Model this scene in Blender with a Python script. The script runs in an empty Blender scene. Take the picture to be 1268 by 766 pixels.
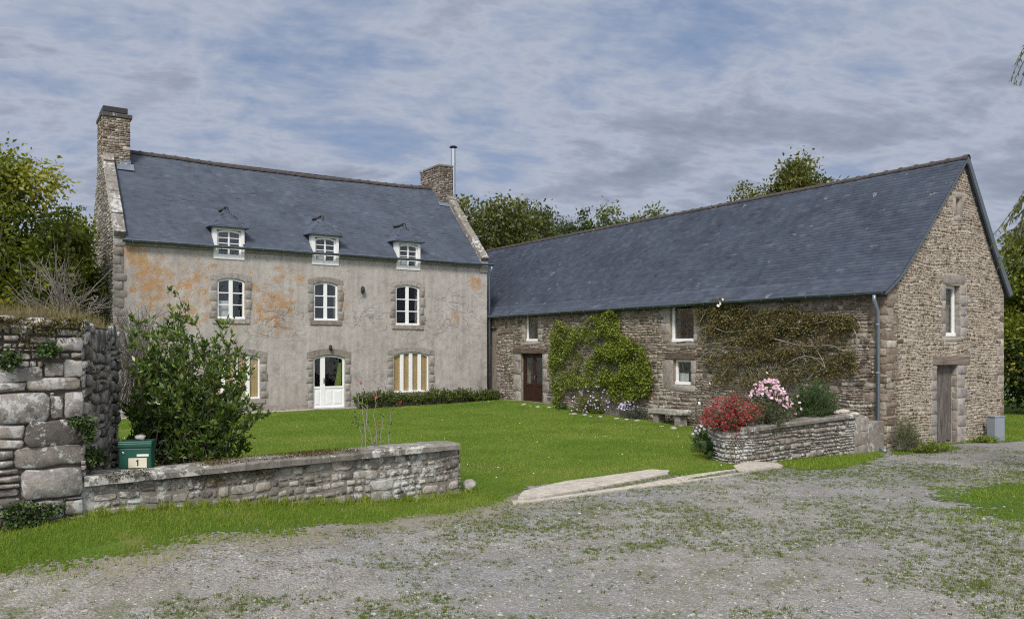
import bpy, math, random
import numpy as np
from mathutils import Vector, Matrix, noise as mnoise

# ---------------------------------------------------------------- camera, world, sun, exposure
S = bpy.context.scene
COL = S.collection
F_PX, CX, HY, CH = 995.0, 634.0, 432.0, 2.3      # measured from the photograph (1268 px wide)
cam = bpy.data.cameras.new('camera')
cam.sensor_width = 36.0
cam.lens = 36.0 * F_PX / 1268.0
cam.shift_y = (HY - 383.0) / 1268.0
cam.clip_start = 0.1
cam.clip_end = 4000
camo = bpy.data.objects.new('camera', cam)
COL.objects.link(camo)
camo.location = (0, 0, CH)
camo.rotation_euler = (math.radians(90), 0, 0)
S.camera = camo

SUN_EL, SUN_AZ = math.radians(46), math.radians(190)      # azimuth clockwise from +Y: behind the camera
SD = Vector((math.sin(SUN_AZ) * math.cos(SUN_EL), math.cos(SUN_AZ) * math.cos(SUN_EL), math.sin(SUN_EL)))
S.view_settings.view_transform = 'Standard'
S.view_settings.look = 'None'
S.view_settings.gamma = 1.0
S.view_settings.exposure = 0.5
S.cycles.use_denoising = False
S.cycles.filter_width = 1.15
sl = bpy.data.lights.new('sun', 'SUN')
sl.energy = 2.3
sl.angle = math.radians(12)
sl.color = (1.0, 0.95, 0.88)
so = bpy.data.objects.new('sun', sl)
COL.objects.link(so)
so.rotation_euler = (-SD).to_track_quat('-Z', 'Y').to_euler()
so.location = (0, -10, 30)


class NT:
    """tiny helper for node trees"""
    def __init__(s, nt):
        s.nt = nt

    def n(s, typ, ins=None, **kw):
        nd = s.nt.nodes.new(typ)
        for k, v in kw.items():
            setattr(nd, k, v)
        for k, v in (ins or {}).items():
            s.set(nd.inputs[k], v)
        return nd

    def set(s, inp, v):
        if hasattr(v, 'is_output'):
            s.nt.links.new(v, inp)
        else:
            if isinstance(v, (tuple, list)) and len(v) == 3 and inp.type == 'RGBA':
                v = (*v, 1)
            inp.default_value = v

    def noise(s, vec, scale, detail=4, rough=0.55, dist=0.0):
        return s.n('ShaderNodeTexNoise', {'Vector': vec, 'Scale': scale, 'Detail': detail, 'Roughness': rough, 'Distortion': dist}).outputs['Fac']

    def math(s, op, a, b=0.0, clamp=False):
        nd = s.nt.nodes.new('ShaderNodeMath')
        nd.operation = op
        nd.use_clamp = clamp
        s.set(nd.inputs[0], a)
        s.set(nd.inputs[1], b)
        return nd.outputs[0]

    def step(s, v, a, b, lo=0.0, hi=1.0):
        nd = s.n('ShaderNodeMapRange', {'Value': v, 'From Min': a, 'From Max': b, 'To Min': lo, 'To Max': hi})
        nd.interpolation_type = 'SMOOTHSTEP'
        return nd.outputs[0]

    def mix(s, f, a, b, mode='MIX'):
        nd = s.nt.nodes.new('ShaderNodeMix')
        nd.data_type = 'RGBA'
        nd.blend_type = mode
        s.set(nd.inputs['Factor'], f)
        s.set(nd.inputs[6], a)
        s.set(nd.inputs[7], b)
        return nd.outputs[2]

    def ramp(s, f, stops, interp='LINEAR'):
        nd = s.nt.nodes.new('ShaderNodeValToRGB')
        nd.color_ramp.interpolation = interp
        el = nd.color_ramp.elements
        while len(el) > 1:
            el.remove(el[-1])
        el[0].position = stops[0][0]
        el[0].color = (*stops[0][1], 1)
        for p, c in stops[1:]:
            e = el.new(p)
            e.color = (*c, 1)
        s.set(nd.inputs[0], f)
        return nd.outputs[0]

    def mapping(s, vec, scale=(1, 1, 1), loc=(0, 0, 0), rot=(0, 0, 0)):
        return s.n('ShaderNodeMapping', {'Vector': vec, 'Scale': scale, 'Location': loc, 'Rotation': rot}).outputs[0]

    def bump(s, h, dist=0.01, strength=1.0, normal=None):
        ins = {'Height': h, 'Distance': dist, 'Strength': strength}
        if normal is not None:
            ins['Normal'] = normal
        return s.n('ShaderNodeBump', ins).outputs[0]


# world: Nishita sky under a broken layer of cloud, laid out by direction
W = bpy.data.worlds.new('World')
S.world = W
W.use_nodes = True
W.node_tree.nodes.clear()
w = NT(W.node_tree)
sky = w.n('ShaderNodeTexSky', sky_type='NISHITA')
sky.sun_disc = False
sky.sun_elevation = SUN_EL
sky.sun_rotation = SUN_AZ
sky.air_density = 1.0
sky.dust_density = 1.2
geo = w.n('ShaderNodeTexCoord').outputs['Generated']
sep = w.n('ShaderNodeSeparateXYZ', {'Vector': geo})
zc = w.math('ADD', w.math('MAXIMUM', sep.outputs[2], 0.0), 0.22)
cv = w.n('ShaderNodeCombineXYZ', {'X': w.math('DIVIDE', sep.outputs[0], zc), 'Y': w.math('DIVIDE', sep.outputs[1], zc), 'Z': 0.0}).outputs[0]
cvr = w.mapping(cv, rot=(0, 0, math.radians(-22)), scale=(1.0, 1.25, 1.0))
n1 = w.noise(cvr, 1.0, 6, 0.55, 0.3)
n2 = w.noise(w.mapping(cvr, loc=(7.3, 2.1, 3)), 3.2, 7, 0.6, 0.3)
n3 = w.noise(w.mapping(cvr, loc=(1.7, 9.1, 5), scale=(0.8, 1.5, 1)), 13.0, 5, 0.6, 0.2)
dens = w.math('ADD', w.math('MULTIPLY', n1, 0.5), w.math('ADD', w.math('MULTIPLY', n2, 0.40), w.math('MULTIPLY', n3, 0.10)))
cover = w.step(dens, 0.335, 0.475)
shade = w.step(dens, 0.42, 0.64)
# the deck is denser overhead and thins near the right-hand horizon
ccol = w.ramp(shade, [(0.0, (2.9, 3.45, 4.7)), (0.28, (4.0, 4.4, 5.3)), (0.55, (3.15, 3.5, 4.4)), (1.0, (2.15, 2.5, 3.3))])
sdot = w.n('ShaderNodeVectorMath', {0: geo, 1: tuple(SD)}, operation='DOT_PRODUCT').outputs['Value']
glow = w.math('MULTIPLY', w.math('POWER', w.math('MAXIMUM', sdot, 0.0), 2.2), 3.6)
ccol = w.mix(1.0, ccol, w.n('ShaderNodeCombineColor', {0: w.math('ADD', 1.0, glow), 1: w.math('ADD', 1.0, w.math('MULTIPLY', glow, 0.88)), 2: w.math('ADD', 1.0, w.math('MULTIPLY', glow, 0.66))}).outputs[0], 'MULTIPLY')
blue = w.mix(0.55, sky.outputs[0], (1.15, 2.05, 3.9))
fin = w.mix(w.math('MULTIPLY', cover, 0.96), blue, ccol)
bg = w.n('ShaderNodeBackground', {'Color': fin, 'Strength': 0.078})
wo = w.n('ShaderNodeOutputWorld', {'Surface': bg.outputs[0]})

# ---------------------------------------------------------------- geometry helpers
RNG = np.random.default_rng(11)
R = random.Random(5)
TH = math.atan2(0.549, 0.836)
cT, sT = math.cos(TH), math.sin(TH)
HOUSE_O = (-7.0, 30.7)
BARN_O = (9.14, 19.6)


def sstep(t):
    t = np.clip(t, 0, 1)
    return t * t * (3 - 2 * t)


def ground_z(x, y):
    x = np.asarray(x, float); y = np.asarray(y, float)
    bank = 0.37 * sstep((-x - 0.8) / 4.2) * sstep((y - 6.6) / 2.6) * (1 - sstep((y - 12.5) / 4))
    dip = -0.17 * sstep((x - 2.5) / 6) * sstep((y - 13) / 6)
    rise = 0.19 * np.exp(-((x - 0.6) ** 2 + (y - 32.3) ** 2) / 9.0)
    wob = 0.012 * np.sin(x * 1.3 + 0.6 * y) + 0.012 * np.sin(y * 1.1 - x * 0.7 + 1)
    return bank + dip + rise + wob


def at(px, py, Y):
    return np.array([(px - CX) / F_PX * Y, Y, CH - (py - HY) / F_PX * Y])


def gp(px, py):
    z = 0.0
    for _ in range(8):
        Y = F_PX * (CH - z) / (py - HY)
        x = (px - CX) / F_PX * Y
        z = float(ground_z(x, Y))
    return (x, Y)


def on_plane(O, d, px, py):
    r = (px - CX) / F_PX
    t = (r * O[1] - O[0]) / (d[0] - r * d[1])
    Y = O[1] + t * d[1]
    return t, CH - (py - HY) / F_PX * Y


def HP(px, py):
    return on_plane(HOUSE_O, (cT, sT), px, py)


def BP(px, py):            # barn front: returns u = -local y
    t, z = on_plane(BARN_O, (-sT, cT), px, py)
    return -t, z


def barn_local(x, y):
    dx, dy = x - BARN_O[0], y - BARN_O[1]
    return dx * cT + dy * sT, -dx * sT + dy * cT


def barn_world(lx, ly):
    return BARN_O[0] + lx * cT - ly * sT, BARN_O[1] + lx * sT + ly * cT


def house_world(lx, ly):
    return HOUSE_O[0] + lx * cT - ly * sT, HOUSE_O[1] + lx * sT + ly * cT


def inpoly(x, y, poly):
    x = np.asarray(x); y = np.asarray(y)
    c = np.zeros(x.shape, bool)
    n = len(poly)
    j = n - 1
    for i in range(n):
        xi, yi = poly[i]; xj, yj = poly[j]
        m = ((yi > y) != (yj > y)) & (x < (xj - xi) * (y - yi) / ((yj - yi) or 1e-9) + xi)
        c ^= m
        j = i
    return c


def wob(x, y, k=1.0, seed=0.0):
    """cheap smooth noise in about -1..1"""
    return (np.sin(x * 1.7 * k + seed + 1.3 * np.sin(y * 0.9 * k + seed * 2)) + np.sin(y * 2.3 * k - seed + 1.1 * np.sin(x * 1.1 * k + 2 + seed))
            + 0.5 * np.sin(x * 5.1 * k + y * 3.7 * k + seed * 3)) / 2.5


def blob(x, y, k=1.0, seed=0):
    """value-noise like patches from several sines, -1..1"""
    v = 0
    r = np.random.default_rng(seed)
    for i in range(9):
        a = r.uniform(0, 2 * math.pi)
        f = k * r.uniform(0.5, 2.4)
        v = v + np.sin((x * math.cos(a) + y * math.sin(a)) * f + r.uniform(0, 6.28) + 0.8 * np.sin((x * math.sin(a) - y * math.cos(a)) * f * 0.6))
    return v / 4.0


def link(name, me, mat, parent=None, smooth=False, label=None, cat=None, group=None, kind=None):
    o = bpy.data.objects.new(name, me)
    COL.objects.link(o)
    if mat is not None:
        me.materials.append(mat)
    if parent is not None:
        o.parent = parent
    if smooth:
        me.polygons.foreach_set('use_smooth', [True] * len(me.polygons))
    tag(o, label, cat, group, kind)
    return o


def tag(o, label=None, cat=None, group=None, kind=None):
    if label: o['label'] = label
    if cat: o['category'] = cat
    if group: o['group'] = group
    if kind: o['kind'] = kind
    return o


def empty(name, label, cat, loc=(0, 0, 0), rz=0.0, group=None):
    o = bpy.data.objects.new(name, None)
    COL.objects.link(o)
    o.location = loc
    o.rotation_euler = (0, 0, rz)
    o.empty_display_size = 0.2
    return tag(o, label, cat, group)


def npmesh(name, V, faces, tint=None):
    """V (n,3); faces: list of int arrays (m,k)"""
    me = bpy.data.meshes.new(name)
    V = np.asarray(V, np.float32)
    me.vertices.add(len(V))
    me.vertices.foreach_set('co', V.ravel())
    faces = [np.asarray(f, np.int32) for f in faces if len(f)]
    tot = np.concatenate([np.full(len(f), f.shape[1], np.int32) for f in faces])
    loops = np.concatenate([f.ravel() for f in faces])
    me.loops.add(len(loops))
    me.loops.foreach_set('vertex_index', loops)
    me.polygons.add(len(tot))
    st = np.zeros(len(tot), np.int32)
    st[1:] = np.cumsum(tot)[:-1]
    me.polygons.foreach_set('loop_start', st)
    me.polygons.foreach_set('loop_total', tot)
    if tint is not None:
        a = me.attributes.new('tint', 'FLOAT_COLOR', 'POINT')
        c = np.ones((len(V), 4), np.float32)
        c[:, :tint.shape[1]] = tint
        a.data.foreach_set('color', c.ravel())
    me.update(calc_edges=True)
    me.validate()
    return me


ID = lambda u, d, z: (u, d, z)
TBF = lambda u, d, z: (d, -u, z)          # barn front: u runs along -y, depth along +x


class MB:
    def __init__(s, T=ID):
        s.v = []; s.f = []; s.T = T

    def add(s, pts, faces):
        b = len(s.v)
        s.v += [s.T(*p) for p in pts]
        s.f += [tuple(b + i for i in f) for f in faces]

    def box(s, x0, x1, y0, y1, z0, z1):
        s.add([(x0, y0, z0), (x1, y0, z0), (x1, y1, z0), (x0, y1, z0), (x0, y0, z1), (x1, y0, z1), (x1, y1, z1), (x0, y1, z1)],
              [(0, 3, 2, 1), (4, 5, 6, 7), (0, 1, 5, 4), (1, 2, 6, 5), (2, 3, 7, 6), (3, 0, 4, 7)])

    def prism(s, poly, y0, y1):
        """poly: (x,z) counter-clockwise seen from -y, extruded along y"""
        n = len(poly)
        s.add([(p[0], y0, p[1]) for p in poly] + [(p[0], y1, p[1]) for p in poly],
              [tuple(range(n)), tuple(range(2 * n - 1, n - 1, -1))] + [(i, i + n, (i + 1) % n + n, (i + 1) % n) for i in range(n)])

    def strip(s, pa, pb, y0, y1):
        """solid between two matching (x,z) polylines"""
        n = len(pa)
        P = [(p[0], y0, p[1]) for p in pa] + [(p[0], y0, p[1]) for p in pb] + [(p[0], y1, p[1]) for p in pa] + [(p[0], y1, p[1]) for p in pb]
        f = []
        for i in range(n - 1):
            f += [(i, i + 1, n + i + 1, n + i), (2 * n + i, 3 * n + i, 3 * n + i + 1, 2 * n + i + 1),
                  (i, 2 * n + i, 2 * n + i + 1, i + 1), (n + i, n + i + 1, 3 * n + i + 1, 3 * n + i)]
        f += [(0, n, 3 * n, 2 * n), (n - 1, 3 * n - 1, 4 * n - 1, 2 * n - 1)]
        s.add(P, f)

    def tube(s, path, r, n=8, cap=True):
        path = [Vector(p) for p in path]
        k = len(path)
        rr = r if hasattr(r, '__len__') else [r] * k
        pts = []
        up = Vector((0.13, 0.21, 1)).normalized()
        for i, p in enumerate(path):
            d = (path[min(i + 1, k - 1)] - path[max(i - 1, 0)])
            if d.length < 1e-7: d = Vector((0, 0, 1))
            d.normalize()
            a = d.cross(up)
            if a.length < 0.1: a = d.cross(Vector((1, 0.2, 0)))
            a.normalize()
            b = d.cross(a)
            for j in range(n):
                t = 2 * math.pi * j / n
                pts.append(tuple(p + (a * math.cos(t) + b * math.sin(t)) * rr[i]))
        f = []
        for i in range(k - 1):
            for j in range(n):
                f.append((i * n + j, i * n + (j + 1) % n, (i + 1) * n + (j + 1) % n, (i + 1) * n + j))
        if cap:
            f += [tuple(range(n))[::-1], tuple((k - 1) * n + j for j in range(n))]
        s.add(pts, f)

    def lathe(s, c, prof, n=20):
        pts = []
        for r, z in prof:
            for j in range(n):
                t = 2 * math.pi * j / n
                pts.append((c[0] + r * math.cos(t), c[1] + r * math.sin(t), c[2] + z))
        f = []
        for i in range(len(prof) - 1):
            for j in range(n):
                f.append((i * n + j, i * n + (j + 1) % n, (i + 1) * n + (j + 1) % n, (i + 1) * n + j))
        f += [tuple(range(n))[::-1], tuple((len(prof) - 1) * n + j for j in range(n))]
        s.add(pts, f)

    def build(s, name, mat, parent=None, smooth=False, bevel=0.0, tint=None, **kw):
        me = bpy.data.meshes.new(name)
        me.from_pydata(s.v, [], s.f)
        me.update()
        o = link(name, me, mat, parent, smooth, **kw)
        if tint is not None:
            a = me.attributes.new('tint', 'FLOAT_COLOR', 'POINT')
            a.data.foreach_set('color', np.tile(np.array([*tint, 1], np.float32), len(s.v)))
        if bevel:
            b = o.modifiers.new('bevel', 'BEVEL')
            b.width = bevel
            b.segments = 2
            b.limit_method = 'ANGLE'
            b.angle_limit = math.radians(40)
        return o


# ---- stones -------------------------------------------------------------------------------------
BASE = np.array([(-.8, -1), (-.27, -1), (.27, -1), (.8, -1), (1, -.55), (1, .55), (.8, 1), (.27, 1), (-.27, 1), (-.8, 1), (-1, .55), (-1, -.55)], float)


def stone_verts(rects, rng, depth=(0.01, 0.035), inset=0.012, jit=0.07, bump=0.006, warp=None, back=0.02, sq=0.8):
    """rects (n,4) u0,u1,v0,v1 -> V (n*37,3) in (u,d,v), faces, tint"""
    r = np.asarray(rects, float)
    n = len(r)
    c = np.stack([(r[:, 0] + r[:, 1]) / 2, (r[:, 2] + r[:, 3]) / 2], 1)
    h = np.stack([(r[:, 1] - r[:, 0]) / 2, (r[:, 3] - r[:, 2]) / 2], 1)
    bs = BASE.copy()
    bs[np.abs(bs) == 0.8] *= sq / 0.8
    bs[np.abs(bs) == 0.55] *= sq / 0.8
    out = bs[None] + rng.normal(0, jit, (n, 12, 2)) * np.array([0.6, 1.0])
    rot = rng.normal(0, 0.03, n)
    pts = out * h[:, None]
    ca, sa = np.cos(rot)[:, None], np.sin(rot)[:, None]
    pts = np.stack([pts[..., 0] * ca - pts[..., 1] * sa, pts[..., 0] * sa + pts[..., 1] * ca], 2)
    hm = h.min(1)
    dep = rng.uniform(*depth, n)
    tilt = rng.normal(0, 0.05, (n, 2))
    V = np.zeros((n, 37, 3))
    ins = np.minimum(inset, hm * 0.45)
    for k, (sc, dd) in enumerate([(0.0, None), (0.35, 0.55), (1.0, 0.95)]):
        s = 1 - (ins * sc)[:, None, None] / np.maximum(h, 1e-4)[:, None, :]
        q = pts * s
        V[:, k * 12:(k + 1) * 12, 0] = q[..., 0]
        V[:, k * 12:(k + 1) * 12, 2] = q[..., 1]
        if dd is None:
            V[:, k * 12:(k + 1) * 12, 1] = back
        else:
            V[:, k * 12:(k + 1) * 12, 1] = -(dep * dd)[:, None] + rng.normal(0, bump * (0.35 if k == 1 else 0.6), (n, 12)) + (q * tilt[:, None]).sum(2) * 0.5
    V[:, 36, 1] = -dep + rng.normal(0, bump, n)
    V[:, 36, 0] = rng.normal(0, 0.15, n) * h[:, 0]
    V[..., 0] += c[:, None, 0]
    V[..., 2] += c[:, None, 1]
    if warp:
        du, dv = warp(V[..., 0], V[..., 2])
        V[..., 0] += du
        V[..., 2] += dv
    off = (np.arange(n) * 37)[:, None, None]
    q = []
    for k in range(2):
        for j in range(12):
            q.append((k * 12 + j, k * 12 + (j + 1) % 12, (k + 1) * 12 + (j + 1) % 12, (k + 1) * 12 + j))
    t = [(24 + j, 24 + (j + 1) % 12, 36) for j in range(12)]
    Q = (np.array(q)[None] + off).reshape(-1, 4)
    Tq = (np.array(t)[None] + off).reshape(-1, 3)
    tint = np.repeat(rng.uniform(0, 1, (n, 3)), 37, axis=0)
    return V.reshape(-1, 3), [Q, Tq], tint


def rubble(u0, u1, v0, v1, rng, hr=(0.06, 0.16), asp=(1.3, 4.0), holes=(), gap=0.012, keep=None, split=0.25):
    """irregular rubble: ragged lifts of stone, each cut up at random; HOLES (u0,u1,v0,v1) stay free"""
    out = []

    def emit(p, q, r_, s_):
        for (ha, hb, hc, hd) in holes:
            if p < hb and q > ha and r_ < hd and s_ > hc:
                cuts = [(p, min(q, ha), r_, s_), (max(p, hb), q, r_, s_), (p, q, r_, min(s_, hc)), (p, q, max(r_, hd), s_)]
                p, q, r_, s_ = max(cuts, key=lambda c: max(0, c[1] - c[0]) * max(0, c[3] - c[2]))
                if q - p < 0.035 or s_ - r_ < 0.025:
                    return
        if q - p > 0.03 and s_ - r_ > 0.02 and (keep is None or keep((p + q) / 2, (r_ + s_) / 2)):
            g = gap * rng.uniform(0.4, 1.3)
            out.append((p + g / 2, q - g / 2, r_ + g / 2, s_ - g / 2))

    def cut(p, q, r_, s_, hm):
        h, w_ = s_ - r_, q - p
        if h > hm:
            n = 2 if h < 2.6 * hm else 3
            e = [r_] + sorted(r_ + h * (i + rng.uniform(-0.28, 0.28)) / n for i in range(1, n)) + [s_]
            for a, b in zip(e, e[1:]):
                cut(p, q, a, b, rng.uniform(*hr))
        elif w_ > h * rng.uniform(*asp):
            m = p + w_ * rng.uniform(0.3, 0.7)
            for a, b in ((p, m), (m, q)):
                j = rng.uniform(-0.12, 0.12) * h
                cut(a, b, r_ + max(0, j), s_ + min(0, j), hm * rng.uniform(0.8, 1.25))
        else:
            emit(p, q, r_, s_)

    v = v0
    while v < v1 - 0.02:
        H = min(rng.uniform(0.28, 0.55), v1 - v)
        if v1 - v - H < 0.1: H = v1 - v
        u = u0
        while u < u1 - 1e-6:
            w_ = rng.uniform(0.35, 1.1)
            if u1 - u - w_ < 0.15: w_ = u1 - u
            cut(u, u + w_, v, v + H, rng.uniform(*hr))
            u += w_
        v += H
    return out


def stone_obj(name, rects, mat, parent, T, rng, flat=False, **kw):
    V, Fs, tint = stone_verts(rects, rng, **kw)
    P = np.array(T(V[:, 0], V[:, 1], V[:, 2])).T
    me = npmesh(name, P, Fs, tint)
    return link(name, me, mat, parent, smooth=not flat)


def wall_solid(mb, u0, u1, zb, top, holes, th):
    """wall panel with rectangular HOLES; top: polyline [(u,z)...] ; front at depth 0, back at depth th"""
    cuts = sorted(set([u0, u1] + [h[0] for h in holes] + [h[1] for h in holes] + [p[0] for p in top if u0 < p[0] < u1]))
    tz = lambda u: float(np.interp(u, [p[0] for p in top], [p[1] for p in top]))
    for a, b in zip(cuts, cuts[1:]):
        m = (a + b) / 2
        hs = sorted([h for h in holes if h[0] < m < h[1]], key=lambda h: h[2])
        z = zb
        segs = []
        for h in hs:
            segs.append((z, z, h[2], h[2]))
            z = h[3]
        segs.append((z, z, tz(a), tz(b)))
        for (la, lb, ta, tb) in segs:
            if ta - la < 1e-4 and tb - lb < 1e-4: continue
            mb.add([(a, 0, la), (b, 0, lb), (b, 0, tb), (a, 0, ta), (a, th, la), (b, th, lb), (b, th, tb), (a, th, ta)],
                   [(0, 1, 2, 3), (5, 4, 7, 6), (3, 2, 6, 7), (0, 4, 5, 1)])
    for x, sgn in ((u0, 1), (u1, -1)):
        q = [(x, 0, zb), (x, 0, tz(x)), (x, th, tz(x)), (x, th, zb)]
        mb.add(q, [(0, 1, 2, 3)])
    for (a, b, c, d) in holes:
        mb.add([(a, 0, c), (a, th, c), (a, th, d), (a, 0, d)], [(0, 1, 2, 3)])
        mb.add([(b, 0, c), (b, 0, d), (b, th, d), (b, th, c)], [(0, 1, 2, 3)])


def slates(profile, ux0, ux1, T, rng, expo=0.115, wd=0.2, thick=0.007, keep=None, lift0=0.013, tsd=0.12):
    """PROFILE: polyline of (d,z) from eave to ridge; rows of slates across u"""
    P = np.array(profile, float)
    seg = np.hypot(*np.diff(P, axis=0).T)
    L = np.concatenate([[0], np.cumsum(seg)])
    pos = lambda s: np.array([np.interp(s, L, P[:, 0]), np.interp(s, L, P[:, 1])])
    V = []; tints = []
    s = -0.01
    k = 0
    while s < L[-1] - 0.03:
        e = min(s + expo * 1.9, L[-1])
        p0, p1 = pos(max(s, 0)), pos(e)
        d = p1 - p0
        d /= np.hypot(*d) + 1e-9
        if s < 0: p0 = p0 + d * s
        nrm = np.array([-d[1], d[0]])
        u = ux0 - rng.uniform(0, wd)
        while u < ux1:
            w_ = wd * rng.uniform(0.85, 1.15)
            a, b = max(u, ux0), min(u + w_, ux1)
            if b - a > 0.02 and (keep is None or keep((a + b) / 2, (p0[1] + p1[1]) / 2)):
                j = rng.normal(0, 0.0025)
                lift = lift0 + (0.006 * rng.uniform() if rng.uniform() < 0.06 else 0.0)
                q0 = p0 + d * j
                for (uu) in (a, b):
                    for base, li in ((q0, lift + thick), (q0, lift), (p1, 0.004 + thick)):
                        pt = base + nrm * li
                        V.append((uu, pt[0], pt[1]))
                t = rng.uniform(0, 1, 3)
                t[0] = np.clip(0.5 + rng.normal(0, tsd) + (0.4 if t[2] > 0.985 else (-0.5 if t[2] < 0.02 else 0)), 0, 1)
                tints += [t] * 6
            u += w_
        s += expo
        k += 1
    V = np.array(V)
    n = len(V) // 6
    off = (np.arange(n) * 6)[:, None, None]
    # 0:lo-top a 1:lo-bot a 2:up a ; 3,4,5 for b
    Q = (np.array([(0, 3, 5, 2), (1, 4, 3, 0)])[None] + off).reshape(-1, 4)
    PP = np.array(T(V[:, 0], V[:, 1], V[:, 2])).T
    return npmesh('slates', PP, [Q], np.array(tints))


def unit(v):
    return v / (np.linalg.norm(v, axis=-1, keepdims=True) + 1e-9)


def leaf_mesh(name, P, D, L, Wd, rng, mat, parent=None, tint=None, **kw):
    """P (n,3) leaf base points, D (n,3) directions, L length (n or scalar), Wd width ratio"""
    n = len(P)
    L = np.broadcast_to(np.asarray(L, float), (n,)).reshape(n, 1)
    D = unit(D)
    side = unit(np.cross(D, rng.normal(0, 1, (n, 3))))
    up = np.cross(side, D)
    A = P
    B = P + D * L * 0.45 + side * L * Wd * 0.5 + up * L * 0.05
    C = P + D * L - up * L * 0.08
    E = P + D * L * 0.45 - side * L * Wd * 0.5 + up * L * 0.05
    V = np.stack([A, B, C, E], 1).reshape(-1, 3)
    F = np.arange(4 * n).reshape(n, 4)
    if tint is None:
        tint = rng.uniform(0, 1, (n, 3))
    me = npmesh(name, V, [F], np.repeat(tint, 4, axis=0))
    return link(name, me, mat, parent, **kw)


# ---------------------------------------------------------------- materials
def new_mat(name):
    m = bpy.data.materials.new(name)
    m.use_nodes = True
    nt = NT(m.node_tree)
    b = m.node_tree.nodes['Principled BSDF']
    return m, nt, b


def obj_co(nt):
    return nt.n('ShaderNodeTexCoord').outputs['Object']


def tint_of(nt, ch=0):
    a = nt.n('ShaderNodeAttribute', attribute_name='tint')
    s_ = nt.n('ShaderNodeSeparateColor', {0: a.outputs['Color']})
    return s_.outputs[ch]


def stone_mat(name, stops, lichen=0.3, lich_col=(0.50, 0.50, 0.47), lscale=7.0, moss=0.0, dark=0.3, orange=0.0, rough=0.9, bs=0.006, moss_col=(0.085, 0.075, 0.022)):
    m, nt, b = new_mat(name)
    co = obj_co(nt)
    c = nt.ramp(tint_of(nt, 0), stops)
    v = nt.noise(co, 9.0, 5, 0.65)
    c = nt.mix(1.0, c, nt.ramp(v, [(0.25, (0.62, 0.62, 0.62)), (0.5, (1, 1, 1)), (0.78, (1.35, 1.32, 1.28))]), 'MULTIPLY')
    f = nt.noise(co, 60.0, 3, 0.7)
    c = nt.mix(1.0, c, nt.ramp(f, [(0.3, (0.75, 0.75, 0.75)), (0.7, (1.25, 1.25, 1.25))]), 'MULTIPLY')
    dk = nt.step(nt.noise(nt.mapping(co, loc=(3, 1, 8)), 3.2, 6, 0.7), 0.52, 0.7)
    c = nt.mix(nt.math('MULTIPLY', dk, dark), c, (0.045, 0.04, 0.035))
    if orange:
        og = nt.step(nt.noise(nt.mapping(co, loc=(13, 4, 2)), 5.0, 5, 0.75), 0.63, 0.68)
        c = nt.mix(nt.math('MULTIPLY', og, orange), c, (0.38, 0.17, 0.03))
    if lichen:
        a = nt.noise(nt.mapping(co, loc=(5, 9, 1)), lscale, 7, 0.72)
        big = nt.noise(nt.mapping(co, loc=(1, 4, 6)), 0.9, 3, 0.5)
        th = nt.math('ADD', a, nt.math('MULTIPLY', nt.math('SUBTRACT', big, 0.5), 0.5))
        lo = 0.72 - 0.25 * lichen
        c = nt.mix(nt.math('MULTIPLY', nt.step(th, lo, lo + 0.05), 0.85), c, lich_col)
    if moss:
        g = nt.noise(nt.mapping(co, loc=(2, 2, 7)), 2.2, 6, 0.7)
        lo = 0.75 - 0.3 * moss
        c = nt.mix(nt.step(g, lo, lo + 0.08), c, nt.mix(f, moss_col, (0.05, 0.04, 0.015)))
    nt.set(b.inputs['Base Color'], c)
    b.inputs['Roughness'].default_value = rough
    b.inputs['Specular IOR Level'].default_value = 0.25
    h = nt.math('ADD', nt.math('MULTIPLY', nt.noise(co, 26.0, 5, 0.7), 1.0), nt.math('MULTIPLY', nt.noise(co, 110.0, 3, 0.7), 0.35))
    nt.set(b.inputs['Normal'], nt.bump(h, bs, 1.0))
    return m


def plain_mat(name, col, rough=0.6, metal=0.0, var=0.12, scale=6.0, bump=0.0, bscale=60.0, spec=0.5, dirt=0.0):
    m, nt, b = new_mat(name)
    co = obj_co(nt)
    v = nt.noise(co, scale, 5, 0.6)
    c = nt.mix(v, tuple(x * (1 - var) for x in col), tuple(min(1, x * (1 + var)) for x in col))
    if dirt:
        d = nt.step(nt.noise(nt.mapping(co, loc=(3, 3, 3)), scale * 1.7, 6, 0.75), 0.5, 0.72)
        c = nt.mix(nt.math('MULTIPLY', d, dirt), c, tuple(x * 0.35 for x in col))
    nt.set(b.inputs['Base Color'], c)
    b.inputs['Roughness'].default_value = rough
    b.inputs['Metallic'].default_value = metal
    b.inputs['Specular IOR Level'].default_value = spec
    if bump:
        nt.set(b.inputs['Normal'], nt.bump(nt.noise(co, bscale, 4, 0.7), bump, 1.0))
    return m


def leaf_mat(name, stops, trans=0.3, rough=0.5, spec=0.4):
    m, nt, b = new_mat(name)
    c = nt.ramp(tint_of(nt, 0), stops)
    k = nt.ramp(tint_of(nt, 1), [(0, (0.72, 0.72, 0.72)), (1, (1.25, 1.25, 1.25))])
    c = nt.mix(1.0, c, k, 'MULTIPLY')
    nt.set(b.inputs['Base Color'], c)
    b.inputs['Roughness'].default_value = rough
    b.inputs['Specular IOR Level'].default_value = spec
    if trans:
        t = nt.n('ShaderNodeBsdfTranslucent', {'Color': nt.mix(1.0, c, (1.25, 1.3, 0.6), 'MULTIPLY')})
        mx = nt.n('ShaderNodeMixShader', {0: trans, 1: b.outputs[0], 2: t.outputs[0]})
        nt.nt.links.new(mx.outputs[0], nt.nt.nodes['Material Output'].inputs['Surface'])
    return m


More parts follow.
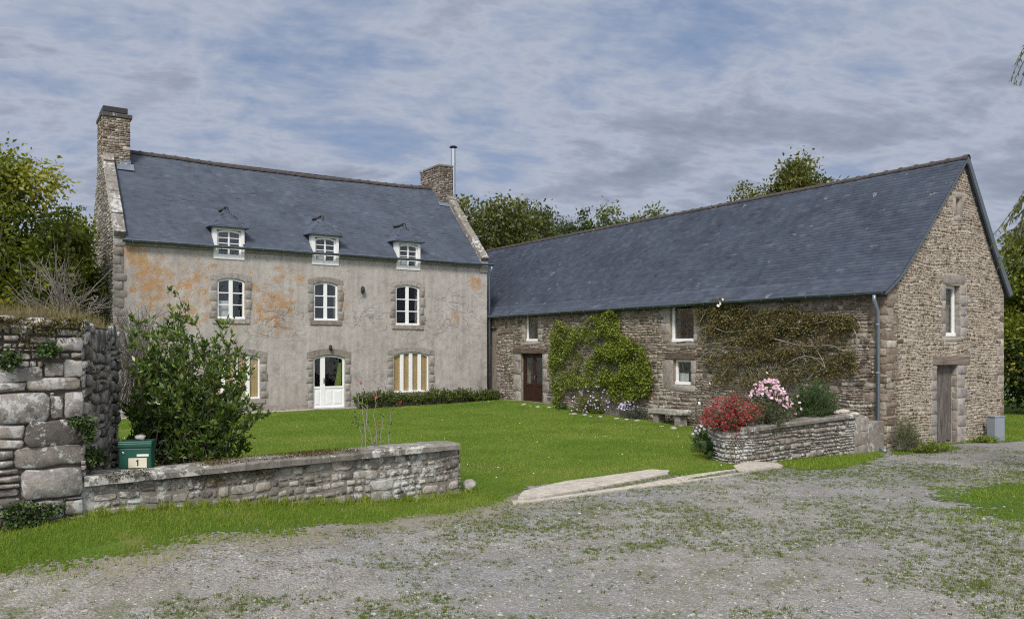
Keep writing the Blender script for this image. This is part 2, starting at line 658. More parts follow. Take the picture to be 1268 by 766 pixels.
def plaster_mat():
    m, nt, b = new_mat('lime_render')
    co = obj_co(nt)
    sp = nt.n('ShaderNodeSeparateXYZ', {'Vector': co})
    x, z = sp.outputs[0], sp.outputs[2]
    a = nt.noise(co, 0.7, 6, 0.6)
    c = nt.ramp(a, [(0.25, (0.33, 0.295, 0.275)), (0.5, (0.405, 0.372, 0.352)), (0.75, (0.48, 0.45, 0.435))])
    s1 = nt.noise(co, 3.5, 7, 0.72)
    c = nt.mix(1.0, c, nt.ramp(s1, [(0.28, (0.70, 0.70, 0.71)), (0.5, (1, 1, 1)), (0.75, (1.14, 1.13, 1.12))]), 'MULTIPLY')
    st = nt.noise(nt.mapping(co, scale=(5.0, 1, 0.35)), 1.3, 4, 0.6)
    c = nt.mix(1.0, c, nt.ramp(st, [(0.3, (0.86, 0.85, 0.85)), (0.6, (1.04, 1.04, 1.03))]), 'MULTIPLY')
    fs = nt.noise(co, 22.0, 4, 0.8)
    c = nt.mix(nt.math('MULTIPLY', nt.step(fs, 0.53, 0.7), 0.5), c, (0.2, 0.185, 0.17))
    ls = nt.noise(nt.mapping(co, loc=(2, 5, 9)), 30.0, 3, 0.8)
    c = nt.mix(nt.math('MULTIPLY', nt.step(ls, 0.58, 0.72), 0.45), c, (0.62, 0.6, 0.57))
    dk = nt.math('MULTIPLY', nt.step(nt.noise(nt.mapping(co, loc=(8, 1, 4)), 1.1, 7, 0.75), 0.5, 0.66), nt.step(z, 4.6, 2.6))
    c = nt.mix(nt.math('MULTIPLY', dk, 0.42), c, (0.17, 0.155, 0.145))
    # render colour darkens towards the foot of the wall
    c = nt.mix(nt.math('MULTIPLY', nt.step(z, 0.7, 0.1), 0.35), c, (0.2, 0.18, 0.15))

    # orange lichen growing on the left half, as its own patchy coat
    def spot(cx, cz, rx, rz, k=1.0):
        dx = nt.math('DIVIDE', nt.math('SUBTRACT', x, cx), rx)
        dz = nt.math('DIVIDE', nt.math('SUBTRACT', z, cz), rz)
        r2 = nt.math('ADD', nt.math('MULTIPLY', dx, dx), nt.math('MULTIPLY', dz, dz))
        return nt.step(r2, 1.5, 0.0, 0.0, k)
    reg = spot(-6.75, 5.5, 0.55, 0.75, 1.0)
    for a_ in ((-6.3, 4.6, 0.9, 1.2, 0.82), (-5.2, 4.6, 1.5, 1.0, 0.7), (-2.5, 3.95, 1.5, 0.9, 0.78), (-1.5, 4.9, 1.3, 0.7, 0.5), (-5.2, 3.7, 1.8, 0.8, 0.6), (-2.6, 3.2, 1.6, 0.6, 0.55),
               (-4.0, 5.1, 1.6, 0.5, 0.45), (6.5, 5.1, 0.55, 0.42, 0.85), (5.6, 3.6, 0.35, 0.35, 0.75), (0.6, 3.9, 0.3, 0.9, 0.65)):
        reg = nt.math('MAXIMUM', reg, spot(*a_))
    on = nt.math('ADD', nt.math('MULTIPLY', nt.noise(nt.mapping(co, loc=(4, 4, 4)), 3.2, 4, 0.6), 0.4), nt.math('MULTIPLY', nt.noise(nt.mapping(co, loc=(1, 4, 2)), 16.0, 7, 0.85), 0.6))
    th = nt.math('ADD', on, nt.math('MULTIPLY', reg, 0.172))
    om = nt.math('MULTIPLY', nt.step(th, 0.602, 0.655), nt.step(reg, 0.0, 0.12))
    oc = nt.mix(nt.noise(co, 9.0, 5, 0.75), (0.32, 0.125, 0.025), (0.47, 0.28, 0.085))
    c = nt.mix(nt.math('MULTIPLY', om, 0.74), c, oc)
    nt.set(b.inputs['Base Color'], c)
    b.inputs['Roughness'].default_value = 0.95
    b.inputs['Specular IOR Level'].default_value = 0.15
    h = nt.math('ADD', nt.math('MULTIPLY', nt.noise(co, 5.0, 6, 0.65), 1.5), nt.noise(co, 60.0, 4, 0.8))
    nt.set(b.inputs['Normal'], nt.bump(h, 0.012, 1.0))
    return m


def slate_mat(name, lich, dirt=0.25, base=((0.044, 0.055, 0.082), (0.062, 0.075, 0.107), (0.098, 0.112, 0.144))):
    m, nt, b = new_mat(name)
    co = obj_co(nt)
    c = nt.ramp(tint_of(nt, 0), [(0.0, base[0]), (0.5, base[1]), (1.0, base[2])])
    big = nt.noise(co, 0.8, 5, 0.65)
    c = nt.mix(1.0, c, nt.ramp(big, [(0.3, (0.78, 0.78, 0.78)), (0.6, (1.12, 1.12, 1.12))]), 'MULTIPLY')
    st = nt.noise(nt.mapping(co, scale=(1, 1, 1)), 3.5, 6, 0.6)
    c = nt.mix(1.0, c, nt.ramp(st, [(0.3, (0.86, 0.86, 0.86)), (0.7, (1.14, 1.14, 1.14))]), 'MULTIPLY')
    a = nt.noise(nt.mapping(co, loc=(6, 2, 3)), 3.0, 4, 0.55)
    fine = nt.noise(nt.mapping(co, loc=(1, 2, 3)), 24.0, 5, 0.8)
    msk = nt.math('MULTIPLY', nt.step(a, lich, lich + 0.03), nt.step(fine, 0.42, 0.55))
    c = nt.mix(nt.math('MULTIPLY', msk, 0.75), c, (0.36, 0.37, 0.33))
    sp = nt.noise(nt.mapping(co, loc=(9, 2, 3)), 17.0, 2, 0.5)
    c = nt.mix(nt.math('MULTIPLY', nt.step(sp, 0.75, 0.775), 0.6), c, (0.42, 0.43, 0.42))
    d = nt.step(nt.noise(nt.mapping(co, loc=(4, 8, 1)), 1.6, 6, 0.7), 0.55, 0.7)
    c = nt.mix(nt.math('MULTIPLY', d, dirt), c, (0.03, 0.032, 0.034))
    nt.set(b.inputs['Base Color'], c)
    nt.set(b.inputs['Roughness'], nt.step(tint_of(nt, 1), 0, 1, 0.60, 0.66))
    b.inputs['Specular IOR Level'].default_value = 0.28
    nt.set(b.inputs['Normal'], nt.bump(nt.noise(co, 9.0, 3, 0.6), 0.003, 0.6))
    return m


def glass_mat():
    m, nt, b = new_mat('window_glass')
    nt.nt.nodes.remove(b)
    gm = nt.n('ShaderNodeNewGeometry')
    dt = nt.n('ShaderNodeVectorMath', {0: gm.outputs['Normal'], 1: gm.outputs['Incoming']}, operation='DOT_PRODUCT').outputs['Value']
    f = nt.math('ADD', 0.06, nt.math('MULTIPLY', nt.math('POWER', nt.math('SUBTRACT', 1.0, nt.math('ABSOLUTE', dt)), 5.0), 0.9))
    nz = nt.bump(nt.noise(obj_co(nt), 2.5, 2, 0.5), 0.004, 1.0)
    g = nt.n('ShaderNodeBsdfGlossy', {'Color': (0.95, 0.97, 1.0), 'Roughness': 0.015, 'Normal': nz})
    t = nt.n('ShaderNodeBsdfTransparent', {'Color': (0.93, 0.95, 0.94)})
    mx = nt.n('ShaderNodeMixShader', {0: f, 1: t.outputs[0], 2: g.outputs[0]})
    nt.nt.links.new(mx.outputs[0], nt.nt.nodes['Material Output'].inputs['Surface'])
    return m


def wood_mat(name, c0, c1, vert=True, rough=0.8):
    m, nt, b = new_mat(name)
    co = obj_co(nt)
    sc = (14, 14, 0.8) if vert else (0.8, 1.2, 14)
    v = nt.noise(nt.mapping(co, scale=sc), 2.2, 6, 0.65, 0.4)
    c = nt.mix(nt.step(v, 0.3, 0.7), c0, c1)
    d = nt.step(nt.noise(co, 7.0, 5, 0.7), 0.5, 0.75)
    c = nt.mix(nt.math('MULTIPLY', d, 0.5), c, tuple(x * 0.35 for x in c0))
    nt.set(b.inputs['Base Color'], c)
    b.inputs['Roughness'].default_value = rough
    b.inputs['Specular IOR Level'].default_value = 0.2
    nt.set(b.inputs['Normal'], nt.bump(v, 0.006, 1.0))
    return m


M = {}
M['plaster'] = plaster_mat()
M['granite'] = stone_mat('dressed_granite', [(0, (0.22, 0.19, 0.168)), (0.4, (0.285, 0.255, 0.232)), (0.7, (0.26, 0.245, 0.235)), (1, (0.34, 0.31, 0.28))], lichen=0.25, orange=0.5, dark=0.45)
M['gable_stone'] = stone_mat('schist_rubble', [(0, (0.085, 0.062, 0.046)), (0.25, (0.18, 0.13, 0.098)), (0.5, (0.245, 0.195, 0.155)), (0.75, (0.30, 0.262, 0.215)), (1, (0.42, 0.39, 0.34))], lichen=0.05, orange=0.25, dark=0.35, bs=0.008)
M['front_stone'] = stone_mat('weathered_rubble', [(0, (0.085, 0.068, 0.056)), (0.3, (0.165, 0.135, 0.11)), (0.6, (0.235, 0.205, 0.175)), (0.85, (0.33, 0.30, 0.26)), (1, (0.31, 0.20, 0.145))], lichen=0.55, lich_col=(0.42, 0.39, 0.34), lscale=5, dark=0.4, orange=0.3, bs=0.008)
M['quoin_stone'] = stone_mat('corner_stone', [(0, (0.12, 0.09, 0.068)), (0.3, (0.20, 0.155, 0.12)), (0.6, (0.26, 0.215, 0.175)), (0.85, (0.30, 0.26, 0.215)), (1, (0.42, 0.39, 0.34))], lichen=0.3, orange=0.2, dark=0.5, bs=0.008)
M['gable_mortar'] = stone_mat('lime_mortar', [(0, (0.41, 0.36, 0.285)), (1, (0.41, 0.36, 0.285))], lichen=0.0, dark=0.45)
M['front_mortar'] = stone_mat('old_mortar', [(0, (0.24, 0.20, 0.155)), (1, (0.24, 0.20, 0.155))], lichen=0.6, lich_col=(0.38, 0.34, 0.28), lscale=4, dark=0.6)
M['garden_stone'] = stone_mat('lichened_granite', [(0, (0.10, 0.09, 0.08)), (0.3, (0.20, 0.18, 0.16)), (0.6, (0.27, 0.252, 0.232)), (0.85, (0.32, 0.28, 0.24)), (1, (0.40, 0.375, 0.34))], lichen=0.66, lich_col=(0.47, 0.47, 0.455), dark=0.8, moss=0.25, bs=0.008)
M['garden_mortar'] = stone_mat('garden_mortar', [(0, (0.21, 0.19, 0.165)), (1, (0.21, 0.19, 0.165))], lichen=0.6, lich_col=(0.45, 0.45, 0.44), dark=0.6, moss=0.3)
M['coping'] = stone_mat('coping_stone', [(0, (0.16, 0.145, 0.125)), (1, (0.22, 0.205, 0.185))], lichen=0.66, dark=0.7, moss=0.5, moss_col=(0.075, 0.05, 0.02))
M['planter_stone'] = stone_mat('whitened_stone', [(0, (0.12, 0.09, 0.07)), (0.4, (0.22, 0.20, 0.175)), (1, (0.33, 0.31, 0.28))], lichen=0.66, lich_col=(0.52, 0.52, 0.50), lscale=6, dark=0.6, moss=0.15)
M['slate_house'] = slate_mat('weathered_slate', 0.72, 0.2, ((0.056, 0.069, 0.098), (0.078, 0.093, 0.127), (0.115, 0.130, 0.160)))
M['slate_barn'] = slate_mat('blue_slate', 0.69, 0.3)
M['zinc'] = plain_mat('zinc', (0.23, 0.27, 0.32), 0.42, 0.55, 0.15, 3.0, dirt=0.3)
M['zinc_dark'] = plain_mat('aged_zinc', (0.115, 0.14, 0.165), 0.5, 0.35, 0.2, 3.0, dirt=0.3)
M['steel'] = plain_mat('stainless_steel', (0.55, 0.57, 0.6), 0.22, 1.0, 0.05)
M['black_metal'] = plain_mat('black_metal', (0.02, 0.02, 0.022), 0.5)
M['white'] = plain_mat('white_paint', (0.78, 0.78, 0.78), 0.35, 0, 0.03, 4, dirt=0.06)
M['sill_white'] = plain_mat('white_masonry', (0.74, 0.74, 0.74), 0.7, 0, 0.08, 6, 0.002, dirt=0.15)
M['glass'] = glass_mat()
M['blind'] = plain_mat('tan_blind', (0.52, 0.35, 0.18), 0.8, 0, 0.3, 5)
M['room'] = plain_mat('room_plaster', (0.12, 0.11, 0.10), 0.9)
M['curtain'] = plain_mat('net_curtain', (0.55, 0.56, 0.58), 0.9, 0, 0.1, 8)
M['ridge'] = stone_mat('clay_ridge', [(0, (0.055, 0.046, 0.045)), (0.5, (0.075, 0.064, 0.062)), (1, (0.10, 0.085, 0.08))], lichen=0.2, dark=0.5, orange=0.5)
M['red_door'] = wood_mat('varnished_wood', (0.022, 0.010, 0.008), (0.05, 0.022, 0.017), True, 0.5)
M['old_wood'] = wood_mat('weathered_boards', (0.13, 0.105, 0.09), (0.30, 0.26, 0.23))
M['beam'] = wood_mat('oak_beam', (0.055, 0.038, 0.030), (0.16, 0.12, 0.095), False)
M['grey_beam'] = wood_mat('grey_oak_beam', (0.12, 0.09, 0.07), (0.26, 0.22, 0.18), False)
M['bark'] = plain_mat('bark', (0.085, 0.068, 0.052), 0.9, 0, 0.4, 8, 0.02, 12)
M['grey_stem'] = plain_mat('grey_stem', (0.25, 0.235, 0.20), 0.9, 0, 0.3, 12)
M['dead_stem'] = plain_mat('dead_stem', (0.17, 0.15, 0.13), 0.9, 0, 0.3, 12)
M['vine_trace'] = plain_mat('vine_trace', (0.13, 0.115, 0.11), 0.95, 0, 0.3, 12)
M['green_box'] = plain_mat('green_enamel', (0.008, 0.075, 0.05), 0.35, 0, 0.1, 5, dirt=0.15)
M['plate'] = plain_mat('cream_plate', (0.62, 0.58, 0.46), 0.5, 0, 0.05)
M['ink'] = plain_mat('black_ink', (0.01, 0.01, 0.01), 0.6)
M['box_grey'] = plain_mat('grey_plastic', (0.22, 0.245, 0.28), 0.55, 0, 0.06)
M['soil'] = plain_mat('soil', (0.075, 0.055, 0.038), 0.95, 0, 0.4, 9, 0.03, 25)
M['rosy'] = plain_mat('rosy_mortar_cap', (0.36, 0.27, 0.2), 0.9, 0, 0.2, 6, 0.01)

# ---------------------------------------------------------------- the ground
def ground_mat():
    m, nt, b = new_mat('gravel_ground')
    co = obj_co(nt)
    big = nt.noise(co, 0.22, 4, 0.6)
    mid = nt.noise(co, 1.3, 6, 0.65)
    c = nt.ramp(mid, [(0.3, (0.185, 0.168, 0.148)), (0.5, (0.25, 0.238, 0.22)), (0.72, (0.325, 0.31, 0.29))])
    blu = nt.step(nt.math('ADD', big, nt.math('MULTIPLY', mid, 0.3)), 0.58, 0.75)
    c = nt.mix(nt.math('MULTIPLY', blu, 0.5), c, (0.21, 0.215, 0.225))
    vo = nt.n('ShaderNodeTexVoronoi', {'Vector': co, 'Scale': 38.0, 'Randomness': 1.0})
    vs = nt.n('ShaderNodeSeparateColor', {0: vo.outputs['Color']})
    c = nt.mix(1.0, c, nt.ramp(vs.outputs[0], [(0.0, (0.72, 0.73, 0.77)), (0.5, (1, 1, 1)), (1.0, (1.28, 1.26, 1.22))]), 'MULTIPLY')
    vo2 = nt.n('ShaderNodeTexVoronoi', {'Vector': co, 'Scale': 90.0, 'Randomness': 1.0})
    vs2 = nt.n('ShaderNodeSeparateColor', {0: vo2.outputs['Color']})
    c = nt.mix(1.0, c, nt.ramp(vs2.outputs[1], [(0.0, (0.72, 0.72, 0.75)), (1.0, (1.28, 1.27, 1.24))]), 'MULTIPLY')
    g = nt.noise(nt.mapping(co, loc=(3, 8, 2)), 2.4, 8, 0.78)
    reg = nt.step(nt.noise(nt.mapping(co, scale=(0.35, 0.9, 1), loc=(2.4, 0.6, 0)), 0.8, 3, 0.5), 0.42, 0.62)
    c = nt.mix(nt.math('MULTIPLY', nt.math('MULTIPLY', nt.step(g, 0.46, 0.60), reg), 0.7), c, (0.105, 0.115, 0.045))
    tr = nt.step(nt.noise(nt.mapping(co, rot=(0, 0, math.radians(-9)), scale=(0.10, 1.0, 1), loc=(0, 3.1, 0)), 1.1, 3, 0.5), 0.45, 0.62)
    c = nt.mix(nt.math('MULTIPLY', tr, 0.35), c, (0.25, 0.232, 0.205))
    nt.set(b.inputs['Base Color'], c)
    b.inputs['Roughness'].default_value = 0.95
    b.inputs['Specular IOR Level'].default_value = 0.2
    h = nt.math('ADD', nt.math('MULTIPLY', vo.outputs['Distance'], -1.0), nt.math('MULTIPLY', vo2.outputs['Distance'], -0.5))
    nt.set(b.inputs['Normal'], nt.bump(h, 0.012, 1.0))
    return m


def turf_mat(name, dry=0.3):
    m, nt, b = new_mat(name)
    co = obj_co(nt)
    a = nt.noise(co, 0.55, 5, 0.6)
    f = nt.noise(co, 45.0, 4, 0.8)
    c = nt.ramp(a, [(0.3, (0.058, 0.110, 0.012)), (0.5, (0.085, 0.15, 0.016)), (0.7, (0.13, 0.175, 0.03))])
    c = nt.mix(1.0, c, nt.ramp(f, [(0.3, (0.55, 0.55, 0.55)), (0.7, (1.3, 1.3, 1.3))]), 'MULTIPLY')
    d = nt.noise(nt.mapping(co, loc=(5, 1, 1)), 1.6, 6, 0.7)
    c = nt.mix(nt.math('MULTIPLY', nt.step(d, 0.55, 0.7), dry), c, (0.20, 0.175, 0.07))
    nt.set(b.inputs['Base Color'], c)
    b.inputs['Roughness'].default_value = 0.9
    b.inputs['Specular IOR Level'].default_value = 0.15
    nt.set(b.inputs['Normal'], nt.bump(f, 0.02, 1.0))
    return m


M['gravel'] = ground_mat()
M['turf'] = turf_mat('turf', 0.22)
M['verge'] = turf_mat('verge_turf', 0.6)
M['slab'] = stone_mat('worn_concrete', [(0, (0.40, 0.36, 0.31)), (1, (0.46, 0.42, 0.36))], lichen=0.25, lich_col=(0.55, 0.53, 0.48), dark=0.3, moss=0.1)


def axis(lo, hi, a, b, n, far):
    return np.concatenate([-np.geomspace(far, a * -1 if a < 0 else 1, 14)[:-1] if a < 0 else np.array([]), np.arange(a, b, n), np.geomspace(b, far, 14)])


xs = np.concatenate([-np.geomspace(700, 20, 14), np.arange(-19.7, 22, 0.3), np.geomspace(22, 700, 14)])
ys = np.concatenate([[-60, -30, -12, -4], np.arange(0, 42, 0.3), np.geomspace(42, 1400, 18)])
gx, gy = np.meshgrid(xs, ys)
gz = ground_z(gx, gy)
nx, ny = len(xs), len(ys)
idx = np.arange(nx * ny).reshape(ny, nx)
Q = np.stack([idx[:-1, :-1], idx[:-1, 1:], idx[1:, 1:], idx[1:, :-1]], -1).reshape(-1, 4)
link('ground', npmesh('ground', np.stack([gx, gy, gz], -1).reshape(-1, 3), [Q]), M['gravel'], smooth=True, kind='structure')


def sheet(name, poly, mat, lift=0.004, cell=0.12, rag=0.12, z=None):
    px_, py_ = zip(*poly)
    x0, x1, y0, y1 = min(px_), max(px_), min(py_), max(py_)
    X = np.arange(x0 - 0.3, x1 + 0.3, cell)
    Y = np.arange(y0 - 0.3, y1 + 0.3, cell)
    a, b = np.meshgrid(X, Y)
    ca, cb = a[:-1, :-1] + cell / 2, b[:-1, :-1] + cell / 2
    rj = np.random.default_rng(17)
    k = inpoly(ca + rag * (wob(ca, cb, 2.1, 1) + wob(ca, cb, 7.1, 3) * 0.6) + rj.normal(0, rag * 0.4, ca.shape), cb + rag * (wob(ca, cb, 2.3, 4) + wob(ca, cb, 6.3, 5) * 0.6) + rj.normal(0, rag * 0.4, ca.shape), poly)
    id_ = np.arange(a.size).reshape(a.shape)
    Q = np.stack([id_[:-1, :-1], id_[:-1, 1:], id_[1:, 1:], id_[1:, :-1]], -1)[k]
    used = np.unique(Q)
    mp = np.full(a.size, -1)
    mp[used] = np.arange(len(used))
    zz = ground_z(a, b) + lift
    V = np.stack([a, b, zz], -1).reshape(-1, 3)[used]
    jit = np.random.default_rng(3).uniform(-cell * 0.3, cell * 0.3, (len(V), 2))
    V[:, :2] += jit
    V[:, 2] = ground_z(V[:, 0], V[:, 1]) + lift
    return link(name, npmesh(name, V, [mp[Q]]), mat, smooth=True, kind='structure')


bw, hw = barn_world, house_world
LAWN = [gp(90, 655 - 10), (-5.2, 9.6), (-13.5, 10.5), (-13.6, 25.8), hw(-7.4, -0.35), hw(7.09, -0.35), bw(-0.15, 18.1), bw(-0.15, 2.0),
        bw(-4.2, 1.9), gp(893, 567), gp(905, 579), gp(850, 583), gp(826, 584), gp(806, 583), gp(655, 606), gp(634, 618), gp(577, 613)]
LAWN = [(-5.2, 9.6), (-13.5, 10.5), (-13.6, 25.8), hw(-7.4, -0.35), hw(7.09, -0.35), bw(-0.15, 18.1), bw(-0.15, 2.0),
        bw(-4.2, 1.9), gp(893, 567), gp(915, 577), gp(868, 590), gp(830, 587), gp(806, 581), gp(655, 602), gp(640, 612), gp(622, 622), gp(577, 613)]
VERGE = [(-9, 5.6), gp(0, 705), gp(110, 690), gp(230, 677), gp(350, 664), gp(450, 652), gp(560, 640), gp(625, 626), gp(600, 612), gp(570, 609), gp(330, 620), gp(103, 634), (-9.0, 6.6)]
FORE_R = [gp(1140, 612), gp(1190, 604), gp(1268, 596), (20, 14.2), (20, 11.0), gp(1268, 662), gp(1180, 650), gp(1140, 634)]
GABLE_G = [bw(0.05, -0.05), bw(5.75, -0.05), bw(5.8, 4), bw(14, 6), bw(16, 0.5), bw(6.2, -0.9), bw(4.2, -0.7), bw(3.4, -0.25), bw(2.2, -0.2), bw(1.8, -0.8), bw(0.6, -0.75), bw(-0.4, -0.5)]
PLANT_G = [gp(1075, 556), gp(1095, 560), gp(1075, 572), gp(1040, 580), gp(990, 582), gp(960, 576), gp(975, 567), gp(1056, 558)]
M['worn'] = plain_mat('worn_earth', (0.235, 0.21, 0.17), 0.95, 0, 0.45, 30, 0.015, 60, dirt=0.35)
_v = [(x, y) for x, y in VERGE]
sheet('worn_earth', [(-9, 5.25), gp(0, 722), gp(110, 706), gp(230, 690), gp(350, 676), gp(450, 663), gp(560, 650), gp(640, 636), gp(690, 622), gp(600, 611), gp(330, 620), gp(103, 640), (-9.0, 6.2)], M['worn'], 0.003, 0.035, 0.5)
sheet('lawn', LAWN, M['turf'], 0.004, 0.08, 0.09)
sheet('grass_verge', [(-9, 5.9), gp(0, 694), gp(110, 680), gp(230, 668), gp(350, 656), gp(450, 645), gp(560, 633), gp(612, 622)] + VERGE[8:], M['verge'], 0.008, 0.035, 0.16)
sheet('roadside_grass', [gp(1165, 610), gp(1200, 603), gp(1268, 597), (20, 14.2), (20, 11.6), gp(1268, 645), gp(1205, 636)], M['verge'], 0.005, 0.05, 0.35)
sheet('gable_grass', GABLE_G, M['verge'], 0.006, 0.1, 0.1)
sheet('planter_grass', PLANT_G, M['verge'], 0.007, 0.07, 0.12)
sheet('rear_field', [bw(5.9, 3), bw(160, 3), bw(160, 160), bw(-120, 160), bw(-120, 24.5), bw(-1.5, 24.5), bw(5.9, 24.8)], M['turf'], 0.010, 1.5, 0.2)
sheet('side_field', [(-9.6, 5.0), (-160, -20), (-160, 140), hw(-7.6, 40), hw(-7.6, 0), (-13.5, 10.4)], M['turf'], 0.012, 1.0, 0.2)


def slab(name, pts, top, label=None):
    ws = [gp(*p) for p in pts]
    # subdivide outline and roughen it
    out = []
    n = len(ws)
    for i in range(n):
        a, b = np.array(ws[i]), np.array(ws[(i + 1) % n])
        k = max(2, int(np.linalg.norm(b - a) / 0.12))
        for j in range(k):
            p = a + (b - a) * j / k
            out.append(p + R.uniform(-1, 1) * 0.025)
    V = [(p[0], p[1], float(ground_z(*p)) + top) for p in out] + [(p[0], p[1], float(ground_z(*p)) - 0.05) for p in out]
    k = len(out)
    c = np.mean(out, 0)
    mb = MB()
    mb.add(V, [tuple(range(k))] + [(i, i + k, (i + 1) % k + k, (i + 1) % k) for i in range(k)])
    return mb.build(name, M['slab'], kind='structure', tint=(0.5, 0.5, 0.5))


slab('driveway_slab', [(650, 609), (700, 597), (760, 589), (808, 582), (828, 584), (826, 588), (770, 599), (716, 609), (668, 617), (640, 619)], 0.03)
slab('driveway_kerb', [(634, 621), (668, 619), (716, 612), (800, 599), (848, 590), (900, 583), (960, 577), (968, 579), (905, 589), (852, 597), (790, 604), (745, 611), (700, 617), (660, 622), (634, 625)], 0.022)
slab('driveway_kerb', [(908, 578), (925, 573), (960, 574), (970, 578), (940, 582), (915, 585)], 0.035)

# paved strip along the foot of the house
mb = MB()
for i in range(22):
    a = -7.3 + i * 0.66
    mb.box(a, a + 0.65, -0.42, -0.002, -0.1, 0.035 + 0.01 * R.random())
pv = mb.build('house_pavement', M['slab'], bevel=0.008, kind='structure', tint=(0.2, 0.5, 0.5))
pv.location = (*HOUSE_O, 0); pv.rotation_euler.z = TH


# ---------------------------------------------------------------- window and door builders
def arch_z(x, x0, x1, z1, rise):
    c = (x0 + x1) / 2
    return z1 - rise * ((x - c) / ((x1 - x0) / 2)) ** 2


def arch_line(x0, x1, z1, rise, off=0.0, n=11):
    return [(x, arch_z(x, x0, x1, z1, rise) + off) for x in np.linspace(x0, x1, n)]


def window(parent, T, x0, x1, z0, z1, rise=0.0, rows=3, stile=0.06, mid=0.11, d=0.07, bars=True, cols=2, blind=None, sill=True, label=None, frame_mat=None, bar=0.028, skew=0.0):
    """white casement: frame mesh (the part) > pane, curtain"""
    fm = frame_mat or M['white']
    mb = MB(T)
    top_o = arch_line(x0, x1, z1, rise)
    top_i = [(max(x0 + stile, min(x1 - stile, x)), z - stile) for x, z in top_o]
    mb.strip(top_i, top_o, d, d + 0.06)
    ze = arch_z(x0, x0, x1, z1, rise)
    mb.box(x0, x0 + stile, d - 0.002, d + 0.058, z0, ze - 0.005)
    mb.box(x1 - stile, x1, d - 0.002, d + 0.058, z0, ze - 0.005)
    mb.box(x0 - 0.01, x1 + 0.01, d - 0.03, d + 0.062, z0, z0 + stile * 1.2)
    xc = (x0 + x1) / 2
    if cols == 2:
        mb.box(xc - mid / 2, xc + mid / 2, d - 0.006, d + 0.056, z0 + 0.01, z1 - 0.02)
    elif cols > 2:
        xx = np.linspace(x0, x1, cols + 1)[1:-1]
        for q in xx:
            mb.box(q - mid / 2, q + mid / 2, d - 0.006, d + 0.056, z0 + 0.01, arch_z(q, x0, x1, z1, rise) - 0.02)
    if bars:
        for i in range(1, rows):
            z = z0 + stile * 1.2 + (z1 - rise * 0.3 - stile - z0 - stile * 1.2) * i / rows
            mb.box(x0 + stile, x1 - stile, d + 0.002, d + 0.04, z - bar / 2, z + bar / 2)
    w_ = mb.build('window', fm, parent, bevel=0.005)
    if label: w_['label'] = label
    xc_ = (x0 + x1) / 2
    mg = MB((lambda u_, d_, z_: T(u_, d_ - skew * (u_ - xc_), z_)) if skew else T)
    pl = arch_line(x0 + stile * 0.6, x1 - stile * 0.6, z1 - stile * 0.6, rise)
    mg.prism([(x0 + stile * 0.6, z0 + 0.03), (x1 - stile * 0.6, z0 + 0.03)] + pl[::-1], d + 0.03, d + 0.036)
    mg.build('pane', M['glass'], w_)
    if blind == 'tan':
        mc = MB(T)
        nn = 26
        for i in range(nn):
            a = x0 + 0.02 + (x1 - x0 - 0.04) * i / nn
            mc.box(a, a + (x1 - x0 - 0.04) / nn * 0.93, d + 0.064 + 0.006 * (i % 2), d + 0.070 + 0.006 * (i % 2), z0 + 0.02, z1 - 0.01)
        mc.box(x0 + 0.001, x1 - 0.001, d + 0.0605, d + 0.0635, z0 + (z1 - z0) * 0.5, z0 + (z1 - z0) * 0.52)
        mc.build('blind', M['blind'], w_)
    elif blind == 'net':
        mc = MB(T)
        nn = 14
        wd = (x1 - x0) * 0.5
        for i in range(nn):
            a = x0 + 0.03 + wd * i / nn
            mc.box(a, a + wd / nn, d + 0.14 + 0.012 * (i % 2), d + 0.146 + 0.012 * (i % 2), z0 + 0.02, z0 + (z1 - z0) * 0.45)
        mc.build('curtain', M['curtain'], w_)
    return w_


def surround(parent, T, x0, x1, z0, z1, rise, wd=0.26, proud=0.012, lintel_h=0.24, sill=True, seed=0, zbase=None):
    """dressed stone lintel, jamb blocks and sill around an opening; sub-parts of PARENT"""
    r = random.Random(seed)
    mb = MB(T)
    o = arch_line(x0 - wd, x1 + wd, z1 + lintel_h, rise * 1.2)
    xi = np.linspace(x0, x1, 11)
    i_ = [(x, arch_z(x, x0, x1, z1, rise)) for x in xi]
    # keep the lintel's lower line level outside the opening
    lo = [(x0 - wd, i_[0][1])] + i_ + [(x1 + wd, i_[-1][1])]
    xs_ = [p[0] for p in lo]
    hi = [(x, float(np.interp(x, [p[0] for p in o], [p[1] for p in o]))) for x in xs_]
    mb.strip(lo, hi, -proud, 0.24)
    mb.build('lintel', M['granite'], parent, bevel=0.01, tint=(r.random(), .5, .5))
    rg = np.random.default_rng(seed + 77)
    for sx in (0, 1):
        rects = []
        z = z0 if zbase is None else zbase
        k = r.randint(0, 1)
        while z < i_[0][1] - 0.03:
            h = r.uniform(0.26, 0.42)
            t = min(z + h, i_[0][1])
            if i_[0][1] - t < 0.12: t = i_[0][1]
            ww = wd * (r.uniform(1.0, 1.15) if k % 2 else r.uniform(0.8, 0.95))
            rects.append(((x0 - ww, x0 - 0.002, z + 0.004, t - 0.004) if sx == 0 else (x1 + 0.002, x1 + ww, z + 0.004, t - 0.004)))
            z = t
            k += 1
        V, Fs, tn = stone_verts(rects, rg, depth=(proud, proud + 0.004), inset=0.008, jit=0.008, bump=0.001, sq=0.94)
        P = np.array(T(V[:, 0], V[:, 1], V[:, 2])).T
        link('jamb', npmesh('jamb', P, Fs, tn), M['granite'], parent, smooth=True)
    if sill:
        ms = MB(T)
        ms.box(x0 - wd * 0.7, x1 + wd * 0.7, -proud - 0.03, 0.2, z0 - 0.17, z0 - 0.001)
        ms.build('sill', M['granite'], parent, bevel=0.012, tint=(r.random(), .5, .5))


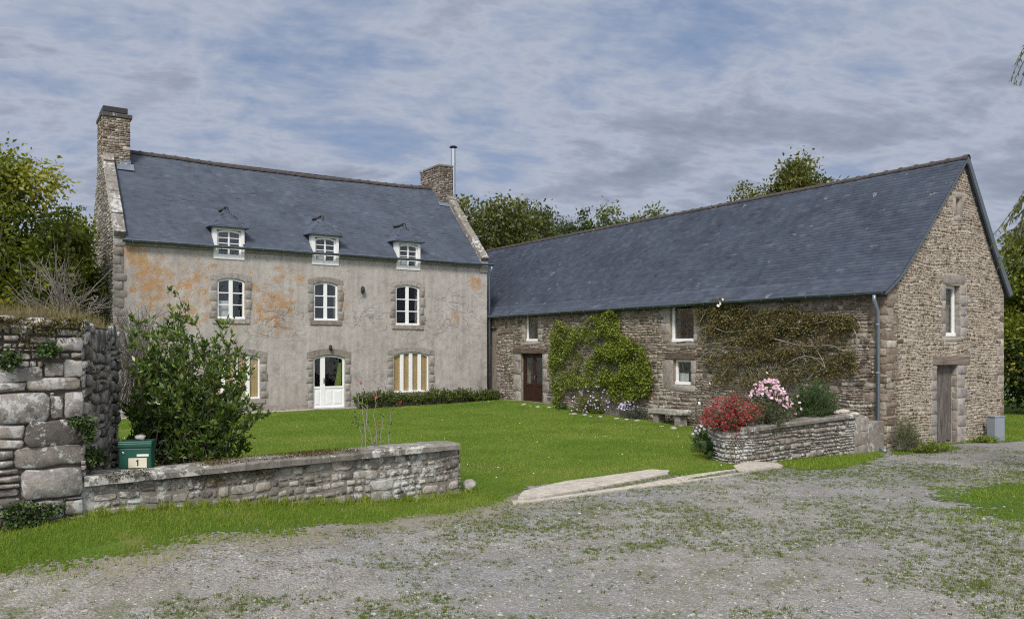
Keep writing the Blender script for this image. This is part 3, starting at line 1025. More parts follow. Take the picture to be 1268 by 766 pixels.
# ---------------------------------------------------------------- the house
HX0, HX1, HD, HE, HR = -7.43, 7.09, 6.35, 6.03, 9.72
house = empty('stone_house', 'tall rendered farmhouse with three dormers, orange lichen and white windows', 'house', (*HOUSE_O, 0), TH)
up_win = [(-4.11, -3.15, 3.38, 4.83), (-0.59, 0.36, 3.39, 4.85), (2.79, 3.86, 3.27, 4.89)]
gr_win = [(-4.33, -2.61, 0.5, 2.12), (2.69, 4.28, 0.56, 2.18)]
DOOR = (-0.61, 0.65, 0.0, 2.08)
dorm = [(-4.24, -3.17), (-0.67, 0.39), (2.82, 3.88)]
DZ0, DZ1 = 5.5, 6.62
mb = MB()
holes = up_win + gr_win + [DOOR] + [(a, b, DZ0, HE) for a, b in dorm]
wall_solid(mb, HX0 + 0.12, HX1, -0.2, [(HX0, HE), (HX1, HE)], holes, 0.45)
mb.build('facade', M['plaster'], house)
mb = MB()
mb.box(HX0 + 0.46, HX1 - 0.46, HD - 0.45, HD, -0.2, HE)
mb.build('rear_wall', M['plaster'], house)
# interior: floors and party wall, so no daylight runs through the rooms
mb = MB()
mb.box(HX0 + 0.47, HX1 - 0.47, 0.5, HD - 0.5, 2.55, 2.75)
mb.box(HX0 + 0.47, HX1 - 0.47, 0.5, HD - 0.5, 5.2, 5.35)
mb.box(HX0 + 0.47, HX1 - 0.47, 3.4, 3.5, 0.0, 2.5)
mb.box(HX0 + 0.47, HX1 - 0.47, 3.4, 3.5, 2.8, 5.15)
mb.box(HX0 + 0.47, HX1 - 0.47, 1.9, 2.0, 5.36, 7.2)
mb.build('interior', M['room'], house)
# left gable with its parapet (u = -y)
TL = lambda u, d, z: (HX0 + d, -u, z)
zr = lambda y: HE + (HR - HE) * (y / 3.65) if y <= 3.65 else HR - (HR - HE) * ((y - 3.65) / (HD - 3.65))
PAR = 0.24
mb = MB(TL)
top = [(-HD, HE + PAR), (-3.65, HR + PAR), (0, HE + PAR)]
wall_solid(mb, -HD, 0.0, -0.2, top, [], 0.33)
mb.build('gable_wall', M['gable_mortar'], house, tint=(0.5, .5, .5))
rg = np.random.default_rng(21)
keep = lambda u, z: z < zr(-u) + PAR - 0.06
rc = rubble(-HD, 0.0, 0.0, 10.1, rg, (0.08, 0.2), (1.2, 3.2), keep=keep)
stone_obj('gable_stonework', rc, M['garden_stone'], house, TL, rg, depth=(0.012, 0.04), jit=0.09)
# quoins on the front corner
z = 0.0; rc = []
k = 0
while z < HE + 0.1:
    h = R.uniform(0.22, 0.36)
    rc.append((HX0 + 0.0, HX0 + R.uniform(0.2, 0.42), z, min(z + h - 0.01, HE + 0.12)))
    z += h; k += 1
stone_obj('quoin', rc, M['granite'], house, ID, rg, depth=(0.01, 0.03), jit=0.05, bump=0.004)
# right gable and parapet
TRG = lambda u, d, z: (HX1 - d, u, z)
mb = MB(TRG)
wall_solid(mb, 0.46, HD, -0.2, [(0, HE - .05), (3.65, HR + PAR), (HD, HE + PAR)], [], 0.36)
mb.build('side_wall', M['plaster'], house)
rcs = []
for (xa, xb, vmat) in ((HX0 + 0.01, HX0 + 0.36, 'garden_stone'), (HX1 - 0.36, HX1 - 0.0, 'planter_stone')):
    # sloping coping stones laid along the verge
    L_ = math.hypot(3.65, HR - HE)
    mb = MB()
    s = 0.0
    dy, dz = 3.65 / L_, (HR - HE) / L_
    while s < L_ - 0.2:
        ln = R.uniform(0.28, 0.6)
        e = min(s + ln - 0.015, L_)
        j = R.uniform(-0.02, 0.03)
        base = PAR - 0.17
        th_ = PAR + j
        p = lambda s_, n_: (-0.02 + s_ * dy - n_ * dz, HE + s_ * dz + n_ * dy)
        a0, a1, b0, b1 = p(s, -0.05), p(s, th_), p(e, -0.05), p(e, th_ + R.uniform(-.015, .015))
        mb.add([(xa, *a0), (xb, *a0), (xb, *a1), (xa, *a1), (xa, *b0), (xb, *b0), (xb, *b1), (xa, *b1)],
               [(0, 1, 2, 3), (7, 6, 5, 4), (0, 4, 5, 1), (1, 5, 6, 2), (2, 6, 7, 3), (3, 7, 4, 0)])
        s += ln
    mb.build('verge_coping', M[vmat], house, bevel=0.015, tint=(0.35, .5, .5))
mb = MB()
mb.box(HX1 - 0.38, HX1 + 0.02, -0.06, 0.45, HE - 0.45, HE + 0.10)
mb.build('kneeler', M['granite'], house, bevel=0.02, tint=(0.9, .5, .5))

# roof
TSAG = lambda u, d, z: (u, d, z - 0.13 * np.sin(np.pi * np.clip((u - RX0) / (RX1 - RX0), 0, 1)) * np.clip((d + 0.16) / 3.8, 0, 1) - 0.012 * np.sin(u * 1.7) * np.clip(d / 3.8, 0, 1))
roof_m = MB(TSAG)
RX0, RX1 = HX0 + 0.35, HX1 - 0.35
cut = [q for ab in dorm for q in ab]
prof = [(-0.16, HE - 0.10), (3.65, HR)]
ry = lambda z: -0.16 + (z - (HE - 0.10)) / (HR - HE + 0.10) * 3.81
xsr = sorted(set([RX0] + cut + [RX1] + [float(q) for q in np.arange(-7.0, 6.7, 0.5)]))
for i in range(len(xsr) - 1):
    a, b = xsr[i], xsr[i + 1]
    onr = not any(p_ - 0.001 < (a + b) / 2 < q_ + 0.001 for p_, q_ in dorm)
    y0_ = -0.16 if onr else ry(DZ1 + 0.05)
    z0_ = HE - 0.10 if onr else DZ1 + 0.05
    roof_m.add([(a, y0_, z0_), (b, y0_, z0_), (b, 3.65, HR), (a, 3.65, HR), (a, y0_ + 0.05, z0_ - 0.06), (b, y0_ + 0.05, z0_ - 0.06), (b, 3.65, HR - 0.12), (a, 3.65, HR - 0.12)],
               [(0, 1, 2, 3), (7, 6, 5, 4), (0, 4, 5, 1), (0, 3, 7, 4), (1, 5, 6, 2)])
roof_m.add([(HX0 + 0.05, 3.65, HR), (HX1 - .05, 3.65, HR), (HX1 - .05, HD + 0.2, HE - 0.1), (HX0 + .05, HD + 0.2, HE - 0.1),
            (HX0 + .05, 3.65, HR - 0.12), (HX1 - .05, 3.65, HR - 0.12), (HX1 - .05, HD + 0.15, HE - 0.2), (HX0 + .05, HD + 0.15, HE - 0.2)],
           [(0, 1, 2, 3), (7, 6, 5, 4), (3, 2, 6, 7)])
roof = roof_m.build('roof', M['slate_house'], house, tint=(0.4, 0.5, 0.5))
kp = lambda u, z: not any(a - 0.0 < u < b + 0.0 and z < DZ1 + 0.12 for a, b in dorm)
me = slates(prof, RX0 + 0.01, RX1 - 0.01, TSAG, np.random.default_rng(8), 0.118, 0.22, keep=kp, thick=0.004, lift0=0.007, tsd=0.08)
link('slates', me, M['slate_house'], roof)


def ridge_tiles(parent, T, u0, u1, y, z, ln=0.42, r=0.12):
    mb = MB(T)
    u = u0
    n = 9
    while u < u1 - 0.05:
        e = min(u + ln + 0.03, u1)
        for (a, b, rr) in ((u, e - 0.05, r), (e - 0.075, e, r + 0.022)):
            P = []
            for uu in (a, b):
                for ro in (rr, rr - 0.022):
                    for j in range(n):
                        t = math.pi * (-0.08 + 1.16 * j / (n - 1))
                        P.append((uu, y - math.cos(t) * ro, z - 0.04 + math.sin(t) * ro))
            f = []
            for j in range(n - 1):
                f += [(j, j + 1, 2 * n + j + 1, 2 * n + j), (j, n + j, n + j + 1, j + 1), (2 * n + j, 2 * n + j + 1, 3 * n + j + 1, 3 * n + j)]
            f += [(0, 2 * n, 3 * n, n), (n - 1, 2 * n - 1, 4 * n - 1, 3 * n - 1)]
            mb.add(P, f)
        u += ln
    return mb.build('ridge_tiles', M['ridge'], parent, tint=(0.5, .5, .5))


ridge_tiles(roof, TSAG, HX0 + 0.95, HX1 - 0.7, 3.65, HR + 0.02)

# left chimney: rubble stack, slab cap, black cowl
ch = empty('chimney', None, None)
ch.parent = house
CXA, CXB, CYA, CYB = HX0, HX0 + 0.93, 2.95, 4.35
mb = MB()
mb.box(CXA + 0.01, CXB - 0.01, CYA + 0.01, CYB - 0.01, 8.2, 10.75)
mb.build('stack', M['gable_mortar'], ch, tint=(0.5, .5, .5))
rg = np.random.default_rng(5)
rc = rubble(CXA, CXB, 8.85, 10.74, rg, (0.08, 0.17), (1.2, 2.8))
TC = lambda u, d, z: (u, CYA + d, z)
stone_obj('stonework', rc, M['gable_stone'], ch, TC, rg, depth=(0.01, 0.03))
rc = rubble(-CYB, -CYA, 9.0, 10.74, rg, (0.08, 0.17), (1.2, 2.8))
stone_obj('stonework', rc, M['gable_stone'], ch, lambda u, d, z: (CXA + d, -u, z), rg, depth=(0.01, 0.03))
mb = MB()
mb.box(CXA - 0.05, CXB + 0.06, CYA - 0.06, CYB + 0.06, 10.75, 10.9)
mb.build('cap', M['ridge'], ch, bevel=0.02, tint=(0.7, .5, .5))
mb = MB()
mb.box(CXA + 0.03, CXB - 0.08, CYA + 0.08, CYB - 0.08, 10.95, 11.15)
for a in (CXA + 0.08, CXB - 0.2):
    for b in (CYA + 0.2, CYB - 0.2):
        mb.box(a, a + 0.05, b, b + 0.05, 10.9, 10.98)
mb.build('cowl', M['black_metal'], ch, bevel=0.01)
mb = MB()
yb = CYA
zb_ = HE - 0.10 + (yb + 0.16) / 3.81 * (HR - HE + 0.10)
mb.add([(CXA + 0.45, yb - 0.28, zb_ - 0.20), (CXB + 0.1, yb - 0.28, zb_ - 0.20), (CXB + 0.1, yb - 0.004, zb_ + 0.07), (CXA + 0.45, yb - 0.004, zb_ + 0.07)], [(0, 1, 2, 3)])
mb.add([(CXA + 0.47, yb - 0.012, zb_ - 0.02), (CXB + 0.012, yb - 0.012, zb_ - 0.02), (CXB + 0.012, yb - 0.012, zb_ + 0.2), (CXA + 0.47, yb - 0.012, zb_ + 0.22)], [(0, 1, 2, 3)])
mb.build('flashing', M['zinc'], ch)

# right chimney: dark brick and stone stack with a weathered rim
ch2 = empty('chimney', None, None)
ch2.parent = house
X0, X1, Y0, Y1 = 6.30, 6.98, 2.85, 4.75
mb = MB()
mb.box(X0, X1, Y0, Y1, 8.2, 10.62)
mb.build('stack', stone_mat('sooty_render', [(0, (0.135, 0.115, 0.10)), (1, (0.155, 0.13, 0.115))], lichen=0.35, lich_col=(0.33, 0.31, 0.28), dark=0.7, bs=0.02), ch2, bevel=0.02, tint=(0.5, .5, .5))
rg = np.random.default_rng(15)
rc = rubble(X0, X1, 9.0, 10.61, rg, (0.08, 0.17), (1.2, 2.8))
stone_obj('stonework', rc, M['front_stone'], ch2, lambda u, d, z: (u, Y0 + d, z), rg, depth=(0.01, 0.03))
rc = rubble(-Y1, -Y0, 9.0, 10.61, rg, (0.08, 0.17), (1.2, 2.8))
stone_obj('stonework', rc, M['front_stone'], ch2, lambda u, d, z: (X0 + d, -u, z), rg, depth=(0.01, 0.03))
mb = MB()
mb.box(X0 - 0.04, X1 + 0.04, Y0 - 0.04, Y1 + 0.04, 10.62, 10.72)
mb.build('cap', M['garden_stone'], ch2, bevel=0.02, tint=(0.3, .5, .5))
mb = MB()
zb_ = HE - 0.10 + (Y0 + 0.16) / 3.81 * (HR - HE + 0.10)
mb.add([(X0 - 0.1, Y0 - 0.2, zb_ - 0.13), (X1 - 0.25, Y0 - 0.2, zb_ - 0.13), (X1 - 0.25, Y0 - 0.004, zb_ + 0.07), (X0 - 0.1, Y0 - 0.004, zb_ + 0.07)], [(0, 1, 2, 3)])
mb.add([(X0 - 0.012, Y0 - 0.1, zb_ - 0.08), (X0 - 0.012, 3.7, HR + 0.03), (X0 - 0.012, 3.7, HR + 0.18), (X0 - 0.012, Y0 - 0.1, zb_ + 0.10)], [(0, 1, 2, 3)])
mb.build('flashing', M['zinc'], ch2)
# steel flue rising outside the gable
mb = MB()
FX, FY = 7.27, 3.3
mb.lathe((FX, FY, 0), [(0.105, 7.6), (0.105, 9.9), (0.115, 9.9), (0.115, 9.96), (0.105, 9.96), (0.105, 10.9), (0.115, 10.9), (0.115, 10.96), (0.105, 10.96), (0.105, 11.62)], 20)
fl = mb.build('flue', M['steel'], house, smooth=False)
fl['label'] = 'shiny steel flue pipe'
mb = MB()
mb.lathe((FX, FY, 11.68), [(0.19, 0.0), (0.19, 0.02), (0.12, 0.07), (0.02, 0.1)], 20)
for t in range(4):
    a = t * math.pi / 2
    mb.box(FX + 0.09 * math.cos(a) - 0.008, FX + 0.09 * math.cos(a) + 0.008, FY + 0.09 * math.sin(a) - 0.008, FY + 0.09 * math.sin(a) + 0.008, 11.6, 11.69)
mb.build('rain_cap', M['black_metal'], fl)

# gutter: half-round zinc running in front of the dormers
def gutter(parent, T, u0, u1, d, z, r=0.075, mat=None, sag=0.0):
    mb = MB(T)
    n = 9
    U = np.linspace(u0, u1, 18)
    P = []
    for ro in (r, r - 0.008):
        for u in U:
            for j in range(n):
                t = math.pi * (1 + j / (n - 1))
                zz = z + sag * math.sin(math.pi * (u - u0) / (u1 - u0)) + 0.012 * math.sin(u * 1.9)
                P.append((u, d + math.cos(t) * ro, zz + math.sin(t) * ro))
    k = len(U)
    f = []
    for o_ in (0, k * n):
        for i in range(k - 1):
            for j in range(n - 1):
                f.append((o_ + i * n + j, o_ + i * n + j + 1, o_ + (i + 1) * n + j + 1, o_ + (i + 1) * n + j))
    for i in range(k - 1):
        for j in (0, n - 1):
            f.append((i * n + j, (i + 1) * n + j, k * n + (i + 1) * n + j, k * n + i * n + j))
    for i in (0, k - 1):
        for j in range(n - 1):
            f.append((i * n + j, i * n + j + 1, k * n + i * n + j + 1, k * n + i * n + j))
    mb.add(P, f)
    g = mb.build('gutter', mat or M['zinc_dark'], parent, smooth=True)
    u = u0 + 0.3
    while u < u1:
        mb = MB(T)
        mb.box(u - 0.012, u + 0.012, d - r - 0.01, d - r + 0.002, z - 0.05, z + 0.02)
        mb.box(u - 0.012, u + 0.012, d - r, d + r, z - r - 0.012, z - r - 0.004)
        mb.build('bracket', mat or M['zinc_dark'], g)
        u += 0.72
    mb = MB(T)
    mb.tube([(u0, d - r, z + 0.0), (u1, d - r, z + 0.0)], 0.012, 6)
    mb.build('bead', mat or M['zinc'], g)
    return g


gutter(house, ID, HX0 + 0.25, HX1 + 0.22, -0.2, HE - 0.10, 0.075)
mb = MB()
for a, b in zip([RX0] + [q[1] for q in dorm], [q[0] for q in dorm] + [RX1]):
    mb.box(a + 0.01, b - 0.01, -0.10, -0.004, HE - 0.25, HE - 0.11)
mb.build('cornice', M['granite'], house, bevel=0.01, tint=(0.7, .5, .5))
mb = MB()
mb.tube([(HX1 + 0.12, -0.22, HE - 0.2), (HX1 + 0.13, -0.1, HE - 0.42), (HX1 + 0.13, 0.0, HE - 0.55), (HX1 + 0.13, 0.02, 0.05)], 0.045, 12)
mb.build('downpipe', M['zinc'], house, smooth=True)

# plinth of dressed blocks left of and beside the door
mb = MB()
mb.box(HX0 + 0.5, -0.86, -0.035, -0.003, -0.15, 0.24)
mb.box(0.93, HX1, -0.03, -0.003, -0.15, 0.2)
mb.build('plinth', M['granite'], house, bevel=0.012, tint=(0.3, .5, .5))

# openings
for i, (a, b, c, d) in enumerate(up_win):
    wn = window(house, ID, a, b, c, d - 0.01, 0.10, 3, 0.065, 0.135, 0.05, bar=0.04, blind='net' if i == 0 else None)
    surround(wn, ID, a, b, c, d, 0.10, 0.24 if i != 1 else 0.22, 0.012, 0.2, True, i)
for i, (a, b, c, d) in enumerate(gr_win):
    mb_w = window(house, ID, a, b, c, d - 0.01, 0.13, 1, 0.05, 0.15, 0.05, bars=False, cols=4, blind='tan')
    surround(mb_w, ID, a, b, c, d, 0.13, 0.27, 0.012, 0.22, True, 10 + i)

# front door: side light, part-glazed leaf, moulded panels
x0, x1, z0, z1 = DOOR
dm = MB()
top_o = arch_line(x0, x1, z1 - 0.01, 0.12)
dm.strip([(min(max(x, x0 + .07), x1 - .07), z - 0.07) for x, z in top_o], top_o, 0.06, 0.13)
dm.box(x0, x0 + 0.07, 0.058, 0.128, z0 + 0.03, z1 - 0.135)
dm.box(x1 - 0.07, x1, 0.058, 0.128, z0 + 0.03, z1 - 0.135)
dm.box(x0, x1, 0.05, 0.13, z0 + 0.0, z0 + 0.12)
XM = x0 + 0.37
dm.box(XM - 0.07, XM + 0.11, 0.054, 0.124, z0 + 0.05, z1 - 0.05)
dm.box(x0 + 0.06, x1 - 0.06, 0.07, 0.12, z0 + 0.1, z0 + 0.86)
for (a, b) in ((x0 + 0.10, XM - 0.10), (XM + 0.15, XM + 0.39), (XM + 0.45, x1 - 0.11)):
    dm.strip([(a, z0 + 0.18), (b, z0 + 0.18)], [(a, z0 + 0.72), (b, z0 + 0.72)], 0.06, 0.072)
    dm.box(a + 0.03, b - 0.03, 0.052, 0.062, z0 + 0.22, z0 + 0.68)
dm.box(x0 + 0.05, x1 - 0.05, 0.052, 0.125, z0 + 0.8, z0 + 0.88)
dd = dm.build('front_door', M['white'], house, bevel=0.006)
dd['label'] = 'white front door with side light and glazed upper half'
mg = MB()
mg.prism([(x0 + .05, z0 + .87), (x1 - .05, z0 + .87)] + arch_line(x0 + .05, x1 - .05, z1 - .05, .12)[::-1], 0.09, 0.096)
mg.build('pane', M['glass'], dd)
mg = MB()
mg.box(XM + 0.05, XM + 0.075, 0.02, 0.05, z0 + 1.0, z0 + 1.2)
mg.tube([(XM + 0.06, 0.02, z0 + 1.12), (XM + 0.06, 0.0, z0 + 1.12), (XM + 0.17, 0.0, z0 + 1.12)], 0.011, 8)
mg.build('handle', M['black_metal'], dd)
mg = MB()
mg.prism([(x1 - 0.36, z0 + 0.9), (x1 - 0.1, z0 + 0.9), (x1 - 0.1, z0 + 1.78), (x1 - 0.2, z0 + 1.74), (x1 - 0.27, z0 + 1.35)], 0.16, 0.18)
cr = mg.build('curtain', plain_mat('lime_curtain', (0.15, 0.20, 0.03), 0.8), dd)
surround(dd, ID, x0, x1, z0, z1, 0.12, 0.25, 0.014, 0.24, False, 31)
mg = MB()
mg.box(x0 - 0.3, x1 + 0.5, -0.42, 0.05, -0.12, -0.002 + 0.062)
mg.build('doorstep', M['granite'], dd, bevel=0.015, tint=(0.8, .5, .5))

# wall lamps
def wall_lamp(x, z, label, s=1.0):
    mb = MB()
    mb.box(x - 0.03 * s, x + 0.03 * s, -0.05, -0.001, z - 0.05 * s, z + 0.08 * s)
    mb.lathe((x, -0.11, z), [(0.02 * s, 0.13 * s), (0.07 * s, 0.08 * s), (0.085 * s, -0.04 * s), (0.05 * s, -0.13 * s), (0.01, -0.15 * s)], 12)
    o = mb.build('wall_lamp', M['black_metal'], house, smooth=False)
    o['label'] = label


wall_lamp(1.34, 4.62, 'small black lamp between the upper windows')
wall_lamp(0.03, 2.36, 'small black lamp over the door', 0.8)

# dormers
for i, (a, b) in enumerate(dorm):
    dr = empty('dormer', None, None)
    dr.parent = house
    mb = MB()
    s_ = 0.115
    # masonry front, framed round the casement
    iw = (a + s_, b - s_, DZ0 + 0.10, DZ1 - 0.09)
    wall_solid(mb, a, b, DZ0, [(a, DZ1), (b, DZ1)], [iw], 0.30)
    mb.build('front', M['sill_white'], dr, bevel=0.0)
    for q in mb.v: pass
    dr.children[0].location.y = -0.03
    ty = ry(DZ1) + 0.15
    for (p, q) in ((a + 0.005, a + 0.12), (b - 0.12, b - 0.005)):
        mb = MB()
        mb.add([(p, 0.272, HE), (q, 0.272, HE), (q, 0.272, DZ1), (p, 0.272, DZ1), (p, ty, DZ1), (q, ty, DZ1)],
               [(0, 1, 2, 3), (0, 3, 4), (1, 5, 2), (3, 2, 5, 4), (0, 4, 5, 1)])
        mb.build('cheek', M['zinc_dark'], dr)
    wn = window(dr, ID, iw[0], iw[1], iw[2], iw[3], 0.06, 4, 0.06, 0.055, 0.02, blind='net' if i else None, bar=0.03)
    # hipped roof
    xm = (a + b) / 2
    EX = 0.13
    az = DZ1 + 0.80
    ay = 0.55
    mb = MB()
    E0, E1 = (a - EX, -0.16, DZ1 - 0.02), (b + EX, -0.16, DZ1 - 0.02)
    A_ = (xm, ay, az - 0.12)
    Bk = (xm, ry(az) + 0.1, az - 0.12)
    yb2 = ry(DZ1) + 0.1
    G0, G1 = (a - EX, yb2, DZ1 + 0.02), (b + EX, yb2, DZ1 + 0.02)
    lift = 0.05
    up = lambda p: (p[0], p[1], p[2] + lift)
    pts = [E0, E1, A_, Bk, G0, G1] + [up(p) for p in (E0, E1, A_, Bk, G0, G1)]
    mb.add(pts, [(6, 7, 8), (7, 11, 9, 8), (6, 8, 9, 10), (0, 1, 7, 6), (1, 5, 11, 7), (4, 0, 6, 10), (0, 4, 5, 1)])
    rf = mb.build('dormer_roof', M['slate_house'], dr, tint=(0.35, 0.5, 0.5))
    # its slates
    rgx = np.random.default_rng(50 + i)
    pf = [(-0.17, DZ1 + 0.035), (ay, az - 0.065)]
    kpf = lambda u, z, xm=xm, a=a, b=b: abs(u - xm) < ((b - a) / 2 + EX) * (1 - (z - DZ1) / (az - DZ1 - 0.07)) + 0.03
    link('slates', slates(pf, a - EX, b + EX, ID, rgx, 0.085, 0.15, keep=kpf), M['slate_house'], rf)
    for sg in (-1, 1):
        # side slope: u along y, going up from the side eave to the ridge
        Tside = (lambda u, d, z, sg=sg, xm=xm: (xm + sg * d, u, z))
        pf2 = [(-(-(b - a) / 2 - EX), DZ1 + 0.03), (0.0, az - 0.065)]
        kk = lambda u, z, ay=ay: (u > -0.17 + (z - DZ1) / (az - DZ1 - 0.07) * (ay + 0.17) - 0.02) and u < ry(z) + 0.25
        mm = slates(pf2, -0.17, ry(az), Tside, rgx, 0.085, 0.15, keep=kk)
        link('slates', mm, M['slate_house'], rf)
    # ridge and curled finial
    mb = MB()
    mb.tube([(xm, ry(az) + 0.05, az + 0.0), (xm, ay + 0.1, az - 0.03), (xm, ay - 0.05, az + 0.02), (xm + 0.03, ay - 0.15, az + 0.02), (xm + 0.05, ay - 0.22, az - 0.05), (xm + 0.05, ay - 0.20, az - 0.1)],
            [0.055, 0.055, 0.045, 0.035, 0.028, 0.02], 8)
    mb.build('finial', M['ridge'], rf, smooth=True, tint=(0.3, .5, .5))
    mb = MB()
    for sg in (-1, 1):
        mb.tube([(xm + sg * ((b - a) / 2 + EX), -0.18, DZ1 + 0.03), (xm, ay, az - 0.05)], 0.010, 5)
    mb.tube([(a - EX - 0.01, -0.18, DZ1 + 0.01), (b + EX + 0.01, -0.18, DZ1 + 0.01)], 0.022, 6)
    mb.tube([(a - EX, -0.17, DZ1 + 0.02), (a - EX, yb2, DZ1 + 0.05)], 0.022, 6)
    mb.build('trim', M['zinc_dark'], rf)

# ---------------------------------------------------------------- the barn
BD, BL = 5.71, 24.6
barn = empty('stone_barn', 'long rubble stone barn with a blue slate roof and plank gable door', 'barn', (*BARN_O, 0), TH)
RZ = 7.40
PF = [(-0.22, 3.70), (0.35, 4.06), (0.95, 4.63), (3.55, RZ)]
pz = lambda x: float(np.interp(x, [p[0] for p in PF] + [5.0, BD + 0.15], [p[1] for p in PF] + [5.08, 3.86]))
PA, PBW = (-15.69, -14.78, 2.62, 3.76), (-7.41, -6.38, 2.53, 3.78)
PC, PD_ = (-7.27, -6.5, 1.18, 1.97), (-15.99, -14.45, 0.12, 2.13)
PG = (-19.6, -17.85, 0.2, 3.22)
bh = [PA, PBW, PC, PD_, PG]
mb = MB(TBF)
wall_solid(mb, -BL, 0.0, -0.4, [(-BL, 3.86), (0, 3.86)], bh, 0.5)
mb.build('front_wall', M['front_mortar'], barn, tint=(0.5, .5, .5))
GW, GD, GS = (2.66, 3.42, 2.62, 3.99), (2.24, 3.26, -0.4, 1.88), (3.18, 3.38, 5.84, 6.30)
mb = MB()
wall_solid(mb, 0.0, BD, -0.4, [(0, 3.82), (0.35, 4.02), (0.95, 4.57), (3.55, RZ - 0.06), (5.0, 5.02), (BD, 3.86)], [GW, GD, GS], 0.5)
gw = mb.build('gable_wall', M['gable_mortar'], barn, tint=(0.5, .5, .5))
mb = MB()
mb.box(BD - 0.5, BD, 0.51, BL, -0.4, 3.8)
mb.box(0.51, BD - 0.51, BL - 0.5, BL - 0.01, -0.4, 3.8)
mb.prism([(0.3, 3.81), (BD - 0.05, 3.81), (5.0, 4.95), (3.55, RZ - 0.1)], BL - 0.4, BL - 0.02)
mb.build('rear_wall', M['front_mortar'], barn, tint=(0.5, .5, .5))
mb = MB()
mb.box(0.51, BD - 0.51, 0.51, BL - 0.55, 2.2, 2.35)
for y in (4.0, 9.0, 13.2, 17.0):
    mb.box(0.51, BD - 0.51, y, y + 0.15, -0.3, 2.19)
    mb.box(0.51, BD - 0.51, y, y + 0.15, 2.36, 3.8)
mb.box(2.6, 2.7, 0.6, BL - 0.6, 2.36, 4.9)
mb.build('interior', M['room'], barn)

warp = lambda u, v: (0.015 * np.sin(v * 5 + u * 2.1), 0.025 * np.sin(u * 1.9 + 0.7) + 0.018 * np.sin(u * 4.3 + v * 2))
rg = np.random.default_rng(31)
# dressed blocks: corner quoins and jambs; rubble fills what is left
def blocks_col(u0, u1, z0, z1, r, h=(0.22, 0.38), alt=0.16, side=1):
    out = []
    z = z0; k = 0
    while z < z1 - 0.05:
        t = min(z + r.uniform(*h), z1)
        if z1 - t < 0.1: t = z1
        e = alt * r.uniform(0.4, 1.0) if k % 2 else 0.0
        out.append((u0 - (e if side < 0 else 0), u1 + (e if side > 0 else 0), z + 0.005, t - 0.005))
        z = t; k += 1
    return out


FB = {
    'quoin': [(-rg.uniform(0.18, 0.6), -0.0, a_[2], a_[3]) for a_ in blocks_col(-0.42, -0.0, -0.3, 3.8, rg, h=(0.09, 0.27))],
    'door_left': blocks_col(PD_[0] - 0.42, PD_[0], 0.0, 2.12, rg, h=(0.35, 0.7), side=-1), 'door_right': blocks_col(PD_[1], PD_[1] + 0.3, 0.0, 2.12, rg, h=(0.35, 0.7)),
    'b_left': blocks_col(PBW[0] - 0.3, PBW[0], 2.5, 3.78, rg, side=-1), 'b_right': blocks_col(PBW[1], PBW[1] + 0.16, 2.5, 3.78, rg), 'b_sill': [(PBW[0] - 0.2, PBW[1] + 0.2, 2.36, 2.49)],
    'c_left': [(PC[0] - 0.45, PC[0] - 0.003, 1.02, 1.96)], 'c_right': [(PC[1] + 0.003, PC[1] + 0.22, 1.55, 1.95), (PC[1] + 0.003, PC[1] + 0.2, 1.18, 1.54)], 'c_sill': [(PC[0] - 0.1, PC[1] + 0.2, 0.96, 1.165)],
    'a_left': blocks_col(PA[0] - 0.18, PA[0], 2.6, 3.76, rg, side=-1, alt=.1), 'a_right': blocks_col(PA[1], PA[1] + 0.28, 2.6, 3.76, rg, alt=.1), 'a_sill': [(PA[0] - .1, PA[1] + .1, 2.46, 2.59)],
    'g_right': blocks_col(PG[1], PG[1] + 0.3, 0.0, 1.3, rg)}
blk_f = [b_ for v_ in FB.values() for b_ in v_]
LN_D, LN_C = (-16.53, -14.28, 2.12, 2.34), (-7.62, -6.33, 1.98, 2.2)
hol = [(b_[0] - .006, b_[1] + .006, b_[2] - .006, b_[3] + .006) for b_ in blk_f] + bh + [LN_D, LN_C]
rc = rubble(-19.0, -0.0, -0.3, 3.82, rg, (0.08, 0.20), (1.3, 3.6), holes=hol, gap=0.016)
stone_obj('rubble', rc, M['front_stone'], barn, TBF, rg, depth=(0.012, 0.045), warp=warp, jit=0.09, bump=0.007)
GB = {
    'quoin': [(0.0, rg.uniform(0.14, 0.5), a_[2], a_[3]) for a_ in blocks_col(0, .3, -0.3, 3.8, rg, h=(0.07, 0.24))],
    'quoin_far': [(BD - rg.uniform(0.12, 0.4), BD, a_[2], a_[3]) for a_ in blocks_col(0, .3, -0.3, 3.7, rg, h=(0.1, 0.26))],
    'd_left': blocks_col(GD[0] - 0.22, GD[0], -0.25, 1.87, rg, side=-1, alt=0.14), 'd_right': blocks_col(GD[1], GD[1] + 0.34, -0.25, 1.87, rg, alt=0.16, h=(.25, .5)),
    'w_left': blocks_col(GW[0] - 0.14, GW[0], 2.64, 3.98, rg, side=-1, alt=0.1), 'w_right': blocks_col(GW[1], GW[1] + 0.26, 2.64, 3.98, rg, alt=0.1),
    'w_lintel': [(GW[0] - 0.15, GW[1] + 0.25, 4.0, 4.27)], 'w_sill': [(GW[0] - .05, GW[1] + .12, 2.5, 2.61)],
    's_left': [(GS[0] - 0.12, GS[0], 5.84, 6.3)], 's_right': [(GS[1], GS[1] + .14, 5.84, 6.3)], 's_lintel': [(GS[0] - .08, GS[1] + .1, 6.31, 6.45)], 's_sill': [(GS[0] - .1, GS[1] + .1, 5.7, 5.83)]}
blk_g = [b_ for v_ in GB.values() for b_ in v_]
LN_G = (2.05, 3.84, 1.885, 2.12)
hol = [(b_[0] - .006, b_[1] + .006, b_[2] - .006, b_[3] + .006) for b_ in blk_g] + [GW, GD, GS, LN_G]
kg = lambda u, z: z < pz(u) - 0.13
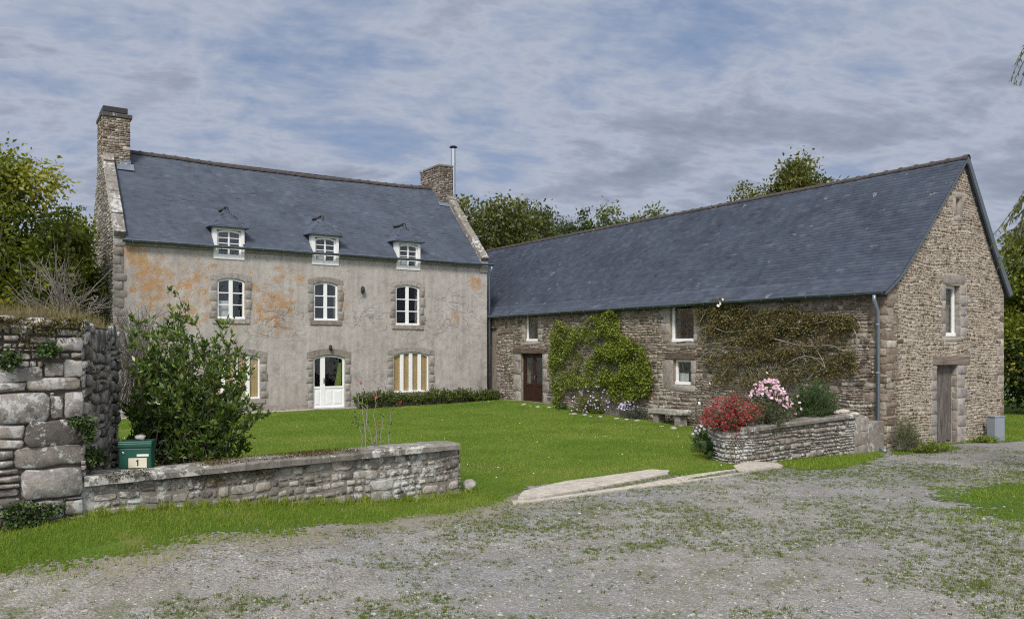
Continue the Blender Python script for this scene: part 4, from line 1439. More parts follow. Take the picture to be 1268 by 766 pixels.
rc = rubble(0.0, BD, -0.3, 7.4, rg, (0.06, 0.15), (1.2, 3.2), holes=hol, gap=0.024, keep=kg, split=0.15)
stone_obj('rubble', rc, M['gable_stone'], barn, ID, rg, depth=(0.006, 0.028), warp=warp, jit=0.13, bump=0.006)

# roof of the barn
TU = TBF
PE = [(-0.24, 3.68)] + PF[1:]
mb = MB(TU)
YA, YB = 0.10, -BL - 0.1
for (p, q) in zip(PE, PE[1:]):
    mb.add([(YB, p[0], p[1]), (YA, p[0], p[1]), (YA, q[0], q[1]), (YB, q[0], q[1]), (YB, p[0] + .03, p[1] - .07), (YA, p[0] + .03, p[1] - .07), (YA, q[0] + .03, q[1] - .09), (YB, q[0] + .03, q[1] - .09)],
           [(0, 1, 2, 3), (7, 6, 5, 4), (1, 5, 6, 2), (0, 3, 7, 4)] + ([(0, 4, 5, 1)] if p is PE[0] else []))
PR = [(3.55, RZ), (5.0, 5.08), (BD + 0.18, 3.82)]
for (p, q) in zip(PR, PR[1:]):
    mb.add([(YB, p[0], p[1]), (YA, p[0], p[1]), (YA, q[0], q[1]), (YB, q[0], q[1]), (YB, p[0] - .03, p[1] - .09), (YA, p[0] - .03, p[1] - .09), (YA, q[0] - .03, q[1] - .07), (YB, q[0] - .03, q[1] - .07)],
           [(0, 3, 2, 1), (4, 5, 6, 7), (1, 2, 6, 5), (0, 4, 7, 3)] + ([(3, 7, 6, 2)] if q is PR[-1] else []))
broof = mb.build('roof', M['slate_barn'], barn, tint=(0.3, .5, .5))
link('slates', slates(PE, YB, YA + 0.02, TU, np.random.default_rng(9), 0.125, 0.22), M['slate_barn'], broof)
Tm = lambda u, d, z: (7.1 - d, -u, z)
link('slates', slates([(7.1 - p[0], p[1]) for p in PR[::-1]], YB, YA + 0.02, Tm, np.random.default_rng(10), 0.16, 0.3), M['slate_barn'], broof)
ridge_tiles(broof, TU, YB, YA + 0.04, 3.55, RZ + 0.03, 0.45, 0.085)
# dark verge board on the far slope of the gable
mb = MB()
prv = [(3.50, RZ + 0.03), (3.62, RZ - 0.06), (5.04, 5.09), (BD + 0.22, 3.84)]
mb.strip([(3.50, RZ - 0.16), (3.56, RZ - 0.22), (4.92, 4.97), (BD + 0.04, 3.78)], prv, -0.155, -0.106)
mb.build('verge_board', M['zinc_dark'], broof)
mb = MB()
mb.strip([(-0.22, 3.62), (0.37, 3.99), (0.97, 4.56), (3.52, RZ - 0.09)], [(-0.22, 3.68), (0.35, 4.045), (0.95, 4.615), (3.52, RZ - 0.035)], -0.125, -0.103)
mb.build('verge_board', M['zinc_dark'], broof)
gutter(barn, TU, YB, YA, -0.27, 3.70, 0.06, M['zinc_dark'])
mb = MB()
mb.tube([(-0.27, 0.16, 3.62), (-0.27, 0.16, 3.5), (-0.16, 0.17, 3.32), (-0.10, 0.17, 3.22), (-0.10, 0.17, -0.0), (-0.12, 0.12, -0.1), (-0.22, -0.02, -0.14), (-0.34, -0.18, -0.15)], 0.05, 14)
dp = mb.build('downpipe', M['zinc'], barn, smooth=True)
mb = MB()
for z in (2.9, 1.72, 0.28):
    mb.lathe((-0.10, 0.17, z), [(0.058, -0.02), (0.062, 0), (0.058, 0.02)], 14)
    mb.box(-0.10, 0.0, 0.16, 0.18, z - 0.012, z + 0.012)
mb.build('bracket', M['zinc'], dp)

# openings of the barn
win_a = window(barn, TU, PA[0] + 0.0, PA[1] - 0.0, PA[2], PA[3], 0, 1, 0.075, 0, 0.10, bars=False, cols=1)
win_b = window(barn, TU, PBW[0], PBW[1], PBW[2], PBW[3], 0, 1, 0.085, 0, 0.10, bars=False, cols=1, skew=0.045)
wn = win_c = window(barn, TU, PC[0], PC[1], PC[2], PC[3], 0, 1, 0.075, 0, 0.12, bars=False, cols=1, blind='net', skew=0.045)
mb = MB(TU); mb.box(LN_C[0], LN_C[1], -0.04, 0.3, LN_C[2], LN_C[3] - 0.01)
mb.build('lintel', M['beam'], wn, bevel=0.015)
# glazed double door, brown varnish
a, b, c, d = PD_
mb = MB(TU)
xm = (a + b) / 2
mb.box(a, a + 0.07, 0.12, 0.2, c, d); mb.box(b - 0.07, b, 0.12, 0.2, c, d); mb.box(a, b, 0.118, 0.2, d - 0.08, d - 0.001)
for (p, q) in ((a + 0.07, xm - 0.004), (xm + 0.004, b - 0.07)):
    mb.box(p, p + 0.09, 0.13, 0.18, c + 0.02, d - 0.08); mb.box(q - 0.09, q, 0.13, 0.18, c + 0.02, d - 0.08)
    mb.box(p + .09, q - .09, 0.132, 0.178, c + 0.02, c + 0.14); mb.box(p + .09, q - .09, 0.132, 0.178, c + 0.68, c + 0.79); mb.box(p + .09, q - .09, 0.132, 0.178, d - 0.17, d - 0.08)
    mb.box(p + .09, q - .09, 0.15, 0.17, c + 0.14, c + 0.68); mb.box(p + .14, q - .14, 0.138, 0.152, c + 0.2, c + 0.62)
dr = mb.build('double_door', M['red_door'], barn, bevel=0.006)
dr['label'] = 'brown varnished double door with glazed upper halves'
mb = MB(TU); mb.box(a + 0.1, b - 0.1, 0.152, 0.158, c + 0.75, d - 0.12); mb.build('pane', M['glass'], dr)
mb = MB(TU); mb.box(xm + 0.03, xm + 0.06, 0.105, 0.13, c + 0.95, c + 1.12); mb.tube([(xm + .045, .1, c + 1.05), (xm + .14, .1, c + 1.05)], 0.01, 6)
mb.build('handle', M['steel'], dr)
mb = MB(TU); mb.box(LN_D[0], LN_D[1], -0.05, 0.3, LN_D[2], LN_D[3]); mb.build('lintel', M['beam'], dr, bevel=0.02)
mb = MB(TU); mb.box(a - 0.2, b + 0.2, -0.25, 0.3, -0.1, c - 0.003); mb.build('threshold', M['granite'], dr, bevel=0.02, tint=(0.5, .5, .5))


def boards(T, a, b, z0, z1, d, mat, n, seed=1):
    mb = MB(T)
    r = random.Random(seed)
    w_ = (b - a) / n
    for i in range(n):
        p, q = a + i * w_ + 0.004, a + (i + 1) * w_ - 0.004
        k = 6
        bot = z0 + r.uniform(0, 0.06)
        mb.box(p, q, d + r.uniform(-.004, .004), d + 0.035, bot, z1 - 0.004)
    return mb


bd = bd_far = boards(TU, PG[0], PG[1] - 0.02, PG[2] + 0.02, PG[3], 0.06, None, 9).build('plank_door', M['old_wood'], barn)
bd['label'] = 'tall grey plank door beside the house corner'
bd = boards(ID, GD[0] + 0.02, GD[1] - 0.02, -0.17, GD[3], 0.16, None, 7, 3)
M['dark_wood'] = wood_mat('dark_weathered_boards', (0.05, 0.042, 0.04), (0.20, 0.175, 0.155))
bd = bd.build('plank_door', M['dark_wood'], barn, bevel=0.004)
bd['label'] = 'weathered grey plank door in the gable'
mb = MB(); mb.box(GD[0] + 0.04, GD[1] - 0.04, 0.2, 0.24, 0.2, 0.32); mb.box(GD[0] + 0.04, GD[1] - 0.04, 0.2, 0.24, 1.4, 1.52); mb.box(GD[0] + .005, GD[1] - .005, 0.21, 0.25, -0.3, GD[3] - 0.005)
mb.build('ledge', M['old_wood'], bd)
mb = MB(); mb.box(LN_G[0], LN_G[1], -0.035, 0.4, LN_G[2], LN_G[3]); mb.build('lintel', M['grey_beam'], bd, bevel=0.02)
win_g = window(barn, ID, GW[0] + 0.02, GW[1] - 0.02, GW[2] + 0.02, GW[3], 0, 1, 0.08, 0, 0.16, bars=False, cols=1, label='narrow white window in the gable')
def blocks_to(parent, T, name, rects, mat='granite', **kw):
    a_ = dict(depth=(0.012, 0.024), jit=0.03, bump=0.003, inset=0.014, sq=0.92)
    a_.update(kw)
    stone_obj(name, rects, M[mat], parent, T, rg, **a_)


blocks_to(barn, TBF, 'quoin', FB['quoin'], 'quoin_stone', jit=0.09, sq=0.86, depth=(0.004, 0.016), inset=0.010)
blocks_to(barn, ID, 'quoin', GB['quoin'], 'quoin_stone', jit=0.09, sq=0.86, depth=(0.004, 0.016), inset=0.010)
blocks_to(barn, ID, 'quoin', GB['quoin_far'], 'quoin_stone', jit=0.09, sq=0.86, depth=(0.004, 0.016), inset=0.010)
for nm, par, T_, D_ in (('door', dr, TBF, FB), ('b', win_b, TBF, FB), ('c', win_c, TBF, FB), ('a', win_a, TBF, FB), ('g', bd_far, TBF, FB), ('d', bd, ID, GB), ('w', win_g, ID, GB)):
    for kk_, vv_ in D_.items():
        if kk_.startswith(nm + '_'):
            blocks_to(par, T_, {'left': 'jamb', 'right': 'jamb'}.get(kk_.split('_')[1], kk_.split('_')[1]), vv_)
for par_, (ra, rb, rc_, rd_), dep_ in ((bd, GD, 0.155), (win_g, GW, 0.155)):
    rr_ = [(-dep_, -0.004, a_[2], a_[3]) for a_ in blocks_col(0, 1, rc_ + (0.15 if par_ is bd else 0), rd_, rg)]
    stone_obj('reveal', rr_, M['granite'], par_, lambda u, d, z, rb=rb: (rb + d, -u, z), rg, depth=(0.004, 0.01), jit=0.02, bump=0.003, inset=0.01, sq=0.94)
mb = MB(); mb.box(GS[0] - .05, GS[1] + .05, 0.24, 0.26, GS[2] - .05, GS[3] + .05); vs_ = mb.build('vent_shutter', M['old_wood'], barn)
for kk_ in ('s_left', 's_right', 's_lintel', 's_sill'):
    blocks_to(vs_, ID, {'left': 'jamb', 'right': 'jamb'}.get(kk_[2:], kk_[2:]), GB[kk_])

# ---------------------------------------------------------------- garden walls in the foreground
F0 = (-0.82, 12.71)
FA = math.radians(40.3)
cF, sF = math.cos(FA), math.sin(FA)


def FP(px, py):
    return on_plane(F0, (cF, sF), px, py)


def f_world(lx, ly):
    return F0[0] + lx * cF - ly * sF, F0[1] + lx * sF + ly * cF


XL = -5.40
low = empty('garden_wall', 'low lichened stone wall with a mossy flat coping, mailbox standing on it', 'wall', (*F0, 0), FA)
mb = MB()
mb.box(XL, 0.0, 0.03, 0.46, -0.3, 0.73)
mb.build('core', M['garden_mortar'], low, tint=(0.5, .5, .5))
rg = np.random.default_rng(77)
wf = lambda u, v: (0.01 * np.sin(v * 9 + u * 3), 0.022 * np.sin(u * 2.3 + 0.7) + 0.012 * np.sin(u * 6.3 + v * 3))
rc = rubble(XL + 0.12, -0.0, -0.08, 0.725, rg, (0.12, 0.24), (1.4, 3.6), gap=0.022)
stone_obj('stonework', rc, M['garden_stone'], low, lambda u, d, z: (u, d + 0.03, z), rg, depth=(0.004, 0.022), jit=0.09, warp=wf, inset=0.02, bump=0.006)
rc = rubble(0.0, 0.46, -0.1, 0.725, rg, (0.07, 0.15), (1.4, 3.0), gap=0.02)
stone_obj('stonework', rc, M['garden_stone'], low, lambda u, d, z: (0.0 - d, u, z), rg, depth=(0.01, 0.04), jit=0.1, inset=0.02)
stone_obj('stonework', rubble(-XL * 0 + 0.0, -XL, 0.0, 0.72, rg, (0.07, 0.15), (1.6, 4.0), gap=0.02), M['garden_stone'], low, lambda u, d, z: (-u, 0.46 - d, z), rg, depth=(0.01, 0.03), jit=0.1, inset=0.02)
u = XL + 0.02
k = 0
cl = [0.55, 1.35, 0.9, 1.3, 1.24]
nseg = 0
while u < 0.02 and k < len(cl):
    e = min(u + cl[k], 0.03)
    # a rough slab: subdivided box with uneven edges
    n = max(4, int((e - u) / 0.09))
    P = []
    for i in range(n + 1):
        x = u + (e - u - 0.006) * i / n + 0.003
        j1, j2 = 0.012 * math.sin(x * 17) + R.uniform(-.006, .006), R.uniform(-.008, .008)
        zt = 0.825 + 0.01 * math.sin(x * 2.1 + k) + R.uniform(-.003, .003) + (0.006 * (k % 2))
        P += [(x, -0.055 + j1, 0.728), (x, -0.058 + j1, zt - 0.028), (x, -0.035 + j1, zt), (x, 0.2, zt + 0.012), (x, 0.50 + j2, zt - 0.005), (x, 0.515 + j2, 0.73)]
    f = []
    for i in range(n):
        for j in range(6):
            f.append((i * 6 + j, (i + 1) * 6 + j, (i + 1) * 6 + (j + 1) % 6, i * 6 + (j + 1) % 6))
    f += [tuple(range(6))[::-1], tuple(n * 6 + j for j in range(6))]
    mb = MB(); mb.add(P, f)
    mb.build('coping', M['coping'], low, tint=(R.random(), .5, .5))
    u = e; k += 1

# tall ruined wall, its end and its return
tall = empty('ruined_wall', 'tall ruined wall of big lichened granite blocks topped with grass', 'wall', (*F0, 0), FA)
XC = XL + 0.02
SX, SY = -4.26, 2.94
ax_ = (SX - XC, SY)
AL = math.hypot(*ax_)
ax_ = (ax_[0] / AL, ax_[1] / AL)
TOPZ = 2.58
mb = MB()
fp = [(-14.0, 0.02), (XC - 0.02, 0.02), (SX - 0.02, SY), (-14.0, SY)]
mb.add([(*p, -0.3) for p in fp] + [(*p, TOPZ) for p in fp], [(0, 1, 5, 4), (1, 2, 6, 5), (2, 3, 7, 6), (3, 0, 4, 7), (4, 5, 6, 7)])
mb.build('core', plain_mat('dark_gap_core', (0.10, 0.085, 0.07), 0.95, 0, 0.5, 9, 0.03, 25), tall)  # dark core colour stands in for deep gaps between the blocks
ZB = [(0, 180, 125, 225), (130, 165, 190, 207), (190, 155, 247, 207), (168, 88, 247, 132), (78, 207, 235, 247), (0, 222, 78, 252), (0, 252, 146, 345), (148, 262, 188, 332),
      (190, 250, 247, 330), (75, 335, 247, 412), (0, 348, 72, 391), (0, 391, 70, 421), (42, 410, 250, 474), (0, 425, 40, 452), (0, 455, 40, 477), (58, 476, 250, 568), (0, 480, 55, 497),
      (0, 500, 58, 520), (0, 522, 58, 537), (0, 540, 57, 562), (0, 565, 60, 598), (100, 572, 192, 630), (195, 570, 255, 615), (105, 38, 155, 60), (170, 40, 235, 64), (90, 88, 165, 108),
      (32, 55, 100, 82), (62, 570, 98, 600), (130, 110, 247, 130), (170, 66, 240, 86)]
big = []
for (a, b, c, d) in ZB:
    pa, pb, pc, pd = a / 2.394, 380 + b / 2.394, c / 2.394, 380 + d / 2.394
    u0, _ = FP(pa if pa > 0 else -14, pb)
    u1, _ = FP(min(pc, 103.5), pb)
    um = ((pa + pc) / 2)
    _, z1 = FP(um, pb)
    _, z0 = FP(um, pd)
    big.append((min(u0, XC - 0.05), min(u1, XC), z0 + 0.004, z1 - 0.004))
rg = np.random.default_rng(123)
hol = [(b_[0] - .004, b_[1] + .004, b_[2] - .004, b_[3] + .004) for b_ in big]
rc = rubble(-14.0, XC, 0.0, TOPZ - 0.02, rg, (0.06, 0.17), (1.3, 3.6), holes=hol, gap=0.014)
stone_obj('large_blocks', big, M['garden_stone'], tall, ID, rg, depth=(0.012, 0.05), jit=0.065, inset=0.022, bump=0.010, sq=0.88)
stone_obj('small_stonework', rc, M['garden_stone'], tall, ID, rg, depth=(0.0, 0.05), jit=0.11, inset=0.015)
TS = lambda u, d, z: (XC + ax_[0] * u - ax_[1] * d, ax_[1] * u + ax_[0] * d, z)
rc = rubble(0.0, AL, 0.0, TOPZ, rg, (0.12, 0.32), (1.0, 2.8), gap=0.012)
stone_obj('side_stonework', rc, M['garden_stone'], tall, TS, rg, depth=(0.0, 0.05), jit=0.12, inset=0.02, warp=lambda u, v: (0.03 * np.sin(v * 5), 0.05 * np.sin(u * 2.7 + 1) + 0.03 * np.sin(u * 6.1)))
# loose capping stones and the bank of soil on top
gxx, gyy = np.meshgrid(np.linspace(-14.0, XC + 0.0, 40), np.linspace(0.0, SY, 30))
lim = XC + ax_[0] / ax_[1] * gyy
gxx = np.minimum(gxx + (gyy * 0.39) * (gxx + 14.0) / 8.6, lim - 0.03)
hh = TOPZ - 0.03 + 0.17 * sstep((lim - gxx) / 0.5) * sstep(gyy / 0.35) + 0.05 * wob(gxx, gyy, 2.2, 3) * sstep((lim - gxx) / 0.2)
iy = np.arange(1200).reshape(30, 40)
Q = np.stack([iy[:-1, :-1], iy[:-1, 1:], iy[1:, 1:], iy[1:, :-1]], -1).reshape(-1, 4)
M['wall_top'] = plain_mat('dry_mossy_soil', (0.085, 0.065, 0.03), 0.95, 0, 0.5, 7, 0.03, 25)
link('turf_cap', npmesh('turf_cap', np.stack([gxx, gyy, hh], -1).reshape(-1, 3), [Q]), M['wall_top'], tall, smooth=True)
rc = []
for i in range(16):
    x = R.uniform(-7.2, XC - 0.3)
    rc.append((x, x + R.uniform(0.12, 0.36), TOPZ - 0.03 + R.uniform(-.02, .02), TOPZ + R.uniform(0.04, 0.1)))
stone_obj('cap_stones', rc, M['garden_stone'], tall, lambda u, d, z: (u, d + 0.10, z), rg, depth=(0.05, 0.12), jit=0.12, inset=0.04)

# mailbox
mx, my = -4.63, 9.87
mail = empty('mailbox', 'small green metal mailbox with a cream number plate on the mossy coping', 'mailbox', (mx, my, 0.832), math.radians(14))
mb = MB()
mb.box(-0.185, 0.185, 0.0, 0.24, 0.0, 0.29)
mb.build('body', M['green_box'], mail, bevel=0.008)
mb = MB()
mb.prism([(-0.195, 0.292), (0.195, 0.292), (0.195, 0.335), (-0.195, 0.335)], -0.012, 0.255)
mb.box(-0.19, 0.19, -0.02, -0.008, 0.262, 0.312)
mb.build('lid', M['green_box'], mail, bevel=0.008)
mb = MB(); mb.box(-0.172, 0.172, -0.006, 0.002, 0.012, 0.245); md = mb.build('door', M['green_box'], mail, bevel=0.004)
mb = MB(); mb.lathe((0, 0, 0), [(0.017, 0), (0.017, 0.008), (0.009, 0.011)], 16)
lk = mb.build('lock', M['steel'], md); lk.rotation_euler.x = math.pi / 2; lk.location = (-0.135, -0.006, 0.195)
mb = MB(); mb.box(-0.075, 0.135, -0.010, -0.0065, 0.012, 0.132); pl = mb.build('number_plate', M['plate'], md, bevel=0.002)
mb = MB(); mb.box(0.02, 0.155, -0.009, -0.0065, 0.150, 0.178); mb.build('name_plate', plain_mat('white_label', (0.7, 0.7, 0.68), 0.5), md)
mb = MB()
mb.prism([(0.026, 0.035), (0.040, 0.035), (0.040, 0.112), (0.029, 0.112), (0.011, 0.096), (0.011, 0.084), (0.026, 0.094)], -0.0125, -0.0102)
mb.build('digit', M['ink'], pl)
# pebble lying on the box


def rock(name, x, y, z, sx, sy, sz, mat, seed, **kw):
    r = np.random.default_rng(seed)
    n, m_ = 12, 7
    V = [(0, 0, -1.0)]
    for i in range(1, m_):
        for j in range(n):
            t, p = 2 * math.pi * j / n, math.pi * i / m_
            V.append((math.cos(t) * math.sin(p), math.sin(t) * math.sin(p), -math.cos(p)))
    V.append((0, 0, 1.0))
    V = np.array(V)
    dirs = r.normal(0, 1, (8, 3)); dirs /= np.linalg.norm(dirs, axis=1)[:, None]
    lim_ = r.uniform(0.55, 0.85, 8)
    for d_, l_ in zip(dirs, lim_):
        q = V @ d_
        V = V - np.clip(q - l_, 0, None)[:, None] * d_ * 0.85
    V = V + r.normal(0, 0.02, V.shape)
    V = V * np.array([sx, sy, sz])
    q = []
    for i in range(m_ - 2):
        for j in range(n):
            q.append((1 + i * n + j, 1 + i * n + (j + 1) % n, 1 + (i + 1) * n + (j + 1) % n, 1 + (i + 1) * n + j))
    t = [(0, 1 + (j + 1) % n, 1 + j) for j in range(n)] + [(len(V) - 1, 1 + (m_ - 2) * n + j, 1 + (m_ - 2) * n + (j + 1) % n) for j in range(n)]
    o = link(name, npmesh(name, V, [np.array(q), np.array(t)], np.tile([[0.6, .5, .5]], (len(V), 1))), mat, None, smooth=False, **kw)
    o.location = (x, y, z - V[:, 2].min() - 0.01)
    return o


rock('stone', mx + 0.01, my + 0.12, 1.165, 0.085, 0.06, 0.045, M['garden_stone'], 3, label='small grey stone lying on top of the green mailbox', cat='stone')
g_ = gp(577, 608)
rock('stone', g_[0] + 0.05, g_[1], float(ground_z(*g_)), 0.13, 0.11, 0.11, M['garden_stone'], 5, label='rounded boulder at the free end of the low garden wall', cat='stone')

# ---------------------------------------------------------------- raised bed by the barn
bed = empty('planter_wall', 'whitened stone retaining wall of the raised flower bed, flat coping on top', 'wall', (*BARN_O, 0), TH)
PTH = [(-4.30, 1.75), (-4.95, 1.15), (-5.55, 0.45), (-5.80, -0.02), (-5.70, -0.28), (-5.3, -0.30), (-1.35, -0.02)]
PT = np.array(PTH)
sl_ = np.concatenate([[0], np.cumsum(np.hypot(*np.diff(PT, axis=0).T))])


def along(T_):
    return np.interp(T_, sl_, PT[:, 0]), np.interp(T_, sl_, PT[:, 1])


def TP(u, d, z):
    u = np.asarray(u, float)
    x, y = along(u)
    x2, y2 = along(np.minimum(u + 0.15, sl_[-1])); x1, y1 = along(np.maximum(u - 0.15, 0))
    tx, ty = x2 - x1, y2 - y1
    L_ = np.hypot(tx, ty)
    return x - ty / L_ * d, y + tx / L_ * d, z


PL = sl_[-1]
ptop = lambda u: 0.60 + 0.10 * np.clip((u - 2.5) / (PL - 2.5), 0, 1) + 0 * u
mb = MB()
us = np.linspace(0, PL, 40)
P = []
for u_ in us:
    for (d_, z_) in ((0.02, -0.4), (0.02, float(ptop(u_))), (0.38, float(ptop(u_))), (0.38, -0.4)):
        q = TP(u_, d_, z_)
        P.append((float(q[0]), float(q[1]), z_))
f = []
for i in range(39):
    for j in range(4):
        f.append((i * 4 + j, (i + 1) * 4 + j, (i + 1) * 4 + (j + 1) % 4, i * 4 + (j + 1) % 4))
f += [(0, 1, 2, 3), (156, 159, 158, 157)]
mb.add(P, f)
mb.build('core', M['garden_mortar'], bed, tint=(.9, .5, .5))
rg = np.random.default_rng(9)
rc = rubble(0.0, PL, -0.25, 0.70, rg, (0.08, 0.17), (1.1, 2.6), gap=0.018, keep=lambda u, z: z < ptop(u) - 0.02)
V, Fs, tn = stone_verts(rc, rg, depth=(0.008, 0.035), jit=0.1, inset=0.015)
xx, yy, _ = TP(V[:, 0], V[:, 1], 0)
link('stonework', npmesh('stonework', np.stack([xx, yy, V[:, 2]], 1), Fs, tn), M['planter_stone'], bed, smooth=True)
# coping along the straight part, pier at the end, two loose cap stones
for (ua, ub) in ((2.9, 3.7), (3.7, 5.2), (5.2, PL)):
    mb = MB()
    za, zb2 = float(ptop(ua)), float(ptop(ub))
    n = 8
    P = []
    for i in range(n + 1):
        u_ = ua + (ub - ua - 0.01) * i / n
        zz = float(ptop(u_))
        j = R.uniform(-.01, .01)
        for (d_, z_) in ((-0.06 + j, zz + 0.002), (-0.06 + j, zz + 0.06), (-0.03 + j, zz + 0.085), (0.42, zz + 0.085), (0.42, zz + 0.002)):
            q = TP(u_, d_, z_)
            P.append((float(q[0]), float(q[1]), z_))
    f = []
    for i in range(n):
        for jx in range(5):
            f.append((i * 5 + jx, (i + 1) * 5 + jx, (i + 1) * 5 + (jx + 1) % 5, i * 5 + (jx + 1) % 5))
    f += [(0, 1, 2, 3, 4), tuple(n * 5 + j for j in range(5))[::-1]]
    mb.add(P, f)
    mb.build('coping', M['coping'], bed, tint=(R.random(), .5, .5))
mb = MB()
mb.box(-1.345, -0.80, -0.02, 0.45, -0.3, 0.70)
mb.build('pier', M['garden_mortar'], bed, bevel=0.02, tint=(0.7, .5, .5))
rc = []
for i, z in enumerate((-0.28, 0.02, 0.35)):
    rc.append((-1.34, -0.81, z + 0.005, z + 0.32))
stone_obj('pier_blocks', rc, M['granite'], bed, lambda u, d, z: (u, d - 0.02, z), rg, depth=(0.008, 0.014), jit=0.02, inset=0.012)
mb = MB()
mb.box(-0.8, -0.01, 0.05, 0.4, -0.3, 0.55)
mb.build('return', M['garden_mortar'], bed, bevel=0.02, tint=(0.4, .5, .5))
mb = MB()
sp_ = [(-4.2, 1.8), (-4.75, 1.2), (-5.3, 0.6), (-5.5, 0.1), (-1.3, 0.3), (-0.02, 0.35), (-0.02, 1.9)]
mb.add([(*p, 0.50) for p in sp_] + [(*p, -0.2) for p in sp_], [tuple(range(7)), (0, 6, 13, 7)] + [(i, i + 7, i + 8, i + 1) for i in range(6)])
mb.build('soil', M['soil'], bed)
for i, (a, b, s_) in enumerate(((-1.75, 0.2, 0.14), (-1.4, 0.22, 0.17), (-1.05, 0.2, 0.15))):
    w_ = bw(a, b)
    rock('stone', w_[0], w_[1], 0.78 if i < 2 else 0.70, s_, s_ * 0.7, 0.06, M['slab'], 20 + i, label=['pale flat stone on the coping of the raised bed', 'middle pale stone near the end of the raised bed wall', 'pale stone on the end pier of the raised bed'][i], cat='stone', group='loose stones on the raised bed')

# stone bench against the barn
sb = empty('stone_bench', 'thick lichened stone slab bench against the barn under the small window', 'bench', (*bw(-0.25, 7.0), 0), TH)
mb = MB()
mb.prism([(-0.75, 0.27), (0.68, 0.25), (0.74, 0.31), (0.70, 0.41), (-0.70, 0.43), (-0.78, 0.36)], -0.02, 0.43)
o = mb.build('seat', M['planter_stone'], sb, bevel=0.03, tint=(.8, .5, .5)); o.rotation_euler.z = math.radians(90)
for x_ in (-0.5, 0.45):
    mb = MB(); mb.box(x_ - 0.12, x_ + 0.12, 0.02, 0.36, -0.1, 0.262)
    o = mb.build('leg', M['garden_stone'], sb, bevel=0.03, tint=(.3, .5, .5)); o.rotation_euler.z = math.radians(90)
sb.location.x += 0.0

# grey service cabinet by the gable corner
w_ = (13.15, 21.65)
ub = empty('utility_cabinet', 'grey plastic utility cabinet standing in grass by the gable corner', 'cabinet', (w_[0], w_[1], float(ground_z(*w_)) - 0.02), math.radians(20))
mb = MB(); mb.box(-0.18, 0.18, 0, 0.25, 0, 0.66); mb.build('body', M['box_grey'], ub, bevel=0.012)
mb = MB(); mb.prism([(-0.195, 0.662), (0.195, 0.662), (0.195, 0.70), (0, 0.72), (-0.195, 0.70)], -0.015, 0.265); mb.build('lid', M['box_grey'], ub, bevel=0.01)
mb = MB(); mb.box(-0.15, 0.15, -0.008, 0.002, 0.12, 0.62); mb.build('door', M['box_grey'], ub, bevel=0.004)

# edging stones along the flower border
EDG = []
for i in range(34):
    ly = 3.2 + i * 0.42 + R.uniform(-.1, .1)
    lx = -0.95 - 0.35 * math.sin(i * 0.5) * R.random() - (0.5 if ly < 7 else 0.15)
    if 14.2 < ly < 16.2 or R.random() < 0.5: continue
    w_ = bw(lx, ly)
    s_ = R.uniform(0.04, 0.13)
    EDG.append((w_, s_))
for i, (w_, s_) in enumerate(EDG):
    rock('edging_stone', w_[0], w_[1], float(ground_z(*w_)) - 0.01, s_, s_ * R.uniform(0.6, 1), s_ * 0.45, M['garden_stone'], 100 + i,
         label='small whitish stone edging the flower border along the barn', cat='stone', group='edging stones of the barn border')

# ---------------------------------------------------------------- plants
G3 = lambda a, b, c, d: [(0.0, a), (0.4, b), (0.75, c), (1.0, d)]
L_LAUREL = leaf_mat('laurel_leaf', G3((0.050, 0.088, 0.024), (0.085, 0.14, 0.03), (0.15, 0.215, 0.036), (0.26, 0.33, 0.05)), 0.3, 0.35, 0.5)
L_TREE = leaf_mat('walnut_leaf', G3((0.07, 0.10, 0.012), (0.135, 0.17, 0.018), (0.22, 0.23, 0.022), (0.32, 0.25, 0.03)), 0.35)
L_OAK = leaf_mat('oak_leaf', G3((0.05, 0.062, 0.016), (0.09, 0.105, 0.022), (0.14, 0.15, 0.028), (0.21, 0.18, 0.04)), 0.3)
L_DARK = leaf_mat('dark_leaf', G3((0.032, 0.052, 0.022), (0.054, 0.08, 0.028), (0.078, 0.108, 0.034), (0.11, 0.14, 0.042)), 0.25)
L_PALE = leaf_mat('pale_leaf', G3((0.08, 0.11, 0.04), (0.12, 0.15, 0.055), (0.16, 0.18, 0.07), (0.20, 0.21, 0.09)), 0.3)
L_VINE = leaf_mat('vine_leaf', G3((0.075, 0.11, 0.014), (0.13, 0.175, 0.020), (0.20, 0.24, 0.026), (0.28, 0.28, 0.04)), 0.3)
L_ROSE = leaf_mat('climbing_rose_leaf', G3((0.065, 0.075, 0.026), (0.115, 0.115, 0.036), (0.18, 0.135, 0.05), (0.24, 0.13, 0.065)), 0.25)
L_HEDGE = leaf_mat('hedge_leaf', G3((0.035, 0.065, 0.016), (0.075, 0.12, 0.022), (0.14, 0.18, 0.028), (0.22, 0.18, 0.04)), 0.25)
L_WILLOW = leaf_mat('willow_leaf', G3((0.04, 0.065, 0.02), (0.08, 0.11, 0.025), (0.13, 0.16, 0.035), (0.19, 0.20, 0.05)), 0.35)
L_BUSH = leaf_mat('needle_leaf', G3((0.025, 0.06, 0.018), (0.045, 0.095, 0.022), (0.07, 0.13, 0.028), (0.10, 0.17, 0.04)), 0.2)
L_GREY = leaf_mat('lavender_leaf', G3((0.06, 0.09, 0.065), (0.09, 0.125, 0.09), (0.12, 0.155, 0.11), (0.16, 0.19, 0.14)), 0.15)
L_RED = leaf_mat('red_flower', G3((0.11, 0.006, 0.007), (0.17, 0.009, 0.010), (0.25, 0.015, 0.013), (0.30, 0.035, 0.03)), 0.15)
L_PINK = leaf_mat('pink_petal', G3((0.50, 0.24, 0.34), (0.60, 0.34, 0.44), (0.66, 0.45, 0.54), (0.74, 0.6, 0.66)), 0.2)
